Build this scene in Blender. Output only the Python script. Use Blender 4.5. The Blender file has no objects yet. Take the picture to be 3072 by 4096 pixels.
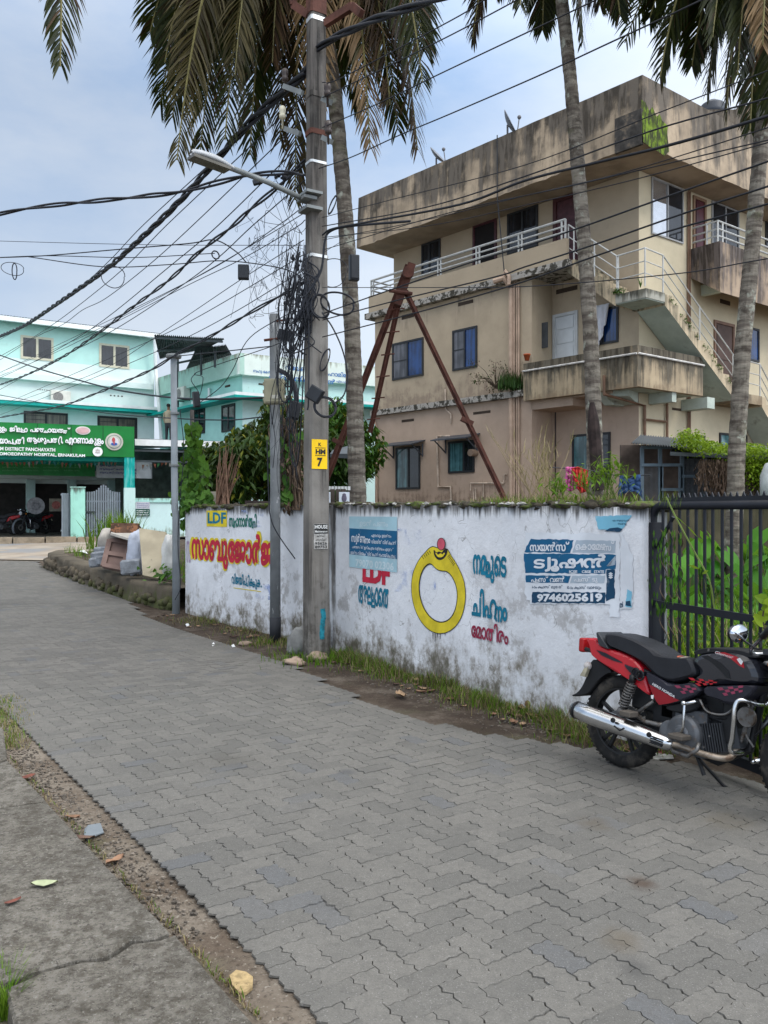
import bpy, math, random
from mathutils import Vector, Matrix, noise as mnoise
SC = bpy.context.scene
COL = SC.collection
V = Vector
R = math.radians
# ---------------------------------------------------------------- camera, sky, sun, exposure
F, HC = 3300.0, 1.7          # focal length in pixels of the 3072x4096 photograph, eye height
cam = bpy.data.cameras.new('camera')
cam.sensor_fit = 'VERTICAL'; cam.sensor_height = 36.0; cam.lens = F / 4096 * 36.0
cam.clip_start = 0.05; cam.clip_end = 2000
camo = bpy.data.objects.new('camera', cam); COL.objects.link(camo)
camo.location = (0, 0, HC); camo.rotation_euler = (R(90), 0, 0)
SC.camera = camo
SUN_EL, SUN_AZ = 48.0, 118.0      # azimuth clockwise from +Y (view direction)
w = bpy.data.worlds.new('World'); SC.world = w; w.use_nodes = True
nt = w.node_tree; nt.nodes.clear()
def wn(t, **k):
    n = nt.nodes.new(t)
    for a, b in k.items(): setattr(n, a, b)
    return n
out = wn('ShaderNodeOutputWorld'); bg = wn('ShaderNodeBackground')
sky = wn('ShaderNodeTexSky', sky_type='NISHITA', sun_disc=False)
sky.sun_elevation = R(SUN_EL); sky.sun_rotation = R(SUN_AZ); sky.dust_density = 2.0
tc = wn('ShaderNodeTexCoord'); mp = wn('ShaderNodeMapping'); mp.inputs['Scale'].default_value = (1.0, 1.0, 2.4)
nz = wn('ShaderNodeTexNoise'); nz.inputs['Scale'].default_value = 1.35; nz.inputs['Detail'].default_value = 8; nz.inputs['Roughness'].default_value = .57
rp = wn('ShaderNodeValToRGB'); rp.color_ramp.elements[0].position = .4; rp.color_ramp.elements[1].position = .62
rp.color_ramp.elements[0].color = (3.4, 5.1, 7.9, 1); rp.color_ramp.elements[1].color = (7.1, 7.9, 9.1, 1)
nt.links.new(tc.outputs['Generated'], mp.inputs[0]); nt.links.new(mp.outputs[0], nz.inputs['Vector']); nt.links.new(nz.outputs['Fac'], rp.inputs[0])
# overcast cloud deck: brighter towards the hidden sun on the right; zenith and unseen rear raised to light the wall
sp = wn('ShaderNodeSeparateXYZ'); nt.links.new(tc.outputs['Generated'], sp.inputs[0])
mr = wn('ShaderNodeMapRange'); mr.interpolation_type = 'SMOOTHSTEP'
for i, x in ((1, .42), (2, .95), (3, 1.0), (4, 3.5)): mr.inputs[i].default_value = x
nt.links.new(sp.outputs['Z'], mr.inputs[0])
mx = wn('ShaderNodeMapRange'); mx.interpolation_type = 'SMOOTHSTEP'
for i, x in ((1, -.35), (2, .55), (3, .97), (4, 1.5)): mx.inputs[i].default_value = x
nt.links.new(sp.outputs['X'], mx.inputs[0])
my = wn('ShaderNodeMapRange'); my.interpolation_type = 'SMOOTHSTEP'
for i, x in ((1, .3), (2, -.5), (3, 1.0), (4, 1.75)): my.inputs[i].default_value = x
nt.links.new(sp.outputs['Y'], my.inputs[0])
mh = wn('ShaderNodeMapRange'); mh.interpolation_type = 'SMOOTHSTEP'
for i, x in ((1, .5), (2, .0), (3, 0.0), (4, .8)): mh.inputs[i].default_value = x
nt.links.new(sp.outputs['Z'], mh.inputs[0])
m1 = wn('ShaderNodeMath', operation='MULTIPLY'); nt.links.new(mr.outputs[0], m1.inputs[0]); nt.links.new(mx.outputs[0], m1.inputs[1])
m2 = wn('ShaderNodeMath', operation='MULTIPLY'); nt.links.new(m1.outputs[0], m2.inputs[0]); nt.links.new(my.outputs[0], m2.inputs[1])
hz = wn('ShaderNodeMix', data_type='RGBA'); hz.inputs[7].default_value = (8.0, 9.1, 10.4, 1)
nt.links.new(mh.outputs[0], hz.inputs[0]); nt.links.new(rp.outputs[0], hz.inputs[6])
zn = wn('ShaderNodeMapRange'); zn.interpolation_type = 'SMOOTHSTEP'
for i, x in ((1, .45), (2, .8), (3, 0), (4, .95)): zn.inputs[i].default_value = x
nt.links.new(sp.outputs['Z'], zn.inputs[0])
zm_ = wn('ShaderNodeMix', data_type='RGBA'); zm_.inputs[7].default_value = (6.4, 6.2, 5.9, 1); nt.links.new(zn.outputs[0], zm_.inputs[0]); nt.links.new(hz.outputs[2], zm_.inputs[6])
xr = wn('ShaderNodeMapRange'); xr.interpolation_type = 'SMOOTHSTEP'
for i, x in ((1, .0), (2, .42), (3, 0), (4, .75)): xr.inputs[i].default_value = x
nt.links.new(sp.outputs['X'], xr.inputs[0])
xm_ = wn('ShaderNodeMix', data_type='RGBA'); xm_.inputs[7].default_value = (7.6, 8.2, 9.1, 1); nt.links.new(xr.outputs[0], xm_.inputs[0]); nt.links.new(zm_.outputs[2], xm_.inputs[6])
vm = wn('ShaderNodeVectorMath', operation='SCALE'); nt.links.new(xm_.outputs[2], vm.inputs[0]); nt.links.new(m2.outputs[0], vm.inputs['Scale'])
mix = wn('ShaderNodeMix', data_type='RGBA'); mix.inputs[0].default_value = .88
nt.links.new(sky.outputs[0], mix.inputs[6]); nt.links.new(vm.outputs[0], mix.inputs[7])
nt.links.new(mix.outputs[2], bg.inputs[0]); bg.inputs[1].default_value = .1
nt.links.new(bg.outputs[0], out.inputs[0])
sun = bpy.data.lights.new('sun', 'SUN'); sun.energy = 1.1; sun.angle = R(14); sun.color = (1, .94, .84)
suno = bpy.data.objects.new('sun', sun); COL.objects.link(suno)
sd = V((math.sin(R(SUN_AZ)) * math.cos(R(SUN_EL)), math.cos(R(SUN_AZ)) * math.cos(R(SUN_EL)), math.sin(R(SUN_EL))))
suno.location = sd * 60; suno.rotation_euler = sd.to_track_quat('Z', 'Y').to_euler()
SC.view_settings.view_transform = 'Standard'; SC.view_settings.look = 'None'
SC.view_settings.exposure = 0; SC.view_settings.gamma = 1; SC.view_settings.use_curve_mapping = False
SC.render.engine = 'CYCLES'
SC.cycles.max_bounces = 6; SC.cycles.transparent_max_bounces = 6
# ---------------------------------------------------------------- places
def P(px, py, d):
    return V(((px - 1536) / F * d, d, HC - (py - 2048) / F * d))
def sstep(a, b, x):
    t = min(1, max(0, (x - a) / (b - a))); return t * t * (3 - 2 * t)
def gz(y):                       # the lane climbs gently towards the hospital
    return .035 * max(0, min(y, 32) - 12)
def ground_pt(px, py, dz=0):     # point of the ground seen at a pixel
    lo, hi = 1.5, 60
    for _ in range(50):
        m = (lo + hi) / 2
        if (HC - gz(m) - dz) * F / m > py - 2048: lo = m
        else: hi = m
    return V(((px - 1536) / F * lo, lo, gz(lo) + dz))
class Plane:
    """vertical plane through O along u with outward normal n; pixels of the photograph give u and height on it"""
    def __init__(s, O, u, n=None):
        s.O = V((O[0], O[1])); s.u = V((u[0], u[1])).normalized()
        s.n = V((n[0], n[1])).normalized() if n is not None else V((s.u.y, -s.u.x))
    def t(s, px, o=0.0):
        k = (px - 1536) / F; b = s.O + s.n * o
        return (k * b.y - b.x) / (s.u.x - k * s.u.y)
    def d(s, px, o=0.0): return (s.O + s.n * o).y + s.u.y * s.t(px, o)
    def z(s, px, py, o=0.0): return HC - (py - 2048) / F * s.d(px, o)
    def p(s, t, z, o=0.0):
        q = s.O + s.n * o + s.u * t
        return V((q.x, q.y, z))
    def pp(s, px, py, o=0.0): return s.p(s.t(px, o), s.z(px, py, o), o)
# ---------------------------------------------------------------- objects
def tag(o, label=None, cat=None, group=None, kind=None):
    if label: o['label'] = label
    if cat: o['category'] = cat
    if group: o['group'] = group
    if kind: o['kind'] = kind
    return o
def thing(name, label, cat, loc=(0, 0, 0), group=None, rot=None):
    o = bpy.data.objects.new(name, None); COL.objects.link(o); o.location = loc
    o.empty_display_size = .2
    if rot is not None: o.rotation_euler = rot
    return tag(o, label, cat, group)
class MB:
    def __init__(s): s.v = []; s.f = []; s.mi = []
    def add(s, vs, fs, m=0):
        b = len(s.v); s.v.extend(V(q) for q in vs)
        for f in fs: s.f.append(tuple(b + i for i in f)); s.mi.append(m)
    def hexa(s, c, m=0):         # 8 corners: bottom ring then top ring
        s.add(c, [(3, 2, 1, 0), (4, 5, 6, 7), (0, 1, 5, 4), (1, 2, 6, 5), (2, 3, 7, 6), (3, 0, 4, 7)], m)
    def box(s, c, sz, ax=None, m=0):
        c = V(c); X, Y, Z = ax if ax else (V((1, 0, 0)), V((0, 1, 0)), V((0, 0, 1)))
        a, b, d = X * sz[0] / 2, Y * sz[1] / 2, Z * sz[2] / 2
        s.hexa([c - a - b - d, c + a - b - d, c + a + b - d, c - a + b - d, c - a - b + d, c + a - b + d, c + a + b + d, c - a + b + d], m)
    def pb(s, pl, t0, t1, z0, z1, o0, o1, m=0):   # box on a facade plane from depth o0 to o1
        s.hexa([pl.p(t0, z0, o1), pl.p(t1, z0, o1), pl.p(t1, z0, o0), pl.p(t0, z0, o0), pl.p(t0, z1, o1), pl.p(t1, z1, o1), pl.p(t1, z1, o0), pl.p(t0, z1, o0)], m)
    def beam(s, a, b, w_, h_, up=V((0, 0, 1)), m=0):
        a, b = V(a), V(b); X = (b - a); L = X.length; X = X / L
        Y = up.cross(X)
        if Y.length < 1e-4: Y = V((0, 1, 0)).cross(X)
        Y.normalize(); Z = X.cross(Y)
        s.box((a + b) / 2, (L, w_, h_), (X, Y, Z), m)
    def prism(s, pts, ext, m=0):
        n = len(pts); pts = [V(p) for p in pts]; ext = V(ext)
        s.add(pts + [p + ext for p in pts], [tuple(range(n))[::-1], tuple(range(n, 2 * n))] + [(i, (i + 1) % n, n + (i + 1) % n, n + i) for i in range(n)], m)
    def tube(s, pts, r, n=8, cap=True, m=0, sq=1.0):
        pts = [V(p) for p in pts]; k = len(pts)
        rs = r if isinstance(r, (list, tuple)) else [r] * k
        T = [(pts[min(i + 1, k - 1)] - pts[max(i - 1, 0)]).normalized() for i in range(k)]
        up = V((0, 0, 1)) if abs(T[0].z) < .9 else V((1, 0, 0))
        N = up.cross(T[0]).normalized(); vs = []
        for i in range(k):
            N = (N - T[i] * N.dot(T[i]))
            if N.length < 1e-5: N = T[i].orthogonal()
            N.normalize(); B = T[i].cross(N)
            for j in range(n):
                a = 2 * math.pi * j / n
                vs.append(pts[i] + (N * math.cos(a) + B * math.sin(a) * sq) * rs[i])
        fs = [(i * n + j, i * n + (j + 1) % n, (i + 1) * n + (j + 1) % n, (i + 1) * n + j) for i in range(k - 1) for j in range(n)]
        if cap: fs += [tuple(range(n))[::-1], tuple((k - 1) * n + j for j in range(n))]
        s.add(vs, fs, m)
    def lathe(s, prof, c=(0, 0, 0), ax='z', n=24, m=0, cap=True):   # prof: (radius, height)
        c = V(c); vs = []
        for r_, h in prof:
            for j in range(n):
                a = 2 * math.pi * j / n; x, y = r_ * math.cos(a), r_ * math.sin(a)
                vs.append(c + (V((x, y, h)) if ax == 'z' else V((x, h, y)) if ax == 'y' else V((h, x, y))))
        k = len(prof)
        fs = [(i * n + j, i * n + (j + 1) % n, (i + 1) * n + (j + 1) % n, (i + 1) * n + j) for i in range(k - 1) for j in range(n)]
        if cap: fs += [tuple(range(n))[::-1], tuple((k - 1) * n + j for j in range(n))]
        s.add(vs, fs, m)
    def sphere(s, c, r, n=12, k=8, m=0, jit=0, seed=0):
        c = V(c); rr = r if isinstance(r, (tuple, list)) else (r, r, r); vs = []; rnd = random.Random(seed)
        for i in range(k + 1):
            ph = math.pi * i / k
            for j in range(n):
                a = 2 * math.pi * j / n; d = V((math.sin(ph) * math.cos(a), math.sin(ph) * math.sin(a), math.cos(ph)))
                q = 1 + jit * mnoise.noise(d * 1.7 + V((seed * 3.1, 0, 0)))
                vs.append(c + V((d.x * rr[0], d.y * rr[1], d.z * rr[2])) * q)
        s.add(vs, [(i * n + j, (i + 1) * n + j, (i + 1) * n + (j + 1) % n, i * n + (j + 1) % n) for i in range(k) for j in range(n)], m)
    def build(s, name, mats, root=None, smooth=False, label=None):
        me = bpy.data.meshes.new(name)
        o0 = V((0, 0, 0)); q_ = None if s_local else root
        while q_ is not None: o0 = o0 + q_.matrix_basis.translation; q_ = q_.parent
        me.from_pydata([(q.x - o0.x, q.y - o0.y, q.z - o0.z) for q in s.v], [], s.f)
        ml = mats if isinstance(mats, (list, tuple)) else [mats]
        for m in ml: me.materials.append(m)
        me.polygons.foreach_set('material_index', s.mi)
        if smooth: me.polygons.foreach_set('use_smooth', [True] * len(s.f))
        me.update()
        o = bpy.data.objects.new(name, me); COL.objects.link(o)
        if root is not None: o.parent = root
        if label: o['label'] = label
        return o
s_local = False                  # True while a thing is modelled in its own axes
def bevel(o, wd, seg=2, ang=35):
    m = o.modifiers.new('bevel', 'BEVEL'); m.width = wd; m.segments = seg; m.limit_method = 'ANGLE'; m.angle_limit = R(ang)
    for p in o.data.polygons: p.use_smooth = True
    try:
        m.harden_normals = True
    except Exception: pass
    return o
def copy_tree(o, parent=None):
    c = o.copy(); COL.objects.link(c)
    if parent is not None: c.parent = parent
    for ch in list(o.children): copy_tree(ch, c)
    return c
# ---------------------------------------------------------------- materials
class NT:
    def __init__(s, name):
        s.m = bpy.data.materials.new(name); s.m.use_nodes = True; s.t = s.m.node_tree; s.t.nodes.clear()
        s.o = s.n('ShaderNodeOutputMaterial'); s.b = s.n('ShaderNodeBsdfPrincipled'); s.l(s.b.outputs[0], s.o.inputs[0])
        s.pos = s.n('ShaderNodeNewGeometry').outputs['Position']
    def n(s, t, **k):
        n = s.t.nodes.new(t)
        for a, b in k.items(): setattr(n, a, b)
        return n
    def l(s, a, b): s.t.links.new(a, b)
    def val(s, sock, x):
        if hasattr(x, 'links') or isinstance(x, bpy.types.NodeSocket): s.l(x, sock)
        else:
            sock.default_value = (*x, 1) if isinstance(x, (tuple, list)) and len(x) == 3 and len(sock.default_value) == 4 else x
    def noise(s, scale=5, detail=5, rough=.55, vec=None, stretch=None):
        n = s.n('ShaderNodeTexNoise'); n.inputs['Scale'].default_value = scale; n.inputs['Detail'].default_value = detail; n.inputs['Roughness'].default_value = rough
        v = vec or s.pos
        if stretch:
            mp = s.n('ShaderNodeMapping'); mp.inputs['Scale'].default_value = stretch; s.l(v, mp.inputs[0]); v = mp.outputs[0]
        s.l(v, n.inputs['Vector']); return n.outputs['Fac']
    def ramp(s, x, a, b, lo=0.0, hi=1.0):
        r = s.n('ShaderNodeMapRange'); r.interpolation_type = 'SMOOTHSTEP'
        s.l(x, r.inputs[0])
        for i, q in ((1, a), (2, b), (3, lo), (4, hi)): r.inputs[i].default_value = q
        return r.outputs[0]
    def math(s, op, a, b):
        m = s.n('ShaderNodeMath', operation=op); s.val(m.inputs[0], a); s.val(m.inputs[1], b); return m.outputs[0]
    def mix(s, f, a, b, mode='MIX'):
        m = s.n('ShaderNodeMix', data_type='RGBA', blend_type=mode); s.val(m.inputs[0], f); s.val(m.inputs[6], a); s.val(m.inputs[7], b); return m.outputs[2]
    def sep(s, axis='Z'):
        q = s.n('ShaderNodeSeparateXYZ'); s.l(s.pos, q.inputs[0]); return q.outputs[axis]
    def bump(s, h, dist=.01, st=.6):
        b = s.n('ShaderNodeBump'); b.inputs['Distance'].default_value = dist; b.inputs['Strength'].default_value = st
        s.l(h, b.inputs['Height']); s.l(b.outputs[0], s.b.inputs['Normal'])
    def done(s, col, rough=.7, metal=0, spec=.4):
        s.val(s.b.inputs['Base Color'], col); s.val(s.b.inputs['Roughness'], rough); s.b.inputs['Metallic'].default_value = metal
        s.b.inputs['Specular IOR Level'].default_value = spec
        return s.m
def sc(c, k): return tuple(min(1, x * k) for x in c)
MATS = {}
def mat(name, col, rough=.7, var=.12, scale=4.0, metal=0, spec=.3, bump=0, bscale=40, isl=0, dirt=None, dirtamt=(.55, .75), dscale=2.0, stretch=None):
    if name in MATS: return MATS[name]
    t = NT(name); c = col
    if var: c = t.mix(t.ramp(t.noise(scale, 6), .3, .7), sc(col, 1 - var), sc(col, 1 + var))
    if isl:
        g = t.n('ShaderNodeNewGeometry').outputs['Random Per Island']
        h = t.n('ShaderNodeHueSaturation'); t.l(t.ramp(g, 0, 1, 1 - isl, 1 + isl), h.inputs['Value']); t.val(h.inputs['Color'], c); c = h.outputs[0]
    if dirt: c = t.mix(t.ramp(t.noise(dscale, 8, .65, stretch=stretch), *dirtamt), c, dirt)
    if bump: t.bump(t.noise(bscale, 4), bump)
    MATS[name] = t.done(c, rough, metal, spec); return MATS[name]
def leafmat(name, c1, c2, trans=.35, rough=.45, c3=None):
    t = NT(name); g = t.n('ShaderNodeNewGeometry').outputs['Random Per Island']
    c = t.mix(t.ramp(g, 0, 1), c1, c2)
    if c3: c = t.mix(t.ramp(t.noise(1.1, 3), .5, .7), c, c3)
    t.val(t.b.inputs['Base Color'], c); t.b.inputs['Roughness'].default_value = rough; t.b.inputs['Specular IOR Level'].default_value = .12
    tr = t.n('ShaderNodeBsdfTranslucent'); t.val(tr.inputs[0], t.mix(.3, c, (.2, .28, .02)))
    ms = t.n('ShaderNodeMixShader'); ms.inputs[0].default_value = trans
    t.l(t.b.outputs[0], ms.inputs[1]); t.l(tr.outputs[0], ms.inputs[2]); t.l(ms.outputs[0], t.o.inputs[0])
    MATS[name] = t.m; return t.m
def plaster(name, col, dark=(.07, .06, .05), ztop=None, zlen=1.0, zbot=None, blen=.5, amount=.5, var=.1, bcol=None, streak=7.0):
    """painted plaster, weathered: black algae running down from ztop, dirt climbing from zbot, blotches"""
    t = NT(name); z = t.sep()
    c = t.mix(t.ramp(t.noise(1.3, 7, .6), .3, .7), sc(col, 1 - var), sc(col, 1 + var))
    c = t.mix(t.ramp(t.noise(6, 8, .7), .58, .78, 0, .45), c, sc(col, .62))
    st = t.noise(1.0, 7, .62, stretch=(streak, streak, .55)); bl = t.noise(1.7, 6, .6)
    S = t.ramp(st, .33, .67); B_ = t.ramp(bl, .35, .65); S2 = t.ramp(t.noise(1.0, 6, .6, stretch=(streak * 2.3, streak * 2.3, .9)), .35, .65)
    dark = t.mix(t.ramp(t.math('ADD', t.math('MULTIPLY', S2, .5), t.math('MULTIPLY', t.noise(2.4, 8, .7), .5)), .3, .68), sc(dark, .55), sc(dark, 2.3))
    if ztop is not None:
        g = t.ramp(z, ztop - zlen, ztop)
        f = t.math('ADD', t.math('MULTIPLY', g, .36), t.math('ADD', t.math('MULTIPLY', S, .3), t.math('ADD', t.math('MULTIPLY', S2, .14), t.math('MULTIPLY', B_, .2))))
        k = 1.0 - amount * .55
        c = t.mix(t.ramp(f, k - .16, k + .2, 0, .92), c, dark)
    if zbot is not None:
        g = t.ramp(z, zbot + blen, zbot)
        f = t.math('ADD', t.math('MULTIPLY', g, .46), t.math('ADD', t.math('MULTIPLY', S2, .2), t.math('MULTIPLY', t.ramp(t.noise(3.5, 8, .7), .35, .65), .34)))
        c = t.mix(t.ramp(f, .42, .82, 0, .88), c, bcol or dark)
    t.bump(t.noise(30, 6, .7), .008, .5)
    MATS[name] = t.done(c, .85, 0, .25); return MATS[name]
# ---------------------------------------------------------------- lettering
GLY = {}
def glyphs(s, bold, shear, space):
    k = (s, bold, shear, space)
    if k not in GLY:
        c = bpy.data.curves.new('t', 'FONT'); c.body = s; c.resolution_u = 2; c.offset = bold; c.shear = shear; c.space_character = space
        o = bpy.data.objects.new('t', c); COL.objects.link(o)
        dg = bpy.context.evaluated_depsgraph_get(); me = bpy.data.meshes.new_from_object(o.evaluated_get(dg))
        GLY[k] = [(q.co.x, q.co.y) for q in me.vertices], [tuple(p.vertices) for p in me.polygons]
        bpy.data.objects.remove(o); bpy.data.curves.remove(c); bpy.data.meshes.remove(me)
    return GLY[k]
VIR, CONS = '\u0d4d', lambda ch: '\u0d15' <= ch <= '\u0d3a'
def text2d(s, bold=0.0, shear=0.0, space=1.0):
    """lettering as a flat mesh; Malayalam syllables are put in visual order with their conjuncts joined below"""
    if not any(0xd00 <= ord(ch) <= 0xd7f for ch in s): return glyphs(s, bold, shear, space)
    seq, i = [], 0                       # (character, is_joined_below)
    while i < len(s):
        ch = s[i]
        if CONS(ch):
            cl = [ch]; i += 1
            while i + 1 < len(s) and s[i] == VIR and CONS(s[i + 1]): cl.append(s[i + 1]); i += 2
            pre, post = [], []
            if i < len(s) and s[i] in '\u0d46\u0d47\u0d48': pre = [s[i]]; i += 1
            elif i < len(s) and s[i] in '\u0d4a\u0d4b': pre = ['\u0d46' if s[i] == '\u0d4a' else '\u0d47']; post = ['\u0d3e']; i += 1
            seq += [(q, 0) for q in pre] + [(cl[0], 0)] + [(q, 1) for q in cl[1:]] + [(q, 0) for q in post]
        else: seq.append((ch, 0)); i += 1
    V_, F_, x = [], [], 0.0; px = 0.0; pw = 0.0
    for ch, jn in seq:
        if jn and ch in '\u0d2f\u0d35': ch, jn = 'J', 0
        elif jn and ch == '\u0d30': ch, jn = '(', 0
        if ch in '\u0d3f\u0d40': x -= .1
        if ch == ' ': x += .28; continue
        vs, fs = glyphs(ch, bold, shear, 1.0)
        if not vs: continue
        lo, hi = min(v[0] for v in vs), max(v[0] for v in vs); wd = hi - lo; b = len(V_)
        if jn: k = .8; ox = px + pw - wd * k * .22; V_ += [(ox + (v[0] - lo) * k, v[1] * k - .07) for v in vs]; px, pw = ox, wd * k; x = ox + wd * k + .04
        else: V_ += [(x + v[0] - lo, v[1]) for v in vs]; px, pw = x, wd; x += wd + .05
        F_ += [tuple(b + q for q in f) for f in fs]
    return V_, F_
def put_text(mb, s, O, U, Vv, wd, ht, bold=0.0, m=0, shear=0, space=1.0):
    """lettering fitted to the rectangle at O (bottom left) along unit vectors U, Vv"""
    mal = bold >= .02 and any(0xd00 <= ord(ch) <= 0xd7f for ch in s)      # bold strokes: the letters repeated a brush width apart
    vs, fs = text2d(s, 0.0 if mal else bold, shear, space)
    if not vs: return
    x0, x1 = min(v[0] for v in vs), max(v[0] for v in vs); y0, y1 = min(v[1] for v in vs), max(v[1] for v in vs)
    kx, ky = wd / (x1 - x0), ht / max(1e-6, y1 - y0)
    N = U.cross(Vv)
    for k in range(7 if mal else 1):
        dx, dy = (bold * math.cos(k * 1.047), bold * math.sin(k * 1.047)) if k and mal else (0, 0)
        mb.add([O + U * ((x - x0 + dx) * kx) + Vv * ((y - y0 + dy) * ky) + N * (.00018 * k) for x, y in vs], fs, m)
def wall_text(mb, pl, s, px0, px1, pyt, pyb, o=.004, bold=0.0, m=0, shear=0, space=1.0, tilt=False):
    """pyt / pyb are read at px0; tilt: the line is level in the photograph, so it climbs on the wall"""
    if pl.t(px1, o) < pl.t(px0, o): raise ValueError('flip')
    t0, t1 = pl.t(px0, o), pl.t(px1, o); z0, z1 = pl.z(px0, pyb, o), pl.z(px0, pyt, o)
    U = pl.p(t1, pl.z(px1, pyb, o), o) - pl.p(t0, z0, o) if tilt else V((pl.u.x, pl.u.y, 0)) * (t1 - t0)
    put_text(mb, s, pl.p(t0, z0, o), U.normalized(), V((0, 0, 1)), U.length, z1 - z0, bold, m, shear, space)
# ================================================================ ground, lane, footpath
rnd = random.Random(4)
WA, WB, WC, WD = V((-3.25, 13.5)), V((-1.5, 11.42)), V((-.66, 10.2)), V((1.91, 5.96))
wdir = (WD - WA).normalized(); wn_ = V((-wdir.y, wdir.x))        # points into the yard
if wn_.x < 0: wn_ = -wn_
def yard_s(x, y): return (V((x, y)) - WA).dot(wn_)
def gh(x, y):
    s = yard_s(x, y)
    h = gz(y)
    k = sstep(2.5, 6.5, s) * (1 - sstep(24, 29, y) * (1 if x < 0 else 0)) * sstep(7, 12, y)
    return h * (1 - k) + (1.5) * k
t = NT('soil')
z_ = t.noise(2.2, 8, .65); y_ = t.noise(14, 8, .7)
c = t.mix(t.ramp(z_, .35, .65), (.13, .1, .075), (.24, .205, .165)); c = t.mix(t.ramp(y_, .54, .74, 0, .8), c, (.085, .068, .05))
c = t.mix(t.ramp(t.noise(33, 6, .75), .5, .66, 0, .75), c, (.055, .043, .033)); c = t.mix(t.ramp(t.noise(60, 3), .58, .7, 0, .8), c, (.33, .3, .25)); c = t.mix(t.ramp(t.noise(.9, 5), .52, .66, 0, .6), c, (.07, .09, .03))
sx_ = t.n('ShaderNodeVectorMath', operation='DOT_PRODUCT'); t.l(t.pos, sx_.inputs[0]); sx_.inputs[1].default_value = (wn_.x, wn_.y, 0)
c = t.mix(t.math('MULTIPLY', t.ramp(sx_.outputs['Value'], V((WA.x, WA.y)).dot(wn_) - 1.25, V((WA.x, WA.y)).dot(wn_) - .7), t.ramp(t.noise(3, 6, .7), .3, .6, .45, .95)), c, (.05, .036, .027))      # damp dark earth by the wall
t.bump(t.noise(22, 8, .75), .03, .9); M_SOIL = t.done(c, .95, 0, .15)
def axis_pts(a, b, fine0, fine1, f, cst):
    r = []; x = a
    while x < b:
        r.append(x); x += f if fine0 <= x < fine1 else cst
    r.append(b); return r
xs = axis_pts(-160, 160, -16, 12, .3, 6.0); ys = axis_pts(-20, 400, -1, 34, .3, 8.0)
mb = MB()
for y in ys:
    for x in xs:
        near = 1 if (-16 < x < 12 and -1 < y < 34) else 0
        z = gh(x, y) - .007 + near * .014 * mnoise.noise(V((x * 1.9, y * 1.9, 0)))
        mb.v.append(V((x, y, z)))
nx = len(xs)
for j in range(len(ys) - 1):
    for i in range(nx - 1):
        mb.f.append((j * nx + i, j * nx + i + 1, (j + 1) * nx + i + 1, (j + 1) * nx + i)); mb.mi.append(0)
tag(mb.build('ground', M_SOIL, smooth=True), kind='structure')
# lane: interlocking pavers laid in herringbone, aligned with the edges of the lane
EL = [V((-3.9, 8.2)), V((-3.32, 7.15)), V((-.24, 2.78)), V((.9, 1.2)), V((1.6, .2))]
def inside(p, poly):
    r = False; j = len(poly) - 1
    for i in range(len(poly)):
        a, b = poly[i], poly[j]
        if (a.y > p.y) != (b.y > p.y) and p.x < (b.x - a.x) * (p.y - a.y) / (b.y - a.y) + a.x: r = not r
        j = i
    return r
LANE = [V((1.6, .2)), V((.9, 1.2)), V((-.24, 2.78)), V((-3.32, 7.15)), V((-5.6, 9.6)), V((-9.5, 12.0)), V((-20, 15.5)), V((-22, 23)), V((-14.5, 23.3)),
        V((-9.3, 22.2)), V((-8.55, 20.6)), V((-6.4, 17.6)), V((-4.4, 14.4)), V((-3.62, 12.75)), V((-2.3, 11.0)), V((-.98, 9.0)), V((.1, 6.85)), V((.95, 6.15)), V((1.75, 5.75)),
        V((2.25, 5.35)), V((3.2, 4.1)), V((5.6, .2))]
t = NT('paver')
g = t.n('ShaderNodeNewGeometry').outputs['Random Per Island']
c = t.mix(t.ramp(g, 0, 1), (.106, .102, .093), (.138, .131, .118))
c = t.mix(t.ramp(t.math('FRACT', t.math('MULTIPLY', g, 7.31), 0), .9, .99), c, (.1, .102, .105))
c = t.mix(t.ramp(t.noise(.55, 5, .6), .4, .68, 0, .5), c, (.155, .147, .132)); c = t.mix(t.ramp(t.noise(2.6, 6, .7), .56, .74, 0, .5), c, (.082, .078, .071))
c = t.mix(t.ramp(t.noise(1.7, 5, .6), .68, .78, 0, .6), c, (.11, .085, .065))
c = t.mix(t.ramp(t.noise(24, 6, .75), .42, .66, 0, .4), c, (.08, .077, .071)); c = t.mix(t.ramp(t.noise(110, 4, .7), .45, .75, 0, .5), c, (.06, .058, .055)); c = t.mix(t.ramp(t.noise(160, 2), .62, .7, 0, .35), c, (.36, .35, .34))
for x_, y_, r_, col, k_ in ((2570, 3545, .1, (.06, .04, .028), .8), (2375, 3300, .13, (.085, .07, .05), .6), (2480, 3770, .12, (.1, .08, .055), .55), (2900, 3290, .2, (.1, .085, .06), .5), (1390, 3093, .1, (.06, .062, .066), .7), (2520, 3880, .1, (.045, .045, .045), .5), (1850, 2900, .25, (.07, .066, .06), .5), (900, 3050, .3, (.075, .07, .06), .45)):
    p_ = ground_pt(x_, y_); ds = t.n('ShaderNodeVectorMath', operation='DISTANCE'); ds.inputs[1].default_value = (p_.x, p_.y, .012); t.l(t.pos, ds.inputs[0])
    c = t.mix(t.math('MULTIPLY', t.ramp(t.math('ADD', ds.outputs['Value'], t.math('MULTIPLY', t.noise(9, 4), r_ * 1.3)), r_ * 1.7, r_ * .7), k_), c, col)     # spilt stains
t.bump(t.noise(140, 4, .7), .004, .7); M_PAVE = t.done(c, .88, 0, .25)
t = NT('joint'); M_JOINT = t.done(t.mix(t.ramp(t.noise(9, 6), .4, .66), (.05, .046, .04), (.115, .105, .09)), .95, 0, .1)
ra = V((-.576, .817)); rc = V((.817, .576)); O2 = V((-.24, 2.78)); W2 = .112; DEL = .017
mb = MB(); jb = MB()
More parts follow.
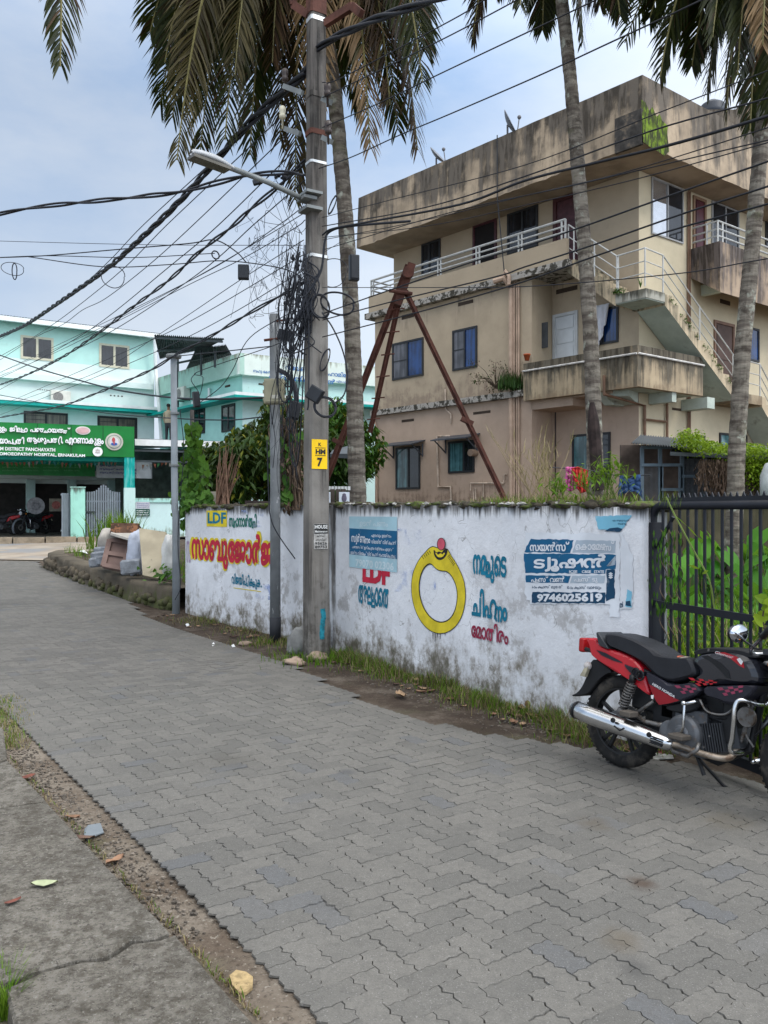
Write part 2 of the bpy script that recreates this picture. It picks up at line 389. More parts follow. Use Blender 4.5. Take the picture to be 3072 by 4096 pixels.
def wig(p, horiz, full):
    """offsets along one unit edge, the same seen from both neighbours"""
    if horiz: q = [V((p[0] + k, p[1] + d)) for k, d in (((0, 0), (.2, 0), (.36, .9), (.64, -.9), (.8, 0)) if full else ((0, 0), (.3, .9), (.7, -.9)))]
    else: q = [V((p[0] + d, p[1] + k)) for k, d in (((0, 0), (.2, 0), (.36, .9), (.64, -.9), (.8, 0)) if full else ((0, 0), (.3, .9), (.7, -.9)))]
    return q
def paver(i, j, hor):
    cx, cy = (i + 1, j + .5) if hor else (i + .5, j + 1)
    wpt = O2 + rc * (cx * W2) + ra * (cy * W2)
    ca, cb = [inside(O2 + rc * ((i + .5 + k * hor) * W2) + ra * ((j + .5 + k * (not hor)) * W2), LANE) for k in (0, 1)]
    if not (ca or cb): return
    one = not (ca and cb)                # at the edges of the lane a paver is cut in half
    if one and cb: i, j = (i + 1, j) if hor else (i, j + 1)
    if one: cx, cy = i + .5, j + .5
    if wpt.y < 2.2 or abs(wpt.x) > wpt.y * .62 + .6: return
    full = wpt.y < 8
    k0 = DEL / W2 * (.9 if full else .8); pts = []
    ex, ey = (1, 1) if one else (2, 1) if hor else (1, 2)
    def edge(ax, ay, horiz, rev):
        q = wig((ax, ay), horiz, full)
        q = [V((ax + (u.x - ax), ay + (u.y - ay) * k0 * .4)) if horiz else V((ax + (u.x - ax) * k0, ay + (u.y - ay))) for u in q]
        end = V((ax + 1, ay)) if horiz else V((ax, ay + 1))
        return q if not rev else [end] + q[:0:-1]
    for a in range(ex): pts += edge(i + a, j, True, False)
    for b in range(ey): pts += edge(i + ex, j + b, False, False)
    for a in range(ex - 1, -1, -1): pts += edge(i + a, j + ey, True, True)
    for b in range(ey - 1, -1, -1): pts += edge(i, j + b, False, True)
    cc = V((cx, cy)); hh = gz(wpt.y) + .012 + rnd.uniform(-.002, .002) * min(1, 25 / wpt.y ** 2) + .006 * mnoise.noise(V((wpt.x * 1.1, wpt.y * 1.1, 3)))
    far = min(1, 5 / wpt.y) ** 2; tx, ty = rnd.uniform(-.02, .02) * far, rnd.uniform(-.02, .02) * far; rot = rnd.uniform(-.025, .025); sh = V((rnd.uniform(-.012, .012), rnd.uniform(-.012, .012)))
    top, low = [], []
    for u in pts:
        d = u - cc
        d = V((d.x - d.y * rot, d.y + d.x * rot)) + sh
        for k, L, dz in ((.968 if full else .985 if wpt.y < 12 else .994, top, 0), (1 - .012, low, -.008)):
            L.append((O2 + rc * ((cc.x + d.x * k) * W2) + ra * ((cc.y + d.y * k) * W2), hh + dz + (d.x * tx + d.y * ty) * W2))
    top, low = [[(q, z - gz(wpt.y) + gz(q.y)) for q, z in L] for L in (top, low)]
    n = len(pts); V3 = [V((q.x, q.y, z)) for q, z in top]
    if full: mb.add(V3 + [V((q.x, q.y, z)) for q, z in low], [tuple(range(n))] + [(k, n + k, n + (k + 1) % n, (k + 1) % n) for k in range(n)])
    else: mb.add(V3, [tuple(range(n))])
# herringbone: horizontal unit at (i, j) when (i - j) % 4 == 0, vertical unit at (i, j) when (i - j) % 4 == 3
NN = 190
for j in range(-30, 240):
    for i in range(-150, 120):
        q = O2 + rc * (i * W2) + ra * (j * W2)
        if q.y < 2.0 or q.y > 24.5 or abs(q.x) > q.y * .62 + 1: continue
        m_ = (i - j) % 4
        if m_ == 0: paver(i, j, True)
        elif m_ == 3: paver(i, j, False)
road = mb.build('road', [M_PAVE, M_JOINT])
tag(road, kind='structure')
vs = [V((p.x, p.y, 0)) for p in LANE]
mb = MB(); step = .16; fx = {}
for j in range(1, 156):
    for i in range(-140, 38):
        q = V((i * step, j * step))
        if all(inside(q + V((a, b)), LANE) for a, b in ((0, 0), (.16, 0), (.16, .16), (0, .16))):
            mb.add([V((q.x + a * step, q.y + b * step, gz(q.y + b * step) - .001)) for a, b in ((0, 0), (1, 0), (1, 1), (0, 1))], [(0, 1, 2, 3)])
tag(mb.build('road_bedding', M_JOINT), kind='structure')
# concrete apron in front of the hospital gate
t = NT('sandy'); c = t.mix(t.ramp(t.noise(1.4, 7), .35, .65), (.235, .195, .155), (.31, .27, .22)); c = t.mix(t.ramp(t.noise(.5, 4), .5, .65), c, (.2, .2, .2)); M_SANDY = t.done(c, .95, 0, .15)
mb = MB(); mb.add([V((x, y, gz(y) + .012)) for x, y in ((-26, 23.2), (-14.5, 23.4), (-9.4, 22.6), (-8.2, 25), (-6.5, 30.5), (-26, 28.6))], [(0, 1, 2, 3, 4, 5)])
tag(mb.build('sandy_shoulder', M_SANDY), kind='structure')
# footpath slabs at the near left
t = NT('slab')
c = t.mix(t.ramp(t.noise(1.2, 7, .6), .35, .68), (.145, .132, .112), (.225, .207, .176)); c = t.mix(t.ramp(t.noise(5, 9, .75), .48, .7, 0, .75), c, (.07, .064, .052))
c = t.mix(t.ramp(t.noise(70, 5, .75), .5, .72, 0, .6), c, (.27, .26, .235)); c = t.mix(t.ramp(t.noise(38, 5, .7), .56, .68, 0, .75), c, (.045, .04, .035))
c = t.mix(t.ramp(t.noise(2.1, 5), .62, .75, 0, .5), c, (.2, .17, .1))
c = t.mix(t.ramp(t.noise(15, 8, .8), .42, .6, 0, .8), c, (.07, .061, .047)); c = t.mix(t.ramp(t.noise(52, 5, .8), .56, .66, 0, .8), c, (.3, .285, .25)); c = t.mix(t.ramp(t.noise(43, 4, .8, stretch=(1, 1.3, 1)), .56, .66, 0, .8), c, (.04, .035, .03)); c = t.mix(t.ramp(t.noise(29, 6, .75), .55, .68, 0, .55), c, (.25, .235, .205))
t.bump(t.noise(40, 7, .75), .02, 1.0); M_SLAB = t.done(c, .93, 0, .2)
def slab(pix, zt, th, seed, jag=(), name='footpath_slab'):
    pts = []
    for k, (px, py) in enumerate(pix):
        a = ground_pt(px, py, zt); b = ground_pt(*pix[(k + 1) % len(pix)], zt)
        n = max(2, int((b - a).length / .035)); amp = .024 if k in jag else .005
        for i in range(n):
            f = i / n; q = a.lerp(b, f); d = (b - a).normalized(); nn = V((d.y, -d.x, 0))
            w_ = amp * mnoise.noise(V((f * (b - a).length * 7, seed, 0))) + amp * .6 * mnoise.noise(V((f * (b - a).length * 22, seed + 5, 0)))
            pts.append(q + nn * w_ * min(1, 4 * f, 4 * (1 - f) + .2))
    cen = sum(pts, V((0, 0, 0))) / len(pts)
    ins = [p + (cen - p).normalized() * .012 for p in pts]
    mbs = MB(); n = len(pts)
    mbs.add([p for p in ins] + [p - V((0, 0, .012)) for p in pts] + [p - V((0, 0, th)) for p in pts],
            [tuple(range(n))] + [(i, n + i, n + (i + 1) % n, (i + 1) % n) for i in range(n)] + [(n + i, 2 * n + i, 2 * n + (i + 1) % n, n + (i + 1) % n) for i in range(n)])
    o = mbs.build(name, M_SLAB)
    # make sure the top faces up
    if o.data.polygons[0].normal.z < 0: o.data.flip_normals()
    return tag(o, kind='structure')
slab([(0, 3052), (35, 3042), (182, 3198), (0, 3224), (-400, 3270), (-400, 3060)], .085, .12, 1)
slab([(0, 3232), (186, 3206), (676, 3722), (620, 3745), (520, 3752), (415, 3818), (300, 3828), (120, 3880), (0, 3925), (-600, 4060), (-600, 3290)], .09, .13, 2, (2, 3, 4, 5, 6, 7, 8))
slab([(20, 3950), (160, 3888), (320, 3846), (425, 3838), (530, 3770), (640, 3757), (700, 3735), (1015, 4085), (1300, 4400), (900, 4500), (90, 4200)], .075, .12, 3, (0, 1, 2, 3, 4, 5))
slab([(0, 2905), (14, 2912), (28, 3028), (0, 3040), (-300, 3060), (-300, 2940)], .075, .12, 4)
# ================================================================ boundary wall along the lane
def wallmat():
    t = NT('white_wall'); z = t.sep()
    c = t.mix(t.ramp(t.noise(1.6, 7, .6), .3, .7), (.6, .61, .63), (.78, .79, .815))
    c = t.mix(t.ramp(t.noise(.8, 4), .5, .66, 0, .4), c, (.54, .56, .6))
    c = t.mix(t.ramp(t.noise(2.6, 9, .72, stretch=(1, 1, .7)), .58, .72, 0, .5), c, (.36, .35, .345))           # rubbed grey patches
    c = t.mix(t.ramp(t.noise(9, 9, .75, stretch=(1.4, 1.4, .8)), .64, .7, 0, .8), c, (.17, .155, .14))           # chips in the paint
    st = t.noise(1, 8, .65, stretch=(19, 19, .9)); g = t.ramp(z, 1.5, 1.8)
    c = t.mix(t.ramp(t.math('ADD', t.math('MULTIPLY', g, .55), t.math('MULTIPLY', st, .8)), .66, .94, 0, .93), c, (.045, .043, .04))
    big = t.ramp(t.noise(1.15, 8, .62), .4, .62); g = t.ramp(z, .95, .05)
    c = t.mix(t.math('MULTIPLY', t.ramp(t.math('ADD', t.math('MULTIPLY', big, .5), t.math('MULTIPLY', t.ramp(t.noise(5, 9, .75), .35, .65), .5)), .66, .9, 0, .7), t.ramp(z, 1.5, .6, .12, 1)), c, (.33, .315, .305))
    f = t.math('ADD', t.math('MULTIPLY', g, .5), t.math('ADD', t.math('MULTIPLY', t.ramp(t.noise(2.3, 9, .72), .33, .67), .34), t.math('MULTIPLY', t.ramp(t.noise(13, 8, .75, stretch=(1, 1, .6)), .35, .65), .16)))
    c = t.mix(t.ramp(f, .5, .84, 0, .82), c, (.21, .18, .14)); c = t.mix(t.ramp(f, .68, .95, 0, .9), c, (.085, .078, .05))
    cr = t.n('ShaderNodeTexVoronoi', feature='DISTANCE_TO_EDGE'); cr.inputs['Scale'].default_value = 2.6; ad = t.n('ShaderNodeVectorMath', operation='ADD'); nzc = t.n('ShaderNodeTexNoise'); nzc.inputs['Scale'].default_value = 3; t.l(t.pos, nzc.inputs['Vector']); t.l(t.pos, ad.inputs[0]); t.l(nzc.outputs['Color'], ad.inputs[1]); t.l(ad.outputs[0], cr.inputs['Vector'])
    c = t.mix(t.math('MULTIPLY', t.ramp(cr.outputs['Distance'], .012, .004), t.ramp(t.noise(1.9, 3), .5, .6, 0, .7)), c, (.2, .19, .18))
    t.bump(t.noise(11, 9, .72), .012, .8); return t.done(c, .88, 0, .25)
M_WHITE = wallmat()
M_MOSS = mat('moss_coping', (.05, .042, .03), .95, .5, 9, bump=.03, bscale=25, dirt=(.075, .1, .02), dirtamt=(.5, .6), dscale=7)
PA = Plane(WA, WB - WA); PB = Plane(WB, WC - WB); PC = Plane(WC, WD - WC)
wall = thing('boundary_wall', 'white painted compound wall covered in hand lettering, yellow ring and posters', 'wall', (WC.x, WC.y, 0))
def wall_seg(pl, L, zt0, zt1, end0=0, end1=0, seed=0):
    mbs = MB(); nx_, nz_ = int(L / .07), 24; vs = []
    for k in range(nz_ + 1):
        for i in range(nx_ + 1):
            x = L * i / nx_; zt = zt0 + (zt1 - zt0) * i / nx_ + .02 * mnoise.noise(V((x * 2.3, seed, 0)))
            z = (zt + .15) * k / nz_ - .15
            o = .003 * mnoise.noise(V((x * 2, z * 2, seed))) + .001 * mnoise.noise(V((x * 9, z * 9, seed)))
            vs.append(pl.p(x, z, o))
    fs = [(k * (nx_ + 1) + i, k * (nx_ + 1) + i + 1, (k + 1) * (nx_ + 1) + i + 1, (k + 1) * (nx_ + 1) + i) for k in range(nz_) for i in range(nx_)]
    b = len(vs); top = nz_ * (nx_ + 1)
    vs += [pl.p(0, -.15, -.2), pl.p(L, -.15, -.2), pl.p(L, zt1, -.2), pl.p(0, zt0, -.2)]
    fs += [(b + 1, b, b + 3, b + 2), tuple(top + i for i in range(nx_ + 1)) + (b + 2, b + 3)]
    fs += [tuple(k * (nx_ + 1) for k in range(nz_, -1, -1)) + (b, b + 3), tuple(k * (nx_ + 1) + nx_ for k in range(nz_ + 1)) + (b + 2, b + 1)]
    mbs.add(vs, fs); return mbs
LA, LB, LC = (WB - WA).length, (WC - WB).length, (WD - WC).length
wall_seg(PA, LA, 1.78, 1.795, seed=1).build('wall_panel', M_WHITE, wall, True)
wall_seg(PB, LB, 1.785, 1.79, seed=2).build('wall_panel', M_WHITE, wall, True)
wall_seg(PC, LC, 1.79, 1.735, seed=3).build('wall_panel', M_WHITE, wall, True)
mb = MB()       # the upright that divides two panels, stained dark
for pl, a, b, o in ((PC, -.02, .13, .03), (PB, .0, .06, .03)): mb.pb(pl, a, b, -.1, 1.785, -.21, o)
mb.build('wall_pier', plaster('pier_paint', (.56, .58, .6), (.05, .045, .04), 1.8, 1.6, 0, .6, .95, streak=14), wall)
mb = MB(); rr = random.Random(8)       # crumbling mossy coping: a row of lumps
for pl, L in ((PA, LA), (PB, LB), (PC, LC)):
    x = 0.0
    while x < L:
        sz = rr.uniform(.05, .12); x += sz * .75
        mb.sphere(pl.p(min(L - .02, x), 1.775 - (.04 * x / L if pl is PC else 0) + rr.uniform(-.005, .02), -.1 + rr.uniform(-.06, .075)), (sz, sz, rr.uniform(.02, .045)), 8, 5, jit=.6, seed=rr.random() * 90)
mb.build('coping', M_MOSS, wall, True)
mb = MB()       # broken pale mortar and plaster chips on the coping
for i in range(60):
    x = rr.uniform(.3, LC - .15); c = PC.p(x, 1.8 - .04 * x / LC, rr.uniform(-.12, .03)); a = rr.uniform(0, 3)
    mb.sphere(c, (rr.uniform(.015, .045), rr.uniform(.015, .04), rr.uniform(.008, .02)), 6, 4, jit=.7, seed=i * 1.7)
mb.build('mortar_chips', mat('mortar', (.3, .29, .27), .95, .3, 20), wall)
# ---- painted writing and drawing on the wall
def paint(name, col, wear=.5):
    t = NT(name); c = t.mix(t.ramp(t.noise(5, 6, .6), .35, .7), sc(col, .8), sc(col, 1.12))
    c = t.mix(t.ramp(t.noise(13, 9, .75), .63, .7, 0, wear), c, (.45, .44, .44)); return t.done(c, .8, 0, .25)
K_RED, K_YEL, K_TEAL, K_BLK, K_GRN, K_BLUE = (paint('red_paint', (.48, .022, .05)), paint('yellow_paint', (.68, .54, .03), .3), paint('teal_paint', (.008, .17, .27), .3),
    paint('black_paint', (.02, .02, .02), .2), paint('green_paint', (.02, .17, .13)), paint('faded_blue_paint', (.36, .44, .66), .9))
K_PINK, K_FADE = paint('faded_pink_paint', (.58, .46, .56), .9), paint('faded_violet_paint', (.4, .28, .42), .9)
def poly_px(mb, pl, pts, o=.01, m=0):
    mb.add([pl.pp(x, y, o) for x, y in pts], [tuple(range(len(pts)))[::-1]], m)
def quad_px(mb, pl, x0, x1, yt, yb, o, m=0, n=1):
    t0, t1 = pl.t(x0, o), pl.t(x1, o); z0, z1 = pl.z(x0, yb, o), pl.z(x0, yt, o)
    mb.add([pl.p(t0, z0, o), pl.p(t1, z0, o), pl.p(t1, z1, o), pl.p(t0, z1, o)], [(0, 1, 2, 3)], m)
def z6(x, y): return (700 + .6028 * x, 1950 + .6028 * y)          # a closer crop of the photograph
def z7(x, y): return (1300 + .8137 * x, 1950 + .8137 * y)
def wt6(mb, pl, s, x0, y0, x1, y1, o, bold, m=0, shear=0):
    a, b = z6(x0, y0), z6(x1, y1); wall_text(mb, pl, s, a[0], b[0], a[1], b[1], o, bold, m, shear)
mb = MB()
quad_px(mb, PA, *(z6(209, 0)[0], z6(344, 0)[0]), z6(0, 153)[1], z6(0, 258)[1], .006, 0)
wt6(mb, PA, 'LDF', 216, 165, 338, 238, .008, .035, 1)
wt6(mb, PA, 'സ്ഥാനാർത്ഥി', 358, 176, 540, 264, .0065, .035, 2)
wt6(mb, PA, 'സാബുജോർജ', 100, 286, 660, 518, .006, .06, 0)
wt6(mb, PA, 'സാബുജോർജ', 112, 300, 648, 512, .0085, .042, 3)
wt6(mb, PA, 'വിജയിപ്പിക്കുക..', 376, 568, 576, 654, .006, .026, 1)
quad_px(mb, PA, z6(388, 0)[0], z6(570, 0)[0], z6(0, 663)[1], z6(0, 668)[1], .006, 0)
wt6(mb, PA, 'സ', 76, 352, 104, 500, .006, .0, 4)
mb.build('painted_lettering', [K_YEL, K_TEAL, K_GRN, K_RED, K_FADE], wall)
mb = MB()
def wt7(mb, pl, s, x0, y0, x1, y1, o, bold, m=0, sh=0, tilt=False):
    a, b = z7(x0, y0), z7(x1, y1); wall_text(mb, pl, s, a[0], b[0], a[1], b[1], o, bold, m, sh, 1.0, tilt)
wt7(mb, PC, 'LDF', 184, 358, 318, 464, .006, .06, 0)
wt7(mb, PC, 'അല്ലാതെ', 164, 480, 316, 574, .006, .026, 1)
wt7(mb, PC, 'നമ്മുടെ', 728, 332, 890, 456, .006, .033, 1)
wt7(mb, PC, 'ചിഹ്നം', 722, 496, 894, 636, .006, .033, 1)
wt7(mb, PC, 'മോതിരം', 720, 650, 900, 734, .006, .026, 2)
mb.build('painted_lettering', [K_RED, K_TEAL, paint('maroon_paint', (.3, .03, .07))], wall)
t = NT('blue_wash'); n1 = t.ramp(t.noise(1, 7, .65, stretch=(5, 5, 9)), .46, .62); n2 = t.ramp(t.noise(2.1, 4), .42, .6)
t.done((.3, .4, .68), .85, 0, .2); t.val(t.b.inputs['Alpha'], t.math('MULTIPLY', t.math('MULTIPLY', n1, n2), .75)); M_WASH = t.m
mb = MB()                        # washed out blue paint of older lettering
for x0, x1, y0, y1 in ((356, 478, 196, 318), (330, 545, 352, 512), (300, 440, 404, 446)): poly_px(mb, PC, [z7(x0, y0 + 6), z7(x1 - 8, y0), z7(x1, y1 - 10), z7(x0 + 10, y1)], .0045)
for x0, x1, y0, y1 in ((500, 640, 640, 745), (440, 590, 150, 262)): poly_px(mb, PA, [z6(x0, y0), z6(x1, y0), z6(x1, y1), z6(x0, y1)], .0045)
mb.build('faded_brushwork', M_WASH, wall)
# the ring emblem
mb = MB()
def ell(cx, cy, rx, ry, n=56, a0=0, a1=2 * math.pi): return [(cx + rx * math.cos(a0 + (a1 - a0) * i / n), cy + ry * math.sin(a0 + (a1 - a0) * i / n)) for i in range(n + (0 if a1 - a0 > 6.28 else 1))]
def outer(k):
    # outline of the ring, clockwise from the top right of the crown, in crop pixels
    pts = [(605, 300), (618, 330), (640, 362), (664, 405), (684, 455), (692, 510), (690, 570), (676, 630), (650, 678), (615, 708), (575, 722), (535, 716), (498, 694), (466, 655), (440, 600),
           (425, 540), (422, 475), (430, 420), (448, 375), (470, 340), (490, 320), (506, 300), (520, 290), (534, 286), (560, 300), (585, 296)]
    c = (560, 505)
    return [(c[0] + (x - c[0]) * k, c[1] + (y - c[1]) * k) for x, y in pts]
def smooth(pts, it=2):
    for _ in range(it):
        q = []
        for i in range(len(pts)):
            a, b = pts[i], pts[(i + 1) % len(pts)]
            q += [(a[0] * .75 + b[0] * .25, a[1] * .75 + b[1] * .25), (a[0] * .25 + b[0] * .75, a[1] * .25 + b[1] * .75)]
        pts = q
    return pts
inner = [(600, 410), (628, 440), (648, 490), (652, 545), (642, 600), (622, 640), (596, 660), (566, 665), (538, 655), (508, 630), (482, 590), (466, 540), (460, 490), (466, 440), (482, 398), (504, 376), (520, 372), (532, 384), (548, 402), (572, 410)]
def ring_band(out_, inn, o, m):
    n = 96
    def resamp(p):
        p = p[:]; c = (560, 515)
        ang = []
        for i in range(n):
            a = 2 * math.pi * i / n; d = (math.cos(a), math.sin(a)); best = None
            for k in range(len(p)):
                x1, y1 = p[k][0] - c[0], p[k][1] - c[1]; x2, y2 = p[(k + 1) % len(p)][0] - c[0], p[(k + 1) % len(p)][1] - c[1]
                den = d[0] * (y2 - y1) - d[1] * (x2 - x1)
                if abs(den) < 1e-9: continue
                tt = (x1 * (y2 - y1) - y1 * (x2 - x1)) / den; uu = (x1 * d[1] - y1 * d[0]) / den
                if tt > 0 and -1e-6 <= uu <= 1 + 1e-6: best = max(best or 0, tt)
            ang.append((c[0] + d[0] * best, c[1] + d[1] * best))
        return ang
    A, B = resamp(out_), resamp(inn)
    mb.add([PC.pp(*z7(*q), o) for q in A] + [PC.pp(*z7(*q), o) for q in B], [(i, (i + 1) % n, n + (i + 1) % n, n + i)[::-1] for i in range(n)], m)
SO, SI = smooth(outer(1)), smooth(inner)
def shrink(p, k, c=(560, 515)):
    return [(c[0] + (x - c[0]) * k, c[1] + (y - c[1]) * k) for x, y in p]
ring_band(shrink(SO, 1.0), shrink(SI, .97), .006, 1)
ring_band(shrink(SO, .982), shrink(SI, 1.012), .008, 0)
poly_px(mb, PC, [z7(*q) for q in smooth([(532, 300), (536, 336), (556, 358), (580, 354), (598, 332), (604, 302), (585, 300), (575, 322), (560, 312), (548, 322)])], .010, 1)
poly_px(mb, PC, [z7(*q) for q in smooth([(541, 318), (548, 336), (560, 344), (578, 342), (590, 326), (585, 318), (578, 330), (568, 322), (556, 332), (549, 322)], 1)], .0115, 0)
for k in range(12):
    x, y = (612 + k * 4.2, 330 + k * 7) if k < 7 else (478 + (k - 7) * 8.5, 338 - (k - 7) * 7)
    dx, dy = (-9, 13) if k < 7 else (7, 14)
    poly_px(mb, PC, [z7(x - 1.6, y), z7(x + 1.6, y), z7(x + dx + 1.2, y + dy), z7(x + dx - 1.2, y + dy)], .010, 1)
poly_px(mb, PC, [z7(*q) for q in ell(571, 278, 21, 31)], .0115, 1)
poly_px(mb, PC, [z7(*q) for q in ell(571, 278, 18, 28)], .013, 2)
for k, (x, L) in enumerate(((530, 28), (541, 45), (552, 22), (566, 30), (590, 14))):
    poly_px(mb, PC, [z7(x - 1.5, 715), z7(x + 1.5, 715), z7(x + .7, 715 + L), z7(x - .7, 715 + L)], .0065, 1)
mb.build('painted_ring', [K_YEL, K_BLK, paint('pink_paint', (.55, .09, .13), .2)], wall)
# ---- posters pasted on the wall
def poster_mat(name, col, wear=.35):
    t = NT(name); c = t.mix(t.ramp(t.noise(2.5, 5), .35, .7), sc(col, .85), sc(col, 1.1)); c = t.mix(t.ramp(t.noise(8, 9, .75), .6, .66, 0, wear), c, (.55, .56, .58)); return t.done(c, .6, 0, .3)
Q_BLUE, Q_PALE, Q_WHITE, Q_GREY, Q_CYAN, Q_DARK = (poster_mat('poster_blue', (.004, .1, .22), .25), poster_mat('poster_pale', (.36, .55, .62)), poster_mat('poster_white', (.68, .71, .75), .2), poster_mat('poster_grey', (.38, .45, .52), .5),
    poster_mat('poster_cyan', (.2, .5, .66), .5), poster_mat('poster_dark', (.006, .05, .11), .2))
a = PC.pp(*z7(238, 280)); ps = thing('poster', 'faded pale blue money poster with a dark blue band, left of the painted ring', 'poster', (a.x, a.y, a.z))
mb = MB(); quad_px(mb, PC, z7(119, 0)[0], z7(354, 0)[0], z7(0, 142)[1], z7(0, 390)[1], .007, 0); mb.build('paper', Q_PALE, ps)
mb = MB(); poly_px(mb, PC, [z7(119, 200), z7(354, 214), z7(354, 352), z7(119, 328)], .0085, 0); mb.build('blue_band', Q_BLUE, ps)
mb = MB()
wt7(mb, PC, 'ഉടൻ പണം', 170, 160, 310, 195, .0085, .01, 1)
wt7(mb, PC, 'സ്വർണ്ണം', 130, 226, 222, 278, .010, .02, 0)
wt7(mb, PC, 'ഏറ്റവും ഉയർന്ന', 228, 226, 326, 246, .010, .01, 0); wt7(mb, PC, 'വിലയിൽ വിൽക്കാൻ', 228, 254, 350, 276, .010, .01, 0)
wt7(mb, PC, 'പണയത്തിൽ ഇരിക്കുന്ന സ്വർണ്ണം എടുത്ത്', 134, 282, 336, 302, .010, .01, 0); wt7(mb, PC, 'ഉയർന്ന വിലയ്ക്ക് വിൽക്കാൻ സഹായിക്കുന്നു', 126, 308, 346, 332, .010, .01, 0)
wt7(mb, PC, '79070 02306', 150, 350, 338, 388, .0085, .03, 1)
mb.build('lettering', [Q_WHITE, poster_mat('poster_white_faded', (.55, .66, .7))], ps)
a = PC.pp(*z7(1200, 420)); ps = thing('poster', 'torn blue and white tuition poster with a phone number', 'poster', (a.x, a.y, a.z))
def torn(mb, pts, o, m, seed, amp=5):
    r_ = random.Random(seed); out_ = []
    for i, (x, y) in enumerate(pts):
        x2, y2 = pts[(i + 1) % len(pts)]; n = max(1, int(math.hypot(x2 - x, y2 - y) / 14))
        for k in range(n): out_.append((x + (x2 - x) * k / n + (r_.uniform(-amp, amp) if k else 0), y + (y2 - y) * k / n + (r_.uniform(-amp, amp) if k else 0)))
    poly_px(mb, PC, [z7(*q) for q in out_], o, m)
mb = MB(); torn(mb, [(985, 222), (1450, 226), (1448, 640), (1398, 636), (1400, 575), (1010, 572), (980, 520)], .0065, 0, 3, 6)
torn(mb, [(1455, 215), (1512, 330), (1512, 595), (1450, 600)], .0065, 0, 4, 5); mb.build('paper', Q_WHITE, ps)
mb = MB()
torn(mb, [(1012, 252), (1222, 258), (1205, 322), (980, 318)], .008, 0, 5, 3); torn(mb, [(978, 324), (1380, 328), (1430, 332), (1428, 400), (1380, 402), (1378, 424), (984, 420)], .008, 0, 6, 3)
torn(mb, [(986, 432), (1208, 434), (1196, 470), (988, 466)], .008, 0, 7, 2); mb.build('blue_panel', Q_BLUE, ps)
mb = MB(); torn(mb, [(1236, 258), (1430, 262), (1426, 322), (1216, 320)], .008, 0, 8, 2); torn(mb, [(1216, 434), (1378, 432), (1372, 470), (1204, 470)], .008, 0, 9, 2); mb.build('grey_panel', Q_GREY, ps)
mb = MB(); torn(mb, [(1020, 514), (1378, 516), (1376, 570), (1016, 566)], .008, 0, 10, 3); torn(mb, [(1384, 404), (1424, 402), (1424, 545), (1382, 560)], .008, 0, 11, 3); mb.build('dark_panel', Q_DARK, ps)
mb = MB()
wt7(mb, PC, 'സയൻസ്', 1008, 270, 1200, 312, .010, .035, 0, tilt=True); wt7(mb, PC, 'കൊമേഴ്സ്', 1232, 268, 1422, 310, .010, .03, 0, tilt=True)
wt7(mb, PC, 'ട്യൂഷൻ', 1028, 338, 1384, 412, .010, .034, 0, tilt=True)
for s, x0, x1 in (('ICSE', 1200, 1240), ('CBSE', 1262, 1308), ('STATE', 1322, 1372)): wt7(mb, PC, s, x0, 407, x1, 421, .010, .03, 0, tilt=True)
wt7(mb, PC, 'പ്ലസ് വൺ', 1014, 438, 1178, 466, .010, .03, 0, tilt=True); wt7(mb, PC, 'പ്ലസ് ടു', 1226, 440, 1340, 468, .010, .03, 0, tilt=True)
wt7(mb, PC, '1-ാം ക്ലാസ് മുതൽ', 1018, 480, 1168, 500, .008, .015, 1, tilt=True); wt7(mb, PC, '10-ാം ക്ലാസ് വരെയും', 1190, 482, 1358, 504, .008, .015, 1, tilt=True)
wt7(mb, PC, '9746025619', 1042, 522, 1364, 562, .010, .05, 0, tilt=True)
for k in range(3): poly_px(mb, PC, [z7(1392 + 1, 424 + k * 9), z7(1404, 416 + k * 9), z7(1416, 424 + k * 9), z7(1404, 431 + k * 9)], .010, 0)
for k in range(9): poly_px(mb, PC, [z7(1384, 385), z7(1388, 388), z7(1428, 340 + k * 5), z7(1426, 337 + k * 5)], .0095, 2)
mb.build('lettering', [Q_WHITE, Q_DARK, Q_GREY], ps)
a = PC.pp(*z7(1420, 170)); ps = thing('poster', 'torn cyan scrap of poster near the top corner of the wall by the gate', 'poster', (a.x, a.y, a.z))
mb = MB(); torn(mb, [(1328, 140), (1508, 136), (1470, 195), (1440, 216), (1345, 206)], .0065, 0, 20, 3); mb.build('paper', Q_CYAN, ps)
mb = MB(); torn(mb, [(1372, 216), (1400, 200), (1440, 196), (1462, 204), (1450, 218)], .008, 0, 21, 2); wt7(mb, PC, 'എം ആലുങ്കൽ', 1412, 156, 1494, 168, .008, .005, 0); wt7(mb, PC, 'സാബു', 1440, 174, 1482, 186, .008, .005, 0)
mb.build('lettering', Q_DARK, ps)
a = PC.pp(*z7(1495, 550)); ps = thing('poster', 'narrow torn teal poster remnant beside the tuition poster', 'poster', (a.x, a.y, a.z))
mb = MB(); torn(mb, [(1486, 500), (1508, 512), (1508, 590), (1474, 584)], .008, 0, 24, 3); mb.build('paper', Q_CYAN, ps)
mb = MB(); torn(mb, [(1478, 560), (1500, 556), (1504, 584), (1478, 580)], .010, 0, 25, 2); wt7(mb, PC, 'ൽ', 1448, 560, 1466, 590, .008, .02, 0); mb.build('dark_print', Q_DARK, ps)
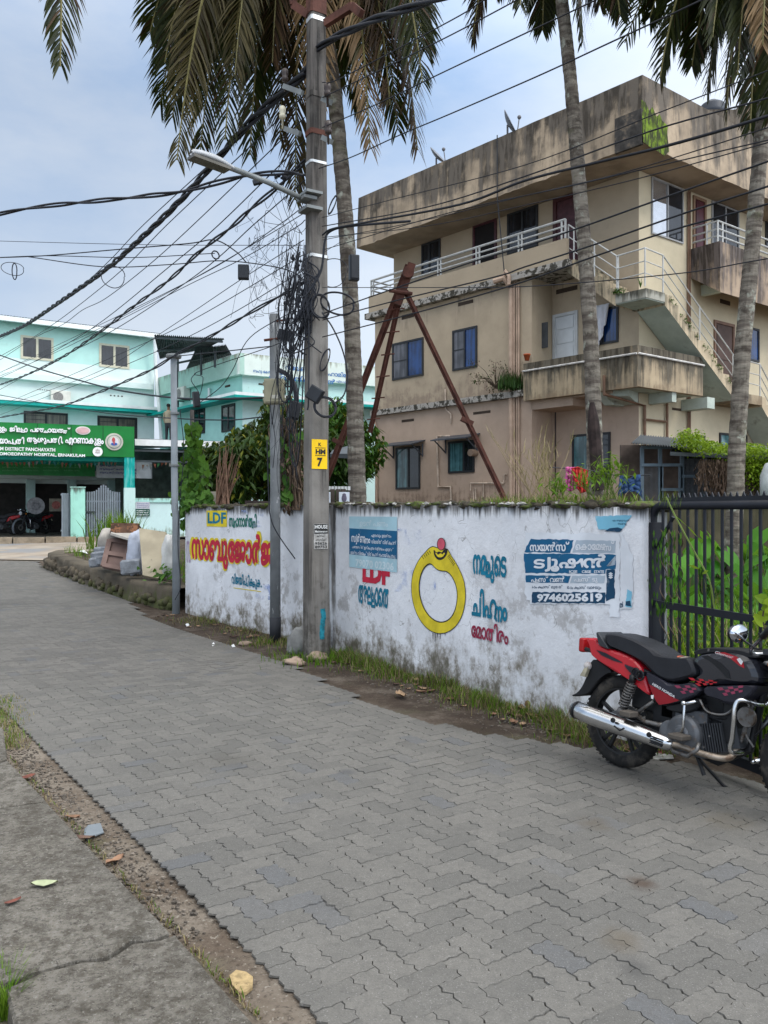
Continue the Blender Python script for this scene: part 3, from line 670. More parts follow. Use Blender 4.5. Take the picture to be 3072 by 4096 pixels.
# ================================================================ apartment building behind the wall
FL = Plane((5.62, 18.2), (.669, -.743)); FR = Plane((5.62, 18.2), (.798, .603))
def isect(ol, orr):              # where the two facades, pushed out by ol and orr, meet
    a, b = FL.n, FR.n; det = a.x * b.y - a.y * b.x
    return FL.O + V(((ol * b.y - orr * a.y) / det, (a.x * orr - b.x * ol) / det))
ZF, ZT, Z1A, Z1B, Z2A, Z2B, ZG = 9.24, 10.67, 4.45, 4.60, 7.20, 7.36, 1.0
PINK = (.41, .305, .23); TAN = (.38, .305, .215); CREAM = (.5, .43, .3)
M_GF = plaster('ground_floor_paint', PINK, (.16, .1, .07), zbot=1.6, blen=1.2, bcol=(.2, .14, .1))
M_FF = plaster('first_floor_paint', TAN, (.19, .15, .11), ztop=7.3, zlen=2.6, zbot=4.4, blen=1.3, amount=.35, bcol=(.25, .19, .14), streak=4)
M_TF = plaster('top_floor_paint', (.36, .29, .205), (.2, .16, .12), amount=.2, var=.06)
M_CR = plaster('cream_paint', CREAM, (.24, .19, .12), ztop=9.3, zlen=3, amount=.2, var=.08)
M_FAS = plaster('stained_fascia', (.36, .28, .195), (.046, .039, .032), ztop=11.0, zlen=1.9, amount=1.0, var=.28, streak=3.2)
M_BAL = plaster('stained_parapet', (.35, .275, .18), (.042, .037, .028), ztop=5.3, zlen=.9, zbot=4.2, blen=.4, amount=1.12, var=.2, streak=6, bcol=(.22, .16, .1))
M_SOFF = mat('soffit', (.33, .26, .19), .9, .2, 2)
M_SOFG = mat('pale_green_soffit', (.42, .47, .41), .9, .15, 2, dirt=(.25, .26, .22), dirtamt=(.55, .7))
M_LEDGE = mat('mossy_ledge', (.4, .37, .33), .95, .3, 6, bump=.02, dirt=(.05, .045, .035), dirtamt=(.46, .56), dscale=6)
M_FRAME = mat('dark_window_frame', (.02, .021, .023), .45, .1)
def glass(name, col, rough=.04):
    t = NT(name); t.bump(t.noise(1.4, 3), .004, .3); MATS[name] = t.done(t.mix(t.ramp(t.math('ADD', t.math('MULTIPLY', t.noise(2, 4), .5), t.math('MULTIPLY', t.noise(1, 3, .5, stretch=(16, 16, .5)), .5)), .4, .6), sc(col, .5), sc(col, 1.5)), rough, 0, .6); return MATS[name]
G_DARK, G_BLUE, G_TEAL, G_GREY = glass('dark_glass', (.014, .016, .02)), glass('blue_curtained_glass', (.004, .03, .115), .1), glass('teal_glass', (.06, .14, .15), .08), glass('grey_mesh', (.075, .075, .085), .4)
M_RAIL = mat('white_railing_paint', (.43, .43, .41), .5, .12, 8); M_PIPE = mat('painted_pipe', (.42, .3, .22), .7, .2, 3)
M_REDWD = mat('maroon_door', (.06, .018, .022), .45, .25, 9); M_WHTD = mat('white_door', (.5, .52, .53), .5, .06)
bl = thing('apartment_building', 'weathered tan apartment building with stained flat roof, outside stair and balconies', 'building', (5.62, 18.2, 1.0))
OP = .8                                  # the front block stands out from the veranda wall
tL0, tL1 = FL.t(1500, OP), FL.t(2127, OP)
tB = FL.t(2205, 0)                       # inner end of the veranda recess
W0 = FL.t(1575, 0)
# walls
mb = MB(); mb.pb(FL, tL0, tL1, ZG, Z1A, OP - 6, OP); mb.pb(FL, tL1, 0, ZG, Z1A, -6, 0)
mb.pb(FR, 0.002, 14, ZG, Z1A, -6, -.001, 1); mb.build('wall', [M_GF, M_CR], bl)
mb = MB(); mb.pb(FL, tL0, tL1, Z1A + .002, Z2A, OP - 6, OP); mb.pb(FL, tL1, 0, Z1A + .002, Z2A, -6, 0); mb.build('wall', M_FF, bl)
mb = MB(); mb.pb(FL, W0, 0, Z2A + .002, ZF, -6, 0); mb.build('wall', M_TF, bl)
mb = MB(); mb.pb(FR, 0.002, 14, Z1A + .002, ZF, -6, -.001); mb.build('wall', M_CR, bl)
# roof with deep stained fascia
c = isect(1.15, .85); tE = 9.05; E1 = c - FL.u * tE; E2 = c + FR.u * 15
back = [E2 - FR.n * 9, E1 - FL.n * 8]
def prism_xy(mb, pts, z0, z1, m=0): mb.prism([V((p.x, p.y, z0)) for p in pts][::1], (0, 0, z1 - z0), m)
mb = MB()
n_ = 60; rim = []
for a, b, n in ((E1, c, 60), (c, E2, 90)):
    for i in range(n): rim.append(a.lerp(b, i / n))
rim += [E2] + back
k = len(rim); cen = sum(rim, V((0, 0))) / k
vs = []
for i, p in enumerate(rim): vs.append(V((p.x, p.y, ZF + .03 * mnoise.noise(V((i * .35, 0, 0))) + .02 * mnoise.noise(V((i * 1.1, 7, 0))))))
for i, p in enumerate(rim): q = p + (cen - p).normalized() * .06; vs.append(V((q.x, q.y, ZT + .015 * mnoise.noise(V((i * .3, 3, 0))))))
mb.add(vs, [(i, (i + 1) % k, k + (i + 1) % k, k + i) for i in range(k)] + [tuple(range(k, 2 * k))], 0); mb.add(vs[:k], [tuple(range(k))[::-1]], 1)
roof = mb.build('roof', [M_FAS, M_SOFF], bl)
mb = MB()      # plaster fallen off at the corner: dark block and a bright green moss patch
mb.pb(Plane(c, FL.u, FL.n), -.62, .004, 9.22, 9.95, -.05, .02); mb.build('exposed_corner', mat('bare_concrete', (.05, .045, .04), .95, .5, 5, dirt=(.14, .11, .08), dirtamt=(.55, .65), dscale=5), roof)
PFR = Plane(c, FR.u, FR.n); mb = MB(); rr = random.Random(3); pts = [(0, 9.26), (.2, 9.22), (.45, 9.2), (.72, 9.16), (.9, 9.3), (.86, 9.7), (.9, 9.85), (.7, 9.9), (.62, 10.02), (.5, 9.93), (.38, 10.1), (.25, 9.98), (.14, 10.12), (0, 10.14)]
mb.add([PFR.p(a + .004, b, .035 - .05 * (b - 9.24)) for a, b in pts], [tuple(range(len(pts)))]); mb.build('moss_patch', mat('bright_moss', (.1, .15, .012), .95, .5, 7, dirt=(.03, .035, .012), dirtamt=(.46, .56), dscale=6, stretch=(2, 2, .6)), roof)
# ledges and balcony parapet of the top corridor
OX = OP + .12
tX = FL.t(2263, OX)
mb = MB(); mb.pb(FL, tL0 - .05, FL.t(2108, OX), Z1A - .02, Z1B - .02, OP - .2, OX + .02); mb.build('ledge', M_LEDGE, bl)
mb = MB(); mb.pb(FL, tL0 - .25, tX + .1, Z2A, Z2B, -.05, OX + .06); mb.build('ledge', M_LEDGE, bl)
mb = MB(); mb.pb(FL, tL0 - .15, tX, Z2B + .002, 7.86, OX - .12, OX - .01); mb.pb(FL, tL0 - .15, tL0 - .04, Z2B + .002, 7.86, 0, OX - .121)
mb.build('parapet', M_TF, bl)
def rail(mb, pts, r=.02):
    for a, b in zip(pts, pts[1:]): mb.tube([a, b], r, 6)
mb = MB(); x0, x1 = tL0 - .1, tX - .05; o = OX - .06
for z in (8.02, 8.15, 8.30): mb.tube([FL.p(x0, z, o), FL.p(x1, z, o)], .022 if z < 8.2 else .03, 6)
n = 5
for i in range(n + 1):
    x = x0 + (x1 - x0) * i / n
    for dx in (0, .1): mb.box(FL.p(x + dx - (.1 if i == n else 0), 8.08, o), (.035, .035, .46), (V((FL.u.x, FL.u.y, 0)), V((FL.n.x, FL.n.y, 0)), V((0, 0, 1))))
for z in (8.02, 8.15, 8.30): mb.tube([FL.p(x0, z, o), FL.p(x0, z, .1)], .022, 6)
mb.build('railing', M_RAIL, bl)
# windows and doors
def window(pl, px0, px1, yt, yb, o, panes, awn=False, frame=M_FRAME, fw=.05, split=.5, name='window', bars=0):
    t0, t1 = pl.t(px0, o), pl.t(px1, o); z1, z0 = pl.z(px0, yt, o), pl.z(px0, yb, o)
    f = MB(); fo = o + .035
    f.pb(pl, t0, t0 + fw, z0, z1, o - .01, fo); f.pb(pl, t1 - fw, t1, z0, z1, o - .01, fo)
    f.pb(pl, t0 + fw, t1 - fw, z0, z0 + fw, o - .01, fo); f.pb(pl, t0 + fw, t1 - fw, z1 - fw, z1, o - .01, fo)
    tm = t0 + (t1 - t0) * split
    if len(panes) > 1: f.pb(pl, tm - fw * .5, tm + fw * .5, z0 + fw, z1 - fw, o - .01, fo)
    for i in range(bars): 
        zz = z0 + (z1 - z0) * (i + 1) / (bars + 1); f.pb(pl, t0 + fw, tm - fw * .5, zz - .012, zz + .012, o - .01, fo - .01)
    w_ = f.build(name, frame, bl)
    cells = [(t0 + fw, t1 - fw)] if len(panes) == 1 else [(t0 + fw, tm - fw * .5), (tm + fw * .5, t1 - fw)]
    for (a, b), g in zip(cells, panes):
        p = MB(); p.pb(pl, a, b, z0 + fw, z1 - fw, o - .008, o + .012); p.build('pane', g, w_)
    if awn:
        p = MB(); za = z1 + .06; e = .18
        p.hexa([pl.p(t0 - e, za - .06, o + .5), pl.p(t1 + e, za - .06, o + .5), pl.p(t1 + e, za + .07, o), pl.p(t0 - e, za + .07, o),
                pl.p(t0 - e, za - .03, o + .5), pl.p(t1 + e, za - .03, o + .5), pl.p(t1 + e, za + .1, o), pl.p(t0 - e, za + .1, o)])
        for x in (t0 - .1, t1 + .1):
            p.beam(pl.p(x, za - .35, o + .02), pl.p(x, za, o + .02), .03, .03); p.beam(pl.p(x, za - .33, o + .02), pl.p(x, za - .05, o + .42), .025, .025)
        p.build('awning', mat('awning_sheet', (.05, .055, .065), .5, .2), w_)
    return w_
def door(pl, px0, px1, yt, z0, o, m, frame=M_FRAME, panels=0, fw=.07):
    t0, t1 = pl.t(px0, o), pl.t(px1, o); z1 = pl.z(px0, yt, o)
    f = MB(); f.pb(pl, t0, t0 + fw, z0, z1, o - .01, o + .035); f.pb(pl, t1 - fw, t1, z0, z1, o - .01, o + .035); f.pb(pl, t0 + fw, t1 - fw, z1 - fw, z1, o - .01, o + .035)
    d_ = f.build('door', frame, bl); p = MB(); p.pb(pl, t0 + fw, t1 - fw, z0, z1 - fw, o - .008, o + .008)
    for i in range(panels):
        h = (z1 - fw - z0) / panels; p.pb(pl, t0 + fw + .06, t1 - fw - .06, z0 + i * h + .04, z0 + (i + 1) * h - .04, o, o + .022)
    p.build('leaf', m, d_); return d_
window(FL, 1688, 1763, 980, 1103, 0, [G_DARK, G_DARK], split=.42)
door(FL, 1893, 1988, 905, 7.4, 0, mat('dark_doorway', (.012, .01, .01), .9, .1), M_REDWD)
window(FL, 2031, 2153, 858, 1020, 0, [G_DARK, G_DARK])
dd = door(FL, 2214, 2330, 800, 7.4, 0, M_REDWD, mat('door_frame_red', (.05, .012, .012), .5, .2), 3, .1)
window(FL, 1571, 1695, 1376, 1523, OP, [G_GREY, G_BLUE], bars=1); window(FL, 1812, 1910, 1324, 1485, OP, [G_GREY, G_BLUE], bars=1)
window(FL, 1585, 1682, 1792, 1958, OP, [G_TEAL, G_DARK], True, split=.53); window(FL, 1795, 1899, 1768, 1894, OP, [G_TEAL, G_DARK], True, split=.6)
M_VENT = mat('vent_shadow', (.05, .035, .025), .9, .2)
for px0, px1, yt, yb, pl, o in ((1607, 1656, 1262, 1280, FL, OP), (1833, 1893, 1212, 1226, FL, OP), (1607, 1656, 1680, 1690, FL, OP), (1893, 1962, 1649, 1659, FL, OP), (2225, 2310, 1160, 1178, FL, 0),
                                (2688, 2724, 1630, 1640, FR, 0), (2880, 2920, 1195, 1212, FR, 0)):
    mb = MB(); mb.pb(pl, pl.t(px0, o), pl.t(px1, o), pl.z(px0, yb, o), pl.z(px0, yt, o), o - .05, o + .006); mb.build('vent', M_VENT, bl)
# veranda recess of the lower two floors: side wall, lintel, white door, blue window
mb = MB(); tv = FL.t(2135, OP)
mb.pb(FL, tL1 + .004, FL.t(2290, OP), 4.10, Z1A, .01, OP - .01); mb.pb(FL, FL.t(2290, OP) + .002, FL.t(2460, .62), 4.27, Z1A, .01, OP - .01); mb.build('lintel', M_GF, bl)
mb = MB(); mb.pb(FL, tL1, FL.t(2250, OP), 1.4, 1.9, .01, OP - .1); mb.build('plinth', M_GF, bl)
door(FL, 2213, 2313, 1262, 4.65, 0, M_WHTD, mat('white_frame', (.45, .46, .46), .6, .1), 5)
window(FL, 2375, 2475, 1243, 1385, 0, [G_GREY, G_BLUE], split=.4)
window(FL, 2291, 2443, 1740, 1925, 0, [G_TEAL, G_DARK], split=.48)
mb = MB(); a, b = FL.pp(2222, 1620), FL.pp(2222, 1960); mb.tube([a + V((0, 0, .3)), b], .02, 6); mb.build('drain_pipe', mat('dark_pipe', (.05, .035, .03), .6, .2), bl)
# first floor balcony
OL, OR = 1.0, .65
q = isect(OL, OR); qi = isect(OL - .12, OR - .12); t0 = FL.t(2093, OL); A0 = FL.O + FL.u * t0 + FL.n * OL; tR = FR.t(2812, OR); B0 = FR.O + FR.u * tR + FR.n * OR
Ai = FL.O + FL.u * t0 + FL.n * (OL - .12); Bi = FR.O + FR.u * tR + FR.n * (OR - .12)
mb = MB()
prism_xy(mb, [A0, q, qi, Ai], 4.30, 5.17); prism_xy(mb, [q + FR.u * .003, B0, Bi, qi + FR.u * .003], 4.31, 5.172)
mb.build('parapet', M_BAL, bl)
mb = MB(); z = 4.99
for a, b, pl in ((A0, q, FL), (q, B0, FR)): mb.tube([V((a.x, a.y, z)) + V((pl.n.x, pl.n.y, 0)) * .03, V((b.x, b.y, z)) + V((pl.n.x, pl.n.y, 0)) * .03], .022, 6)
mb.build('conduit', mat('white_conduit', (.5, .48, .45), .7, .25, 9), bl)
mb = MB(); prism_xy(mb, [Ai, qi, FL.O, FL.O + FL.u * t0], 4.33, 4.58); prism_xy(mb, [qi, Bi, FR.O + FR.u * tR, FR.O + FR.u * .01], 4.332, 4.582); mb.build('balcony_slab', M_SOFG, bl)
mb = MB()           # tapered brackets under the balcony
mb.hexa([FL.p(-.55, 4.06, .02), FL.p(-.35, 4.06, .02), FL.p(-.35, 4.06, .5), FL.p(-.55, 4.06, .5), FL.p(-.55, 4.33, .02), FL.p(-.35, 4.33, .02), FL.p(-.35, 4.33, OL - .1), FL.p(-.55, 4.33, OL - .1)])
mb.hexa([FL.p(-.36, 4.08, .02), FL.p(0, 4.08, .02), FL.p(.12, 4.2, .6), FL.p(-.36, 4.2, .75), FL.p(-.36, 4.33, .02), FL.p(0, 4.33, .02), FL.p(.12, 4.33, .6), FL.p(-.36, 4.33, .75)])
t_ = FR.t(2640, .3); mb.pb(FR, t_, t_ + .16, 4.1, 4.33, .01, OR - .05); t_ = FR.t(2770, .3); mb.pb(FR, t_, t_ + .3, 4.05, 4.3, .01, OR + .02)
mb.build('bracket', M_SOFG, bl)
# outside stair: landing around the corner, one flight up to the corridor and flights down
def stair_flight(pl, ta, za, tb, zb, o0, o1, n, name='stair_flight'):
    mb = MB(); und, top = [], []
    for i in range(n):
        f0, f1 = i / n, (i + 1) / n; t_0, t_1 = ta + (tb - ta) * f0, ta + (tb - ta) * f1; zs = za + (zb - za) * ((i + (1 if zb > za else 0)) / n)
        zz0, zz1 = za + (zb - za) * f0 - .24, za + (zb - za) * f1 - .24
        c_ = [pl.p(t_0, zz0, o1), pl.p(t_1, zz1, o1), pl.p(t_1, zz1, o0), pl.p(t_0, zz0, o0), pl.p(t_0, zs, o1), pl.p(t_1, zs, o1), pl.p(t_1, zs, o0), pl.p(t_0, zs, o0)]
        if t_1 < t_0: c_ = [c_[1], c_[0], c_[3], c_[2], c_[5], c_[4], c_[7], c_[6]]
        mb.add(c_, [(3, 2, 1, 0)], 1); mb.add(c_, [(4, 5, 6, 7), (0, 1, 5, 4), (1, 2, 6, 5), (2, 3, 7, 6), (3, 0, 4, 7)], 0)
    return mb.build(name, [M_STAIR, M_SOFG], bl)
M_STAIR = plaster('stained_stair', (.46, .37, .25), (.07, .065, .045), ztop=7, zlen=3, amount=.75, var=.2, streak=9, bcol=(.1, .1, .03))
SL, SR = .82, .72
q = isect(SL, SR); tl, tr = FL.t(2462, SL), FR.t(2660, SR)
lA = FL.O + FL.u * tl; lB = FR.O + FR.u * tr
mb = MB(); prism_xy(mb, [lA + FL.n * SL, q, FL.O, lA], 6.17, 6.36); prism_xy(mb, [q + FR.u * .002, lB + FR.n * SR, lB, FL.O + FR.u * .003], 6.172, 6.362); mb.build('landing', [plaster('landing_concrete', (.34, .33, .28), (.05, .047, .035), 6.4, .25, amount=.9, streak=9)], bl)
mb = MB(); prism_xy(mb, [lA + FL.n * (SL - .02), q - (FL.n + FR.n) * .02, FL.O, lA], 6.15, 6.169); prism_xy(mb, [q - (FL.n + FR.n) * .02 + FR.u * .002, lB + FR.n * (SR - .02), lB, FL.O + FR.u * .003], 6.151, 6.1715); mb.build('landing_soffit', M_SOFG, bl)
stair_flight(FL, tl - .002, 6.36, FL.t(2268, SL), 7.36, .02, SL, 6)
tr2 = FR.t(2940, SR); stair_flight(FR, tr + .002, 6.34, tr2, 4.55, .02, SR, 11)
tq0, tq1 = FR.t(2965, SR), FR.t(3048, SR)
mb = MB(); mb.pb(FR, tr2 + .004, tq1, 4.28, 4.5, .01, SR); mb.build('landing', M_BAL, bl)
stair_flight(FR, tq1 + .003, 4.48, tq1 + 2.6, 2.2, .02, SR, 13)
def handrail(pts, posts, name='railing', r=.017):
    mb = MB()
    for dz in (0, -.27, -.52):
        mb.tube([p + V((0, 0, dz)) for p in pts], r if dz == 0 else r * .7, 6)
    for p in posts: mb.tube([p, p - V((0, 0, .8))], r, 6)
    return mb.build(name, M_RAIL, bl)
e = .05
pL0 = FL.p(FL.t(2268, SL), 8.2, SL - e); pL1 = FL.p(tl, 7.2, SL - e); pq = V((q.x, q.y, 7.22)) - V((FL.n.x + FR.n.x, FL.n.y + FR.n.y, 0)) * e; pR1 = FR.p(tr, 7.18, SR - e); pR2 = FR.p(tr2, 5.38, SR - e)
handrail([pL0, pL1], [pL0, pL0.lerp(pL1, .12), pL0.lerp(pL1, .55), pL1]); handrail([pL1, pq, pR1], [pL1 + V((.03, 0, 0)), pq, pR1]); handrail([pR1, pR2], [pR1.lerp(pR2, .5), pR2])
p3 = FR.p(tq0 - .2, 5.32, SR - e); p4 = FR.p(tq1, 5.28, SR - e); p5 = FR.p(tq1 + 2.4, 3.1, SR - e); handrail([p3, p4, p5], [p4, p4.lerp(p5, .5)])
# right hand facade
window(FR, 2604, 2730, 707, 935, 0, [mat('reflective_glass', (.6, .61, .63), .03, .05, metal=.85), G_DARK], frame=mat('alu_frame', (.3, .3, .3), .4, .1), fw=.035)
door(FR, 2770, 2822, 781, 7.3, 0, mat('red_door', (.065, .012, .018), .35, .3, 5), mat('tan_frame', (.2, .12, .07), .6, .1), 3)
window(FR, 2845, 2953, 803, 985, 0, [G_DARK, G_DARK], fw=.035, frame=mat('alu_frame', (.3, .3, .3), .4, .1))
door(FR, 2854, 2935, 1279, 4.5, 0, mat('brown_door', (.07, .04, .03), .6, .2), mat('brown_frame', (.16, .09, .06), .6, .2), 2)
window(FR, 2987, 3034, 1306, 1441, 0, [G_BLUE]); window(FR, 2720, 2817, 1733, 1830, 0, [G_TEAL, G_DARK]); window(FR, 2876, 2985, 1730, 1815, 0, [G_TEAL, G_DARK], split=.6)
window(FR, 3060, 3140, 840, 990, 0, [G_DARK])
tb0 = FR.t(2759, 0); ob = .74; mb = MB()          # top balcony with sloping underside
c_ = [FR.p(tb0 + .05, 6.72, ob), FR.p(14, 6.72, ob), FR.p(14, 7.0, .01), FR.p(tb0 + .05, 7.2, .01), FR.p(tb0, 7.87, ob + .02), FR.p(14, 7.87, ob + .02), FR.p(14, 7.87, .01), FR.p(tb0, 7.87, .01)]
mb.hexa(c_); mb.build('balcony', plaster('stained_balcony', (.34, .255, .18), (.05, .042, .04), 7.95, 1.4, amount=1.1, var=.2, streak=5), bl)
mb = MB(); mb.pb(FR, tb0 + .45, tb0 + .6, 6.85, 7.1, .01, .6); mb.build('bracket', M_SOFG, bl)
mb = MB()
for z in (8.02, 8.18, 8.36): mb.tube([FR.p(tb0 + .05, z, .05), FR.p(tb0 + .05, z, ob - .06), FR.p(14, z, ob - .06)], .022, 6)
for x in (tb0 + .05, tb0 + .25, tb0 + 1.5, tb0 + 1.7, tb0 + 3, tb0 + 3.2, tb0 + 4.6): mb.box(FR.p(x, 8.12, ob - .06), (.035, .035, .5))
mb.box(FR.p(tb0 + .05, 8.12, ob * .55), (.035, .035, .5)); mb.build('railing', M_RAIL, bl)
# pipes on the front
mb = MB()
for px, r, zt in ((2050, .06, 7.1), (2062, .022, 7.2), (2072, .018, 7.1), (2080, .022, 7.1)): a = FL.t(px, OP); mb.tube([FL.p(a, zt, OP + .05), FL.p(a, 1.3, OP + .05)], r, 8)
a = FL.t(2040, OP); mb.tube([FL.p(a - .3, 7.28, OX + .1), FL.p(a, 7.3, OX + .1), FL.p(a + .06, 7.1, OP + .08)], .07, 8)
a = FL.t(2040, OP); mb.tube([FL.p(a - .05, 7.3, OX + .1), FL.p(a + .05, 7.45, OX + .1), FL.p(a + .15, 7.3, OX + .1), FL.p(a + .15, 7.1, OX + .1)], .045, 8)
mb.build('drain_pipe', M_PIPE, bl)
mb = MB(); a = FL.t(1512, OP); mb.tube([FL.p(a - .15, 4.5, OP + .1), FL.p(a - .1, 4.3, OP + .05), FL.p(a, 4.1, OP + .05), FL.p(a, 1.3, OP + .05)], .025, 6); mb.build('drain_pipe', M_PIPE, bl)
def z9(x, y): return (1400 + .4822 * x, 1600 + .4822 * y)
for k, (m_, ch) in enumerate(((.03, [(832, 300), (722, 300), (732, 720), (835, 720), (838, 830)]), (.02, [(1000, 750), (1000, 690), (1275, 690), (1280, 625), (1298, 615)]), (.018, [(1108, 690), (1105, 805), (1090, 805)]), (.018, [(1024, 828), (1024, 730), (1040, 730), (1042, 828)]), (.02, [(790, -90), (792, 75), (838, 120), (836, 200)]))):
    mb = MB(); mb.tube([FL.pp(*z9(x, y), OP + .04) for x, y in ch], m_, 6); mb.build('water_pipe', mat('rusty_pale_pipe', (.45, .36, .28), .7, .3, 6), bl)
mb = MB(); a = FL.pp(*z9(1045, 440), OP); mb.tube([a, a + V((FL.n.x, FL.n.y, 0)) * .22], .09, 12); mb.build('vent_pipe', mat('vent_stub', (.2, .14, .1), .7, .2), bl)
for px in (2694, 2702):
    mb = MB(); a = FR.t(px - 60, 0); a = FR.t(2750, 0) + (.04 if px > 2700 else -.03); mb.tube([FR.p(a, 9.2, .04), FR.p(a, 1.5, .04)], .022, 6); mb.build('drain_pipe', mat('brown_pipe', (.16, .09, .055), .6, .2), bl)
mb = MB(); a = FR.t(2585, .1); b = FR.t(2675, .1)
mb.tube([FL.p(-.2, 4.62, OL + .05), FL.p(-.2, 4.22, OL + .05), FR.p(a, 4.05, .06), FR.p(a, 1.5, .06)], .035, 8); mb.tube([FR.p(b, 4.3, .06), FR.p(b, 1.5, .06)], .03, 8); mb.tube([FR.p(a, 3.75, .06), FR.p(b, 3.75, .06)], .025, 6); mb.build('drain_pipe', mat('brown_pipe', (.16, .09, .055), .6, .2), bl)
mb = MB(); a = FL.t(1990, 1.15); mb.tube([FL.p(a, 10.7, 1.16), FL.p(a + .02, 9.2, 1.18), FL.p(a + .1, 7.3, 1.0)], .014, 5)
mb.build('roof_cable', M_FRAME, bl)
mb = MB(); mb.pb(FL, FL.t(2165, .4), FL.t(2190, .4), 5.6, 6.2, .38, .42); mb.build('meter_box', mat('meter_grey', (.05, .055, .06), .5, .2), bl)
# projecting side canopy at the left end
mb = MB(); a = FL.t(1395, OP - 1.5); b = tL0 - .002
mb.hexa([FL.p(b - .75, 5.4, -.4), FL.p(b, 5.4, -.4), FL.p(b, 5.4, -2.4), FL.p(b - .75, 5.4, -2.4), FL.p(b - .1, 6.7, -.4), FL.p(b, 6.7, -.4), FL.p(b, 6.7, -2.4), FL.p(b - .1, 6.7, -2.4)]); mb.build('side_canopy', M_FF, bl)
# loose things on the building
def dish(px, py, d, rad, az, label, el=35):
    p = P(px, py, d); t_ = thing('satellite_dish', label, 'satellite dish', p)
    mb = MB(); M_ = Matrix.Rotation(R(az), 4, 'Z') @ Matrix.Rotation(R(90 - el), 4, 'X')
    pr = [(rad * k / 8, .28 * rad * (k / 8) ** 2) for k in range(1, 9)] + [(rad * .97, .28 * rad + .012), (.02, .02)]
    mb.lathe(pr, n=24); mb.v = [p + V((0, 0, .12)) + (M_ @ q) for q in mb.v]; mb.build('reflector', mat('dish_grey', (.1, .11, .13), .45, .2), t_, True)
    mb = MB(); h = p + V((0, 0, .12)); f = M_ @ V((0, 0, rad * .95)); lo = M_ @ V((0, -rad, .1))
    mb.tube([p - V((0, 0, .3)), h], .025, 6); mb.tube([h + lo, h + f], .014, 5); mb.sphere(h + f, .05, 8, 5); mb.build('mast_and_arm', mat('dish_arm', (.13, .13, .14), .5, .1), t_)
dish(2030, 520, 19.6, .33, 68, 'grey satellite dish tilted up on the roof edge, right of the other dish', 25)
dish(1745, 650, 22, .3, 60, 'pale satellite dish on the far roof edge, left of the other dish', 40)
tk = thing('water_tank', 'black cylindrical water tank on the roof beneath the palm fronds', 'water tank', P(2850, 452, 22) - V((0, 0, .1)))
p = tk.location.copy(); mb = MB(); mb.lathe([(.3, 0), (.31, .14), (.3, .16), (.31, .28), (.28, .32), (.2, .37), (.12, .38), (.12, .42), (.02, .43)], p, n=28); mb.build('tank', mat('tank_black', (.03, .035, .045), .5, .1), tk, True)
mb = MB(); mb.box(p + V((.1, 0, -.35)), (.9, .8, .7)); mb.box(p + V((.95, .1, -.3)), (.8, .9, .85)); mb.build('tank_stand', M_FAS, tk)
# white cloth hung in front of the blue window
mb = MB(); n = 14; m = 12; a0, a1 = FL.t(2380, .1), FL.t(2437, .1)
vs = []
for j in range(m + 1):
    for i in range(n + 1):
        f, g = i / n, j / m; t_ = a0 + (a1 - a0) * f; zt = 6.42; L = .95 - .75 * max(0, f - .35)
        vs.append(FL.p(t_ - .1 * g * f, zt - L * g, .1 + .03 * math.sin(f * 16) * (.4 + g)))
mb.add(vs, [(j * (n + 1) + i, j * (n + 1) + i + 1, (j + 1) * (n + 1) + i + 1, (j + 1) * (n + 1) + i) for j in range(m) for i in range(n)])
o = mb.build('hanging_cloth', mat('spotted_white_cloth', (.62, .62, .66), .9, .05, dirt=(.12, .13, .3), dirtamt=(.68, .7), dscale=9), smooth=True); tag(o, 'white spotted cloth hung before the blue window on the first floor', 'cloth')
o.modifiers.new('s', 'SOLIDIFY').thickness = .006
# small flower pot on the balcony parapet
pp_ = FL.pp(2108, 1442, OL - .06); fp = thing('flower_pot', 'small orange flower pot with seedling on the balcony parapet', 'flower pot', pp_)
mb = MB(); mb.lathe([(.05, 0), (.075, .12), (.085, .12), (.085, .15), (.07, .15), (.06, .12)], pp_, n=16); mb.build('pot', mat('terracotta', (.42, .09, .03), .7, .1), fp, True)
# ================================================================ hospital at the end of the lane
H1 = Plane((-11.1, 40), (.843, .538)); H2 = Plane((-5.8, 33.8), (.862, .506)); H3 = Plane((-5.8, 33.8), (.627, -.779)); HS = Plane((-9.4, 31), (.935, .355))
def q1(x, y): return (.4972 * x, 1200 + .4972 * y)
def q2(x, y): return (.4822 * x, 1680 + .4822 * y)
def q3(x, y): return (600 + .5425 * x, 1100 + .5425 * y)
M_MINT = plaster('mint_paint', (.46, .69, .63), (.2, .25, .2), amount=.2, var=.05); M_PALE = plaster('pale_mint_paint', (.66, .74, .71), (.14, .15, .12), amount=.1, ztop=13, zlen=2, var=.05)
M_TEAL = mat('teal_trim', (.0, .3, .26), .5, .12); M_PWHT = mat('white_pvc', (.72, .73, .72), .4, .06); M_MINT2 = plaster('mint_wall', (.52, .7, .67), (.1, .12, .09), zbot=.7, blen=.35, bcol=(.12, .16, .08), var=.05)
M_PALEW = plaster('pale_parapet', (.66, .74, .68), (.16, .17, .13), ztop=8.3, zlen=.5, amount=.75, var=.05, streak=9)
hs = thing('hospital_building', 'mint and white hospital block with sheet roof, sunshade and sliding windows', 'building', (-11.1, 40, .7))
def hz(pl, px, py, o=0): return pl.z(px, py, o)
T1 = H1.t(617); zE = H1.z(617, 1354); zM = H1.z(617, 1483); zS = H1.z(617, 1650)
TL = T1 - 18
mb = MB(); mb.pb(H1, TL, T1, zM, zE, -8, 0); mb.build('wall', M_MINT, hs)
mb = MB(); mb.pb(H1, TL, T1, .6, zM - .002, -8, .0); mb.pb(H1, TL, T1 - .1, H1.z(617, 1562), H1.z(617, 1540), .0, .25); mb.build('wall', M_PALE, hs)
mb = MB(); mb.pb(H1, TL, T1 + .1, zE - .08, zE + .12, .45, .62); mb.build('gutter', M_PWHT, hs)
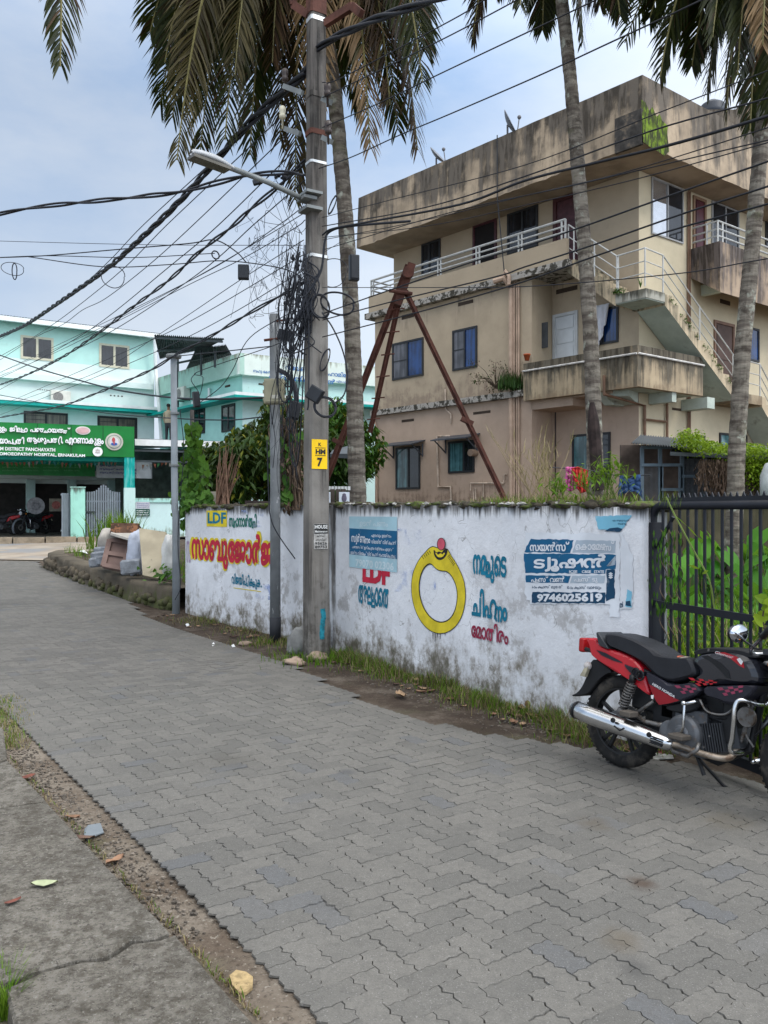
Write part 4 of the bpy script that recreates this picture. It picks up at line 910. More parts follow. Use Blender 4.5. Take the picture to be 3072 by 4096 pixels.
mb = MB()
n = 150
for i in range(n):
    a, b = TL + (T1 + .2 - TL) * i / n, TL + (T1 + .2 - TL) * (i + .45) / n
    mb.hexa([H1.p(a, zE + .02, .55), H1.p(b, zE + .02, .55), H1.p(b, zE + 1.0, -5), H1.p(a, zE + 1.0, -5), H1.p(a, zE + .17, .55), H1.p(b, zE + .17, .55), H1.p(b, zE + 1.15, -5), H1.p(a, zE + 1.15, -5)])
mb.hexa([H1.p(TL, zE - .03, .5), H1.p(T1 + .2, zE - .03, .5), H1.p(T1 + .2, zE + .97, -5), H1.p(TL, zE + .97, -5), H1.p(TL, zE + .06, .5), H1.p(T1 + .2, zE + .06, .5), H1.p(T1 + .2, zE + 1.06, -5), H1.p(TL, zE + 1.06, -5)])
mb.build('roof', mat('grey_roof_sheet', (.1, .115, .125), .5, .2, dirt=(.06, .05, .045)), hs)
M_CRFR = mat('cream_window_frame', (.55, .5, .38), .5, .08)
_bl = bl; bl = hs
for (x0, y0, x1, y1) in ((165, 281, 430, 470), (797, 345, 1040, 535)):
    a, b = q1(x0, y0), q1(x1, y1); window(H1, a[0], b[0], a[1], b[1], 0, [G_DARK, G_DARK], frame=M_CRFR, fw=.1)
for (x0, y0, x1, y1) in ((190, 892, 545, 1020), (783, 930, 1103, 1110)):
    a, b = q1(x0, y0), q1(x1, y1); window(H1, a[0], b[0], a[1], b[1], 0, [glass('blinds', (.09, .075, .055), .3), glass('blinds', (.09, .075, .055), .3)], fw=.1, bars=3)
mb = MB(); mb.pb(H1, TL, H1.t(655, .7), zS - .12, zS + .02, -.2, .75); mb.build('sunshade', M_TEAL, hs)
mb = MB(); mb.pb(H1, TL, H1.t(636, .7), zS + .03, zS + .17, .62, .78); mb.build('gutter', M_PWHT, hs)
mb = MB(); mb.tube([H1.p(H1.t(617, .5), zE, .55), H1.p(H1.t(622, .3), zM, .3), H1.p(H1.t(632, .6), zS + .1, .8), H1.p(H1.t(640, .6), H1.z(640, 1765), .8)], .085, 8); mb.build('drain_pipe', M_PWHT, hs)
mb = MB()
for i in range(7): a = H1.t(*[q1(300 + i * 18, 0)[0]]); mb.pb(H1, a, a + .05, H1.z(200, 1563), H1.z(200, 1560), 0, .01)
for i in range(4): a = H1.t(q1(885 + i * 30, 0)[0]); mb.pb(H1, a, a + .07, H1.z(450, 1585), H1.z(450, 1580), 0, .01)
mb.build('vent_holes', M_VENT, hs)
# ground floor facade behind the porch, its shade painted as a dark sheet: pale columns and board strip
mb = MB(); a = H1.z(60, 1918, .3); mb.pb(H1, TL, T1 + 4, H1.z(200, 1918), H1.z(200, 1880), .01, .3); mb.build('fascia_band', M_PALE, hs)
mb = MB()
for px in (104, 270, 430): t_ = H1.t(px, .1); mb.pb(H1, t_, t_ + .35, .6, H1.z(px, 1919), .01, .3)
mb.build('porch_column', M_MINT2, hs)
mb = MB(); mb.pb(H1, TL, T1 - .3, .7, H1.z(200, 1935), .005, .02); mb.build('entrance_shade_sheet', mat('painted_interior_shade', (.025, .022, .02), .8, .3), hs)  # dark sheet paints the porch's interior shade over the facade
# second block with blue lettering on its parapet
zP, zC, zSt = HC + 631 * 33.8 / F, HC + (2048 - 1502) * 33.8 / F, HC + (2048 - 1590) * 33.8 / F
t3 = H3.t(700); t2 = 17
mb = MB(); mb.pb(H2, 0, t2, .6, zC, -7, 0); mb.build('wall', M_MINT2, hs)
mb = MB(); mb.pb(H3, H3.t(640), -.003, .6, zC, -7, .001); mb.build('wall', plaster('deep_mint', (.34, .6, .54), (.12, .2, .16), var=.08), hs)
mb = MB(); mb.pb(H2, -.25, t2, zC + .002, zP, -.2, .25); mb.build('parapet', M_PALEW, hs)
mb = MB(); mb.pb(H3, H3.t(640), .246, zC + .003, zP - .001, -.2, .249); mb.build('parapet', plaster('mint_parapet', (.4, .58, .5), (.13, .14, .11), 8.3, .6, amount=.7, var=.1, streak=8), hs)
mb = MB(); mb.pb(H2, -.6, t2, zSt - .1, zSt + .0, -.1, .7); mb.pb(H3, H3.t(640), .59, zSt - .101, zSt - .001, -.1, .69); mb.build('sunshade', M_TEAL, hs)
mb = MB()
mb.pb(H2, -.55, t2, zSt + .005, zSt + .13, .5, .66); mb.pb(H3, H3.t(820), .5, zSt + .006, zSt + .129, .5, .65); mb.build('gutter', M_PWHT, hs)
mb = MB(); c_ = H3.p(H3.t(836, .1), 0, .1)
mb.tube([V((c_.x, c_.y, zC - .2)), V((c_.x, c_.y, zSt + .1))], .06, 8); mb.build('drain_pipe', M_PWHT, hs)
window(H3, *(q3(320, 0)[0], q3(408, 0)[0]), q3(0, 985)[1], q3(0, 1180)[1], 0, [G_DARK, G_DARK], fw=.08); window(H3, q3(530, 0)[0], q3(630, 0)[0], q3(0, 965)[1], q3(0, 1162)[1], 0, [G_DARK, G_DARK], fw=.08)
mb = MB(); mb.pb(H3, H3.t(q3(555, 0)[0]), H3.t(q3(592, 0)[0]), H3.z(905, 1550), H3.z(905, 1542), 0, .02)
for x in (800, 1000, 1160): a = H2.t(q3(x, 0)[0]); mb.pb(H2, a, a + .5, H2.z(1035, 1539), H2.z(1035, 1533), 0, .02)
mb.build('vent', M_VENT, hs)
K_SIGNB = mat('sign_blue_paint', (.05, .16, .4), .6, .1)
mb = MB()
def wt3(s, x0, y0, x1, y1, bold): a, b = q3(x0, y0), q3(x1, y1); wall_text(mb, H2, s, a[0], b[0], a[1], b[1], .26, bold)
wt3('ബഹു: കേരള സർക്കാർ', 762, 692, 1010, 722, .02); wt3('വിവേകാനന്ദ', 1000, 655, 1240, 700, .02); wt3('ഹോമിയോ', 1290, 705, 1510, 740, .02); wt3('വി.വി. വിദ്യാധരൻ', 880, 725, 1366, 775, .03); wt3('എം.എൽ.എ', 1375, 770, 1520, 795, .01)
mb.build('parapet_lettering', K_SIGNB, hs)
# veranda with white edge beam
pv = Plane((-9.2, 31.6), (.935, .355)); zB = pv.z(760, 1775); mb = MB()
tv0, tv1 = pv.t(540), pv.t(1010); mb.pb(pv, tv0, tv1, zB - .12, zB + .12, -.12, 0); mb.build('veranda_beam', M_PWHT, hs)
mb = MB(); mb.hexa([pv.p(tv0, zB + .1, -.13), pv.p(tv1, zB + .1, -.13), pv.p(tv1, zB + .4, -6), pv.p(tv0, zB + .4, -9), pv.p(tv0, zB + .15, -.13), pv.p(tv1, zB + .15, -.13), pv.p(tv1, zB + .45, -6), pv.p(tv0, zB + .45, -9)]); mb.build('veranda_roof', mat('grey_roof_sheet', (.1, .115, .125), .5, .2), hs)
mb = MB()
for px in (808, 960): a = pv.t(px); mb.pb(pv, a, a + .1, .6, zB - .125, -.1, -.02)
for dz in (.35, .75): mb.pb(pv, tv0, tv1, zB - dz, zB - dz + .07, -.09, -.03)
mb.build('veranda_post', mat('dark_steel', (.04, .05, .055), .5, .2), hs)
mb = MB(); mb.pb(pv, tv0 - .5, tv1, .6, zB + .1, -4.6, -4.5); mb.build('veranda_back_wall', mat('veranda_shade_wall', (.06, .08, .07), .9, .3), hs)  # shade of the deep veranda put into the wall colour
mb = MB(); mb.pb(pv, pv.t(552), pv.t(610), pv.z(580, 1910), pv.z(580, 1838), -.8, -.76); mb.build('notice_board', mat('pale_board', (.45, .47, .5), .6, .1), hs)
bl = _bl
# corrugated lean-to roof between the two blocks
sh = thing('sheet_metal_canopy', 'dark corrugated metal canopy on thin posts above the hospital terrace', 'canopy', P(760, 1600, 37))
M_SHEET = mat('dark_corrugated_sheet', (.06, .068, .072), .5, .25, 3, dirt=(.09, .06, .04)); mb = MB()
A_, B_, C_, D_ = P(640, 1335, 38), P(900, 1362, 33.5), P(905, 1382, 35.5), P(700, 1475, 41.0)
A2, B2 = P(617, 1325, 38.5), P(889, 1357, 33.0); C2, D2 = P(815, 1400, 35.5), P(628, 1440, 41.0)
def corr(a, b, c, d, n):     # a-b eave, d-c far edge
    for i in range(n):
        f0, f1, fm = i / n, (i + 1) / n, (i + .5) / n
        for u, v_ in ((f0, fm), (fm, f1)):
            up0 = V((0, 0, .07)) if u == fm else V((0, 0, 0)); up1 = V((0, 0, .07)) if v_ == fm else V((0, 0, 0))
            mb.add([a.lerp(b, u) + up0, a.lerp(b, v_) + up1, d.lerp(c, v_) + up1, d.lerp(c, u) + up0], [(0, 1, 2, 3)])
corr(P(617, 1342, 34), P(897, 1358, 33), P(822, 1396, 36), P(640, 1440, 39.5), 34)
corr(P(783, 1397, 34.5), P(905, 1382, 33.5), P(930, 1424, 37), P(740, 1484, 40), 22)
o = mb.build('roof_sheet', M_SHEET, sh)
mb = MB()
for a, b in ((P(620, 1346, 34.1), P(890, 1362, 33.1)), (P(630, 1400, 37), P(850, 1382, 35)), (P(700, 1450, 38), P(915, 1405, 35.5))): mb.beam(a - V((0, 0, .05)), b - V((0, 0, .05)), .08, .08)
for px, yt, yb, d in ((805, 1395, 1500, 34.9), (712, 1435, 1640, 38), (860, 1390, 1470, 34.3)): mb.tube([P(px, yt, d), P(px, yb, d)], .05, 6)
mb.build('frame', mat('dark_steel', (.04, .05, .055), .5, .2), sh)
# signboard over the gate on teal columns
sg = thing('hospital_signboard', 'large green signboard with white Malayalam and English lettering above the gate', 'signboard', HS.p(0, .7))
zs0, zs1 = HS.z(535, 1829), HS.z(535, 1707); tR_ = HS.t(537); tL_ = tR_ - 7.5
M_SGRN = mat('sign_green', (.006, .17, .03), .45, .12, 2)
mb = MB(); mb.pb(HS, tL_, tR_, zs0, zs1, -.5, 0); mb.build('board', M_SGRN, sg)
mb = MB()
for x in (311, 590, 855): a = HS.t(q2(x, 0)[0]); mb.pb(HS, a - .012, a + .012, zs0, zs1 - .003, .001, .008)
mb.build('panel_joint', mat('dark_joint', (.005, .06, .015), .6, 0), sg)
M_SWHT = mat('sign_white', (.8, .82, .82), .4, .04)
def letters(s, x0, y0, x1, y1, bold, ext, off=.01):
    global mb
    a, b = q2(x0, y0), q2(x1, y1); tmp = MB(); wall_text(tmp, HS, s, a[0], b[0], a[1], b[1], off, bold)
    if ext:
        n3 = V((HS.n.x, HS.n.y, 0)) * ext; b_ = len(tmp.v); back_ = [v.copy() for v in tmp.v]; ed = {}
        for f in tmp.f:
            for i in range(len(f)): ed.setdefault(tuple(sorted((f[i], f[(i + 1) % len(f)]))), []).append(1)
        fs = list(tmp.f); mb.add([v + n3 for v in tmp.v] + back_, fs + [(e[0], e[1], b_ + e[1], b_ + e[0]) for e, c_ in ed.items() if len(c_) == 1])
    else: mb.add(tmp.v, tmp.f)
mb = MB()
letters('എറണാകുളം', -190, 52, 55, 100, .03, .05); letters('ജില്ലാ', 82, 48, 228, 100, .03, .05); letters('പഞ്ചായത്ത്', 252, 54, 582, 102, .03, .05)
letters('ഗവ. ഹോമിയോപ്പതി', -330, 128, 200, 190, .03, .05); letters('ആശുപത്രി,', 226, 130, 522, 196, .03, .05); letters('എറണാകുളം', 544, 148, 858, 206, .035, .05)
mb.build('raised_lettering', M_SWHT, sg)
mb = MB(); letters('ERNAKULAM DISTRICT PANCHAYATH', -195, 217, 458, 247, .03, 0); letters('GOVT. HOMOEOPATHY HOSPITAL, ERNAKULAM', -170, 262, 705, 293, .03, 0); mb.build('painted_lettering', M_SWHT, sg)
def disc(mbx, x, y, rx, ry, o, m=0, n=28):
    px, py = q2(x, y); d = HS.d(px, o); kx = .4822 * d / F * 1.0; c_ = HS.pp(px, py, o); U = V((HS.u.x, HS.u.y, 0)); n3 = V((HS.n.x, HS.n.y, 0)) * .04
    mbx.prism([c_ + U * (rx * kx * math.cos(2 * math.pi * i / n)) + V((0, 0, ry * kx * math.sin(2 * math.pi * i / n))) for i in range(n)], n3, m)
mb = MB(); disc(mb, 947, 181, 71, 71, .0, 0); disc(mb, 947, 181, 58, 58, .012, 1); disc(mb, 947, 181, 50, 50, .02, 0); disc(mb, 947, 181, 36, 36, .03, 2); disc(mb, 942, 165, 13, 20, .04, 3); disc(mb, 947, 200, 26, 12, .042, 4); disc(mb, 946, 182, 6, 24, .05, 3)
mb.build('round_emblem', [mat('emblem_rim', (.5, .49, .42), .5, .1), mat('emblem_grey', (.22, .26, .22), .5, .2), mat('emblem_white', (.6, .6, .62), .5, .1), mat('emblem_red', (.45, .08, .08), .5, .1), mat('emblem_blue', (.03, .1, .35), .5, .1)], sg)
mb = MB(); disc(mb, 688, 88, 58, 34, .0, 0); disc(mb, 688, 88, 50, 26, .01, 1); mb.build('oval_badge', [mat('badge_white', (.68, .66, .64), .5, .1), mat('badge_pink', (.6, .38, .38), .5, .15)], sg)
mb = MB(); disc(mb, 810, 263, 39, 39, .0, 0)
for k in (-1, 0, 1): disc(mb, 810 + k * 12, 255 - (4 if k == 0 else 0), 5, 12, .008, 1)
disc(mb, 810, 272, 22, 5, .008, 1); mb.build('round_badge', [M_SWHT, mat('badge_line', (.45, .4, .38), .6, .1)], sg)
mb = MB(); a, b = q2(1005, 0)[0], q2(1118, 0)[0]; zt = HS.z(510, 1951); tt0, tt1 = HS.t(a + 13), HS.t(b); mb.pb(HS, tt0, tt1, zt + .002, zs0 - .002, -.55, -.02); mb.build('column', mat('teal_gloss', (.0, .3, .27), .35, .2, 3, dirt=(.1, .42, .38), dirtamt=(.55, .6), dscale=3, stretch=(3, 3, .3)), sg)
mb = MB(); mb.pb(HS, tt0 - .01, tt1 + .02, .5, zt, -.57, .0); mb.build('column', M_MINT2, sg)
mb = MB(); mb.pb(HS, tL_, tR_, zs0 - .15, zs0 + .05, -9, -.52); mb.build('porch_roof', M_TEAL, sg)
# inside the porch: hanging boards and bunting
pb_ = Plane((-9.9, 34.5), (.9, .43))
def board(name, label, x0, y0, x1, y1, m, lines, lm, cat='sign board'):
    a, b = q2(x0, y0), q2(x1, y1); c_ = pb_.pp(*a); t_ = thing(name, label, cat, c_)
    mbx = MB(); mbx.pb(pb_, pb_.t(a[0]), pb_.t(b[0]), pb_.z(a[0], b[1]), pb_.z(a[0], a[1]), -.05, 0); mbx.build('panel', m, t_)
    mbx = MB()
    for (s, u0, v0, u1, v1, bo) in lines: p_, r_ = q2(u0, v0), q2(u1, v1); wall_text(mbx, pb_, s, p_[0], r_[0], p_[1], r_[1], .008, bo)
    if mbx.v: mbx.build('lettering', lm, t_)
    return t_
board('notice_board', 'long green notice board with rows of small print under the porch', -150, 318, 788, 452, mat('board_green', (.01, .17, .035), .5, .2), [('ഒ.പി. വിഭാഗം ചികിത്സ', 20 + 170 * i, 330 + 26 * k, 150 + 170 * i, 346 + 26 * k, .01) for i in range(4) for k in range(4)], mat('board_print', (.12, .36, .16), .6, .1))
board('notice_board', 'white board with blue Malayalam text hanging beside the teal column', 800, 330, 1262, 478, mat('board_white', (.5, .51, .55), .5, .1), [('ജീവനി', 830, 345, 960, 385, .02), ('ആയുഷ് ഹോമിയോ ഇന്ത്യ', 826, 395, 1190, 417, .02), ('ആശുപത്രി വികസന ഫണ്ട് കേരളം', 828, 424, 1186, 446, .02)], mat('board_blue', (.04, .05, .25), .6, .1))
rr = random.Random(2)
bt = thing('bunting', 'string of small faded coloured flags under the porch edge', 'bunting', HS.p(tL_ + 3, zs0 - .2, -.8)); mb = MB()
for i in range(90):
    t_ = tL_ + i * .145; z_0 = zs0 - .12 - .12 * abs(math.sin(i * .21)); h = rr.uniform(.12, .24)
    if t_ > tt0 - .3 and t_ < tt1 + .25: continue
    mb.add([HS.p(t_, z_0, -.7 - .1 * rr.random()), HS.p(t_ + .1, z_0, -.75), HS.p(t_ + .05 + rr.uniform(-.05, .05), z_0 - h, -.75 + rr.uniform(-.08, .08))], [(0, 1, 2)], rr.randrange(5))
mb.build('flags', [mat('flag_orange', (.15, .045, .025), .8, .1), mat('flag_teal', (.03, .13, .13), .8, .1), mat('flag_brown', (.16, .08, .05), .8, .1), mat('flag_white', (.16, .16, .15), .8, .1), mat('flag_green', (.02, .11, .04), .8, .1)], bt)
mb = MB(); mb.tube([HS.p(tL_, zs0 - .1, -.75), HS.p(tR_ + 5, zs0 - .12, -.75)], .01, 4); mb.build('string', M_FRAME, bt)
for nm, lb, x, y, rx, col in (('emblem_disc', 'pale round emblem leaning inside the dark porch', 296, 712, 70, (.2, .2, .21)), ('emblem_disc', 'tan square emblem board with red centre inside the dark porch', 465, 705, 62, (.14, .13, .1))):
    px, py = q2(x, y); c_ = pb_.pp(px, py); t_ = thing(nm, lb, 'emblem', c_); k = .4822 * pb_.d(px) / F * rx; U = V((pb_.u.x, pb_.u.y, 0)); mb = MB(); n = 28 if rx == 70 else 4
    mb.prism([c_ + U * (k * math.cos(2 * math.pi * (i + .5) / n)) * (1.2 if n == 4 else 1) + V((0, 0, k * math.sin(2 * math.pi * (i + .5) / n))) * (1.2 if n == 4 else 1) for i in range(n)], V((pb_.n.x, pb_.n.y, 0)) * .04); mb.build('disc', mat('disc_' + str(x), col, .6, .25, 9), t_)
    mb = MB(); m2 = .55
    mb.prism([c_ + V((pb_.n.x, pb_.n.y, 0)) * .042 + U * (k * m2 * math.cos(2 * math.pi * i / 12)) + V((0, 0, k * m2 * math.sin(2 * math.pi * i / 12))) for i in range(12)], V((pb_.n.x, pb_.n.y, 0)) * .01); mb.build('motif', mat('motif_' + str(x), (.13, .13, .14) if n > 4 else (.2, .06, .05), .6, .4, 14), t_)
# gate, pillars, compound wall
mb = MB(); a = HS.t(q2(614, 0)[0], .1); b = HS.t(q2(707, 0)[0], .1); z0, z1 = .45, HS.z(310, 1951)
gp = thing('gate_pillar', 'freestanding mint painted gate pillar with black streaks on top', 'gate pillar', HS.p(a, .6)); mb.pb(HS, a - .12, b, z0, z1, -.6, .1); mb.build('pillar', plaster('pillar_mint', (.34, .66, .55), (.05, .06, .05), z1 + .05, .35, .7, .3, .7, bcol=(.1, .16, .08)), gp)
mb = MB(); mb.pb(HS, a - .14, b + .02, z1 + .001, z1 + .04, -.62, .12); mb.build('cap', mat('pillar_cap', (.3, .5, .43), .8, .2), gp)
M_GATE = mat('grey_gate_paint', (.19, .22, .25), .5, .1)
gt = thing('gate', 'grey slatted hospital gate with arched top, closed leaf between pillars', 'gate', HS.p(HS.t(415), .7)); a, b = HS.t(q2(716, 0)[0]), HS.t(q2(1003, 0)[0]); n = 15
for i in range(n):
    f = (i + .5) / n; zt = HS.z(415, 1967) + .28 * math.exp(-((f - .5) / .17) ** 2); mbx = MB(); x = a + (b - a) * f; mbx.pb(HS, x - .028, x + .028, .78, zt, -.3, -.26); mbx.build('slat', M_GATE, gt)
for py in (2005, 2118): mb = MB(); z = HS.z(415, py); mb.pb(HS, a, b, z - .03, z + .03, -.34, -.301); mb.build('cross_rail', M_GATE, gt)
mb = MB(); z = HS.z(360, 2047); mb.pb(HS, a - .05, a + .35, z - .03, z + .02, -.258, -.22); mb.build('latch', mat('dark_steel', (.04, .05, .055), .5, .2), gt)
gt = thing('gate', 'open grey gate leaf folded back beside the dark porch', 'gate', HS.p(HS.t(265), .7)); pg = Plane(HS.p(HS.t(283), 0, -.1).xy, (-.35, -.94)); pg = Plane(HS.p(HS.t(249), 0, .5).xy, (.02, 1)); n = 7
for i in range(n): mbx = MB(); x = .9 * i / n; zt = pg.z(262, 1973); mbx.pb(pg, x, x + .06, .72, zt, -.02, .02); mbx.build('slat', M_GATE, gt)
for z in (1.0, 2.3): mb = MB(); mb.pb(pg, 0, .9, z, z + .06, -.05, -.021); mb.build('cross_rail', M_GATE, gt)
cw = thing('compound_wall', 'pale mint hospital compound wall with coping, right of the gate column', 'wall', HS.p(0, .7)); a, b = HS.t(541), HS.t(960); zt = HS.z(560, 1992)
mb = MB(); mb.pb(HS, a, b, .4, zt - .16, -.35, -.15); mb.build('panel', plaster('pale_compound', (.56, .74, .73), (.1, .13, .1), zt, .6, .75, .5, .3, .06, bcol=(.12, .16, .08)), cw)
mb = MB(); mb.pb(HS, a, b, zt - .158, zt, -.4, -.1); mb.build('coping', plaster('coping_mint', (.4, .68, .62), (.08, .1, .08), zt + .05, .3, amount=.7), cw)
nb = thing('notice_board', 'small dark green and white board fixed on the pale compound wall', 'sign board', HS.pp(570, 2030)); mb = MB(); a, b = HS.t(543), HS.t(600)
mb.pb(HS, a, b, HS.z(543, 2064), HS.z(543, 2036), -.149, -.1, 1); mb.pb(HS, a, b, HS.z(543, 2035), HS.z(543, 2007), -.149, -.1, 0); mb.build('panel', [mat('board_white', (.5, .51, .55), .5, .1), mat('board_dkgreen', (.01, .07, .05), .5, .1)], nb)
mb = MB()
for k, s in enumerate(('എറണാകുളം ജില്ലാ', 'ഹോമിയോപ്പതി', 'ആശുപത്രി')): wall_text(mb, HS, s, 548, 596, 2012 + k * 7, 2017 + k * 7, -.095, .01, 0)
for k, s in enumerate(('സമയം 9 - 2', 'ഫോൺ നമ്പർ', 'ഞായർ അവധി')): wall_text(mb, HS, s, 546, 594, 2040 + k * 8, 2045 + k * 8, -.095, .02, 1)
mb.build('lettering', [mat('board_blue', (.04, .05, .25), .6, .1), M_SWHT], nb)
mb = MB(); kb = [(0, 2), (1, 2), (2, 2)]
pk = Plane(HS.p(tL_, 0, .9).xy, (HS.u.x, HS.u.y))
for i in range(6): mb.pb(pk, 1.3 + i * 1.05, 1.3 + i * 1.05 + 1.0, .5, .8 + .015 * (i % 2), -.4, 0)
tag(mb.build('kerb', mat('kerb_stone', (.26, .21, .15), .95, .25, 4, bump=.02)), kind='structure')
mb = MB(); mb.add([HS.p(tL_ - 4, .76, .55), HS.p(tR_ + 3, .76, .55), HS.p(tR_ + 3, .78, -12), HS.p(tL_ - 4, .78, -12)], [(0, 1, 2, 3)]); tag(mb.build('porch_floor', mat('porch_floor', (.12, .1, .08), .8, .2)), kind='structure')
# air conditioner units
def ac(px, py, pl, o, label):
    c_ = pl.pp(px, py, o); t_ = thing('air_conditioner', label, 'air conditioner', c_); U, N = V((pl.u.x, pl.u.y, 0)), V((pl.n.x, pl.n.y, 0)); ax = (U, N, V((0, 0, 1)))
    mb = MB(); mb.box(c_, (.85, .32, .58), ax); bevel(mb.build('casing', mat('ac_white', (.6, .58, .52), .5, .1), t_), .02)
    mb = MB(); mb.prism([c_ + N * .162 - U * .12 + U * (.22 * math.cos(2 * math.pi * i / 20)) + V((0, 0, .22 * math.sin(2 * math.pi * i / 20))) for i in range(20)], N * .012); mb.build('fan_grille', mat('ac_grille', (.2, .19, .18), .6, .3, 30), t_)
    for k in (-.3, .3): mb = MB(); mb.box(c_ - V((0, 0, .31)) + U * k, (.04, .4, .04), ax); mb.build('bracket', M_FRAME, t_)
ac(241, 1590, H1, .25, 'white air conditioner unit on the upper hospital wall above the sunshade'); ac(732, 1575, H3, .2, 'air conditioner unit on the deep mint wall behind the grey pole')
# person standing on the upper veranda, seen from behind
def person(name, label, base, face):
    t_ = thing(name, label, 'person', base); me = bpy.data.meshes.new('body')
    J = [(0, 0, .95, .15, .11), (0, 0, 1.2, .16, .1), (0, 0, 1.42, .17, .1), (0, 0, 1.52, .06, .06), (0, .01, 1.6, .075, .085), (0, .01, 1.72, .075, .09),
         (.2, 0, 1.42, .06, .06), (.26, .02, 1.15, .045, .045), (.25, .12, .93, .035, .035), (-.2, 0, 1.42, .06, .06), (-.26, .02, 1.15, .045, .045), (-.25, .12, .93, .035, .035),
         (.1, 0, .85, .09, .09), (.11, .02, .48, .065, .065), (.11, 0, .08, .045, .045), (.12, .14, .03, .04, .03), (-.1, 0, .85, .09, .09), (-.11, .02, .48, .065, .065), (-.11, 0, .08, .045, .045), (-.12, .14, .03, .04, .03)]
    E_ = [(0, 1), (1, 2), (2, 3), (3, 4), (4, 5), (2, 6), (6, 7), (7, 8), (2, 9), (9, 10), (10, 11), (0, 12), (12, 13), (13, 14), (14, 15), (0, 16), (16, 17), (17, 18), (18, 19)]
    M_ = Matrix.Rotation(face, 3, 'Z'); me.from_pydata([M_ @ V(j[:3]) for j in J], E_, []); o = bpy.data.objects.new('body', me); COL.objects.link(o); o.parent = t_
    sk = o.modifiers.new('skin', 'SKIN'); sk.use_smooth_shade = True
    for i, j in enumerate(J): me.skin_vertices[0].data[i].radius = (j[3], j[4])
    me.skin_vertices[0].data[0].use_root = True; o.modifiers.new('sub', 'SUBSURF').levels = 1; o.modifiers['sub'].render_levels = 1
    tm = NT('beige_shirt_dark_trousers'); z = tm.n('ShaderNodeSeparateXYZ'); tm.l(tm.n('ShaderNodeTexCoord').outputs['Object'], z.inputs[0]); zz = z.outputs['Z']
    c_ = tm.mix(tm.ramp(zz, .94, .96), (.03, .03, .035), (.36, .29, .2)); c_ = tm.mix(tm.ramp(zz, 1.5, 1.52), c_, (.2, .1, .06)); me.materials.append(tm.done(c_, .8))
    mb = MB(); mb.sphere(t_.location + M_ @ V((0, -.005, 1.73)), (.09, .105, .085), 12, 8); mb.build('hair', mat('black_hair', (.012, .01, .01), .6, .1), t_, True)
    return t_
pvz = P(674, 1778, 36.5); person('person', 'person in a beige shirt standing on the upper hospital veranda, seen from behind', pvz, R(-20))
# ================================================================ poles, lamp and boxes
M_CONC = plaster('pole_concrete', (.175, .163, .147), (.046, .041, .037), ztop=9, zlen=12, amount=.85, zbot=.0, blen=1.4, bcol=(.045, .04, .032), var=.3, streak=9)
M_GALV = mat('galvanised', (.19, .205, .205), .55, .2, 3, metal=.1, dirt=(.1, .08, .065), dirtamt=(.6, .72), dscale=3, stretch=(3, 3, .5)); M_RUST = mat('rusty_steel', (.095, .036, .025), .8, .35, 6, dirt=(.08, .03, .02), bump=.006)
M_CABLE = mat('black_cable', (.014, .016, .022), .55, .15); M_BOX = mat('black_box_plastic', (.018, .02, .024), .4, .2)
pole = thing('utility_pole', 'tall weathered concrete utility pole with a yellow number plate', 'utility pole', (-.79, 9.62, 0))
ax = V((.86, .51, 0)); ay = V((-.51, .86, 0))        # the pole is rectangular; broad face turned towards the lane
def pole_ring(z):
    k = 1 - z / 9.4 * .42; a, b = .125 * k + .012, .1 * k + .01; c_ = V((-.79 + .0 * z, 9.62, z))
    return [c_ + ax * sx * a + ay * sy * b for sx, sy in ((-.8, -1), (.8, -1), (1, -.75), (1, .75), (.8, 1), (-.8, 1), (-1, .75), (-1, -.75))]
mb = MB(); zsq = [-.3 + i * .4 for i in range(25)]; vs = [q + V((mnoise.noise(q * 3) * .006, mnoise.noise(q * 3 + V((5, 0, 0))) * .006, 0)) for z in zsq for q in pole_ring(z)]
mb.add(vs, [(i * 8 + j, i * 8 + (j + 1) % 8, (i + 1) * 8 + (j + 1) % 8, (i + 1) * 8 + j) for i in range(24) for j in range(8)] + [tuple(24 * 8 + j for j in range(8))]); mb.build('shaft', M_CONC, pole)
def pole_pt(z, sx=0, sy=-1.02): r_ = pole_ring(z); c_ = sum(r_, V((0, 0, 0))) / 8; k = 1 - z / 9.4 * .42; return c_ + ax * (.125 * k + .012) * sx + ay * (.1 * k + .01) * sy
def band(z, h, m, grow=1.05, name='pole_band'):
    mb = MB(); a = pole_ring(z); b = pole_ring(z + h); ca, cb = sum(a, V((0, 0, 0))) / 8, sum(b, V((0, 0, 0))) / 8; vs = [ca + (q - ca) * grow for q in a] + [cb + (q - cb) * grow for q in b]
    mb.add(vs, [(j, (j + 1) % 8, 8 + (j + 1) % 8, 8 + j) for j in range(8)] + [tuple(range(8))[::-1], tuple(range(8, 16))]); return mb.build(name, m, pole)
def pz(py, d=9.6): return HC + (2048 - py) * d / F
band(pz(90), .05, mat('bright_strap', (.6, .6, .58), .35, .1, metal=.6)); band(pz(60), .02, mat('bright_strap', (.6, .6, .58), .35)); band(pz(660), .03, mat('bright_strap', (.6, .6, .58), .35)); band(pz(545), .06, M_RUST, 1.08); band(pz(395), .06, M_CONC, 1.08); band(pz(1035), .035, mat('bright_strap', (.6, .6, .58), .35), 1.08); band(pz(60), .22, M_RUST, 1.1, 'cross_arm_clamp')
def arm(pts, w_=.05, m=None):
    mb = MB()
    for a, b in zip(pts, pts[1:]): mb.beam(a, b, w_, w_ * 1.4)
    return mb.build('cross_arm', m or M_RUST, pole)
arm([P(1300, 95, 9.5), P(1410, 25, 9.3), P(1445, 55, 9.2)], .06); arm([P(1235, 60, 9.6), P(1175, 20, 9.8), P(1165, -60, 9.8)], .06)
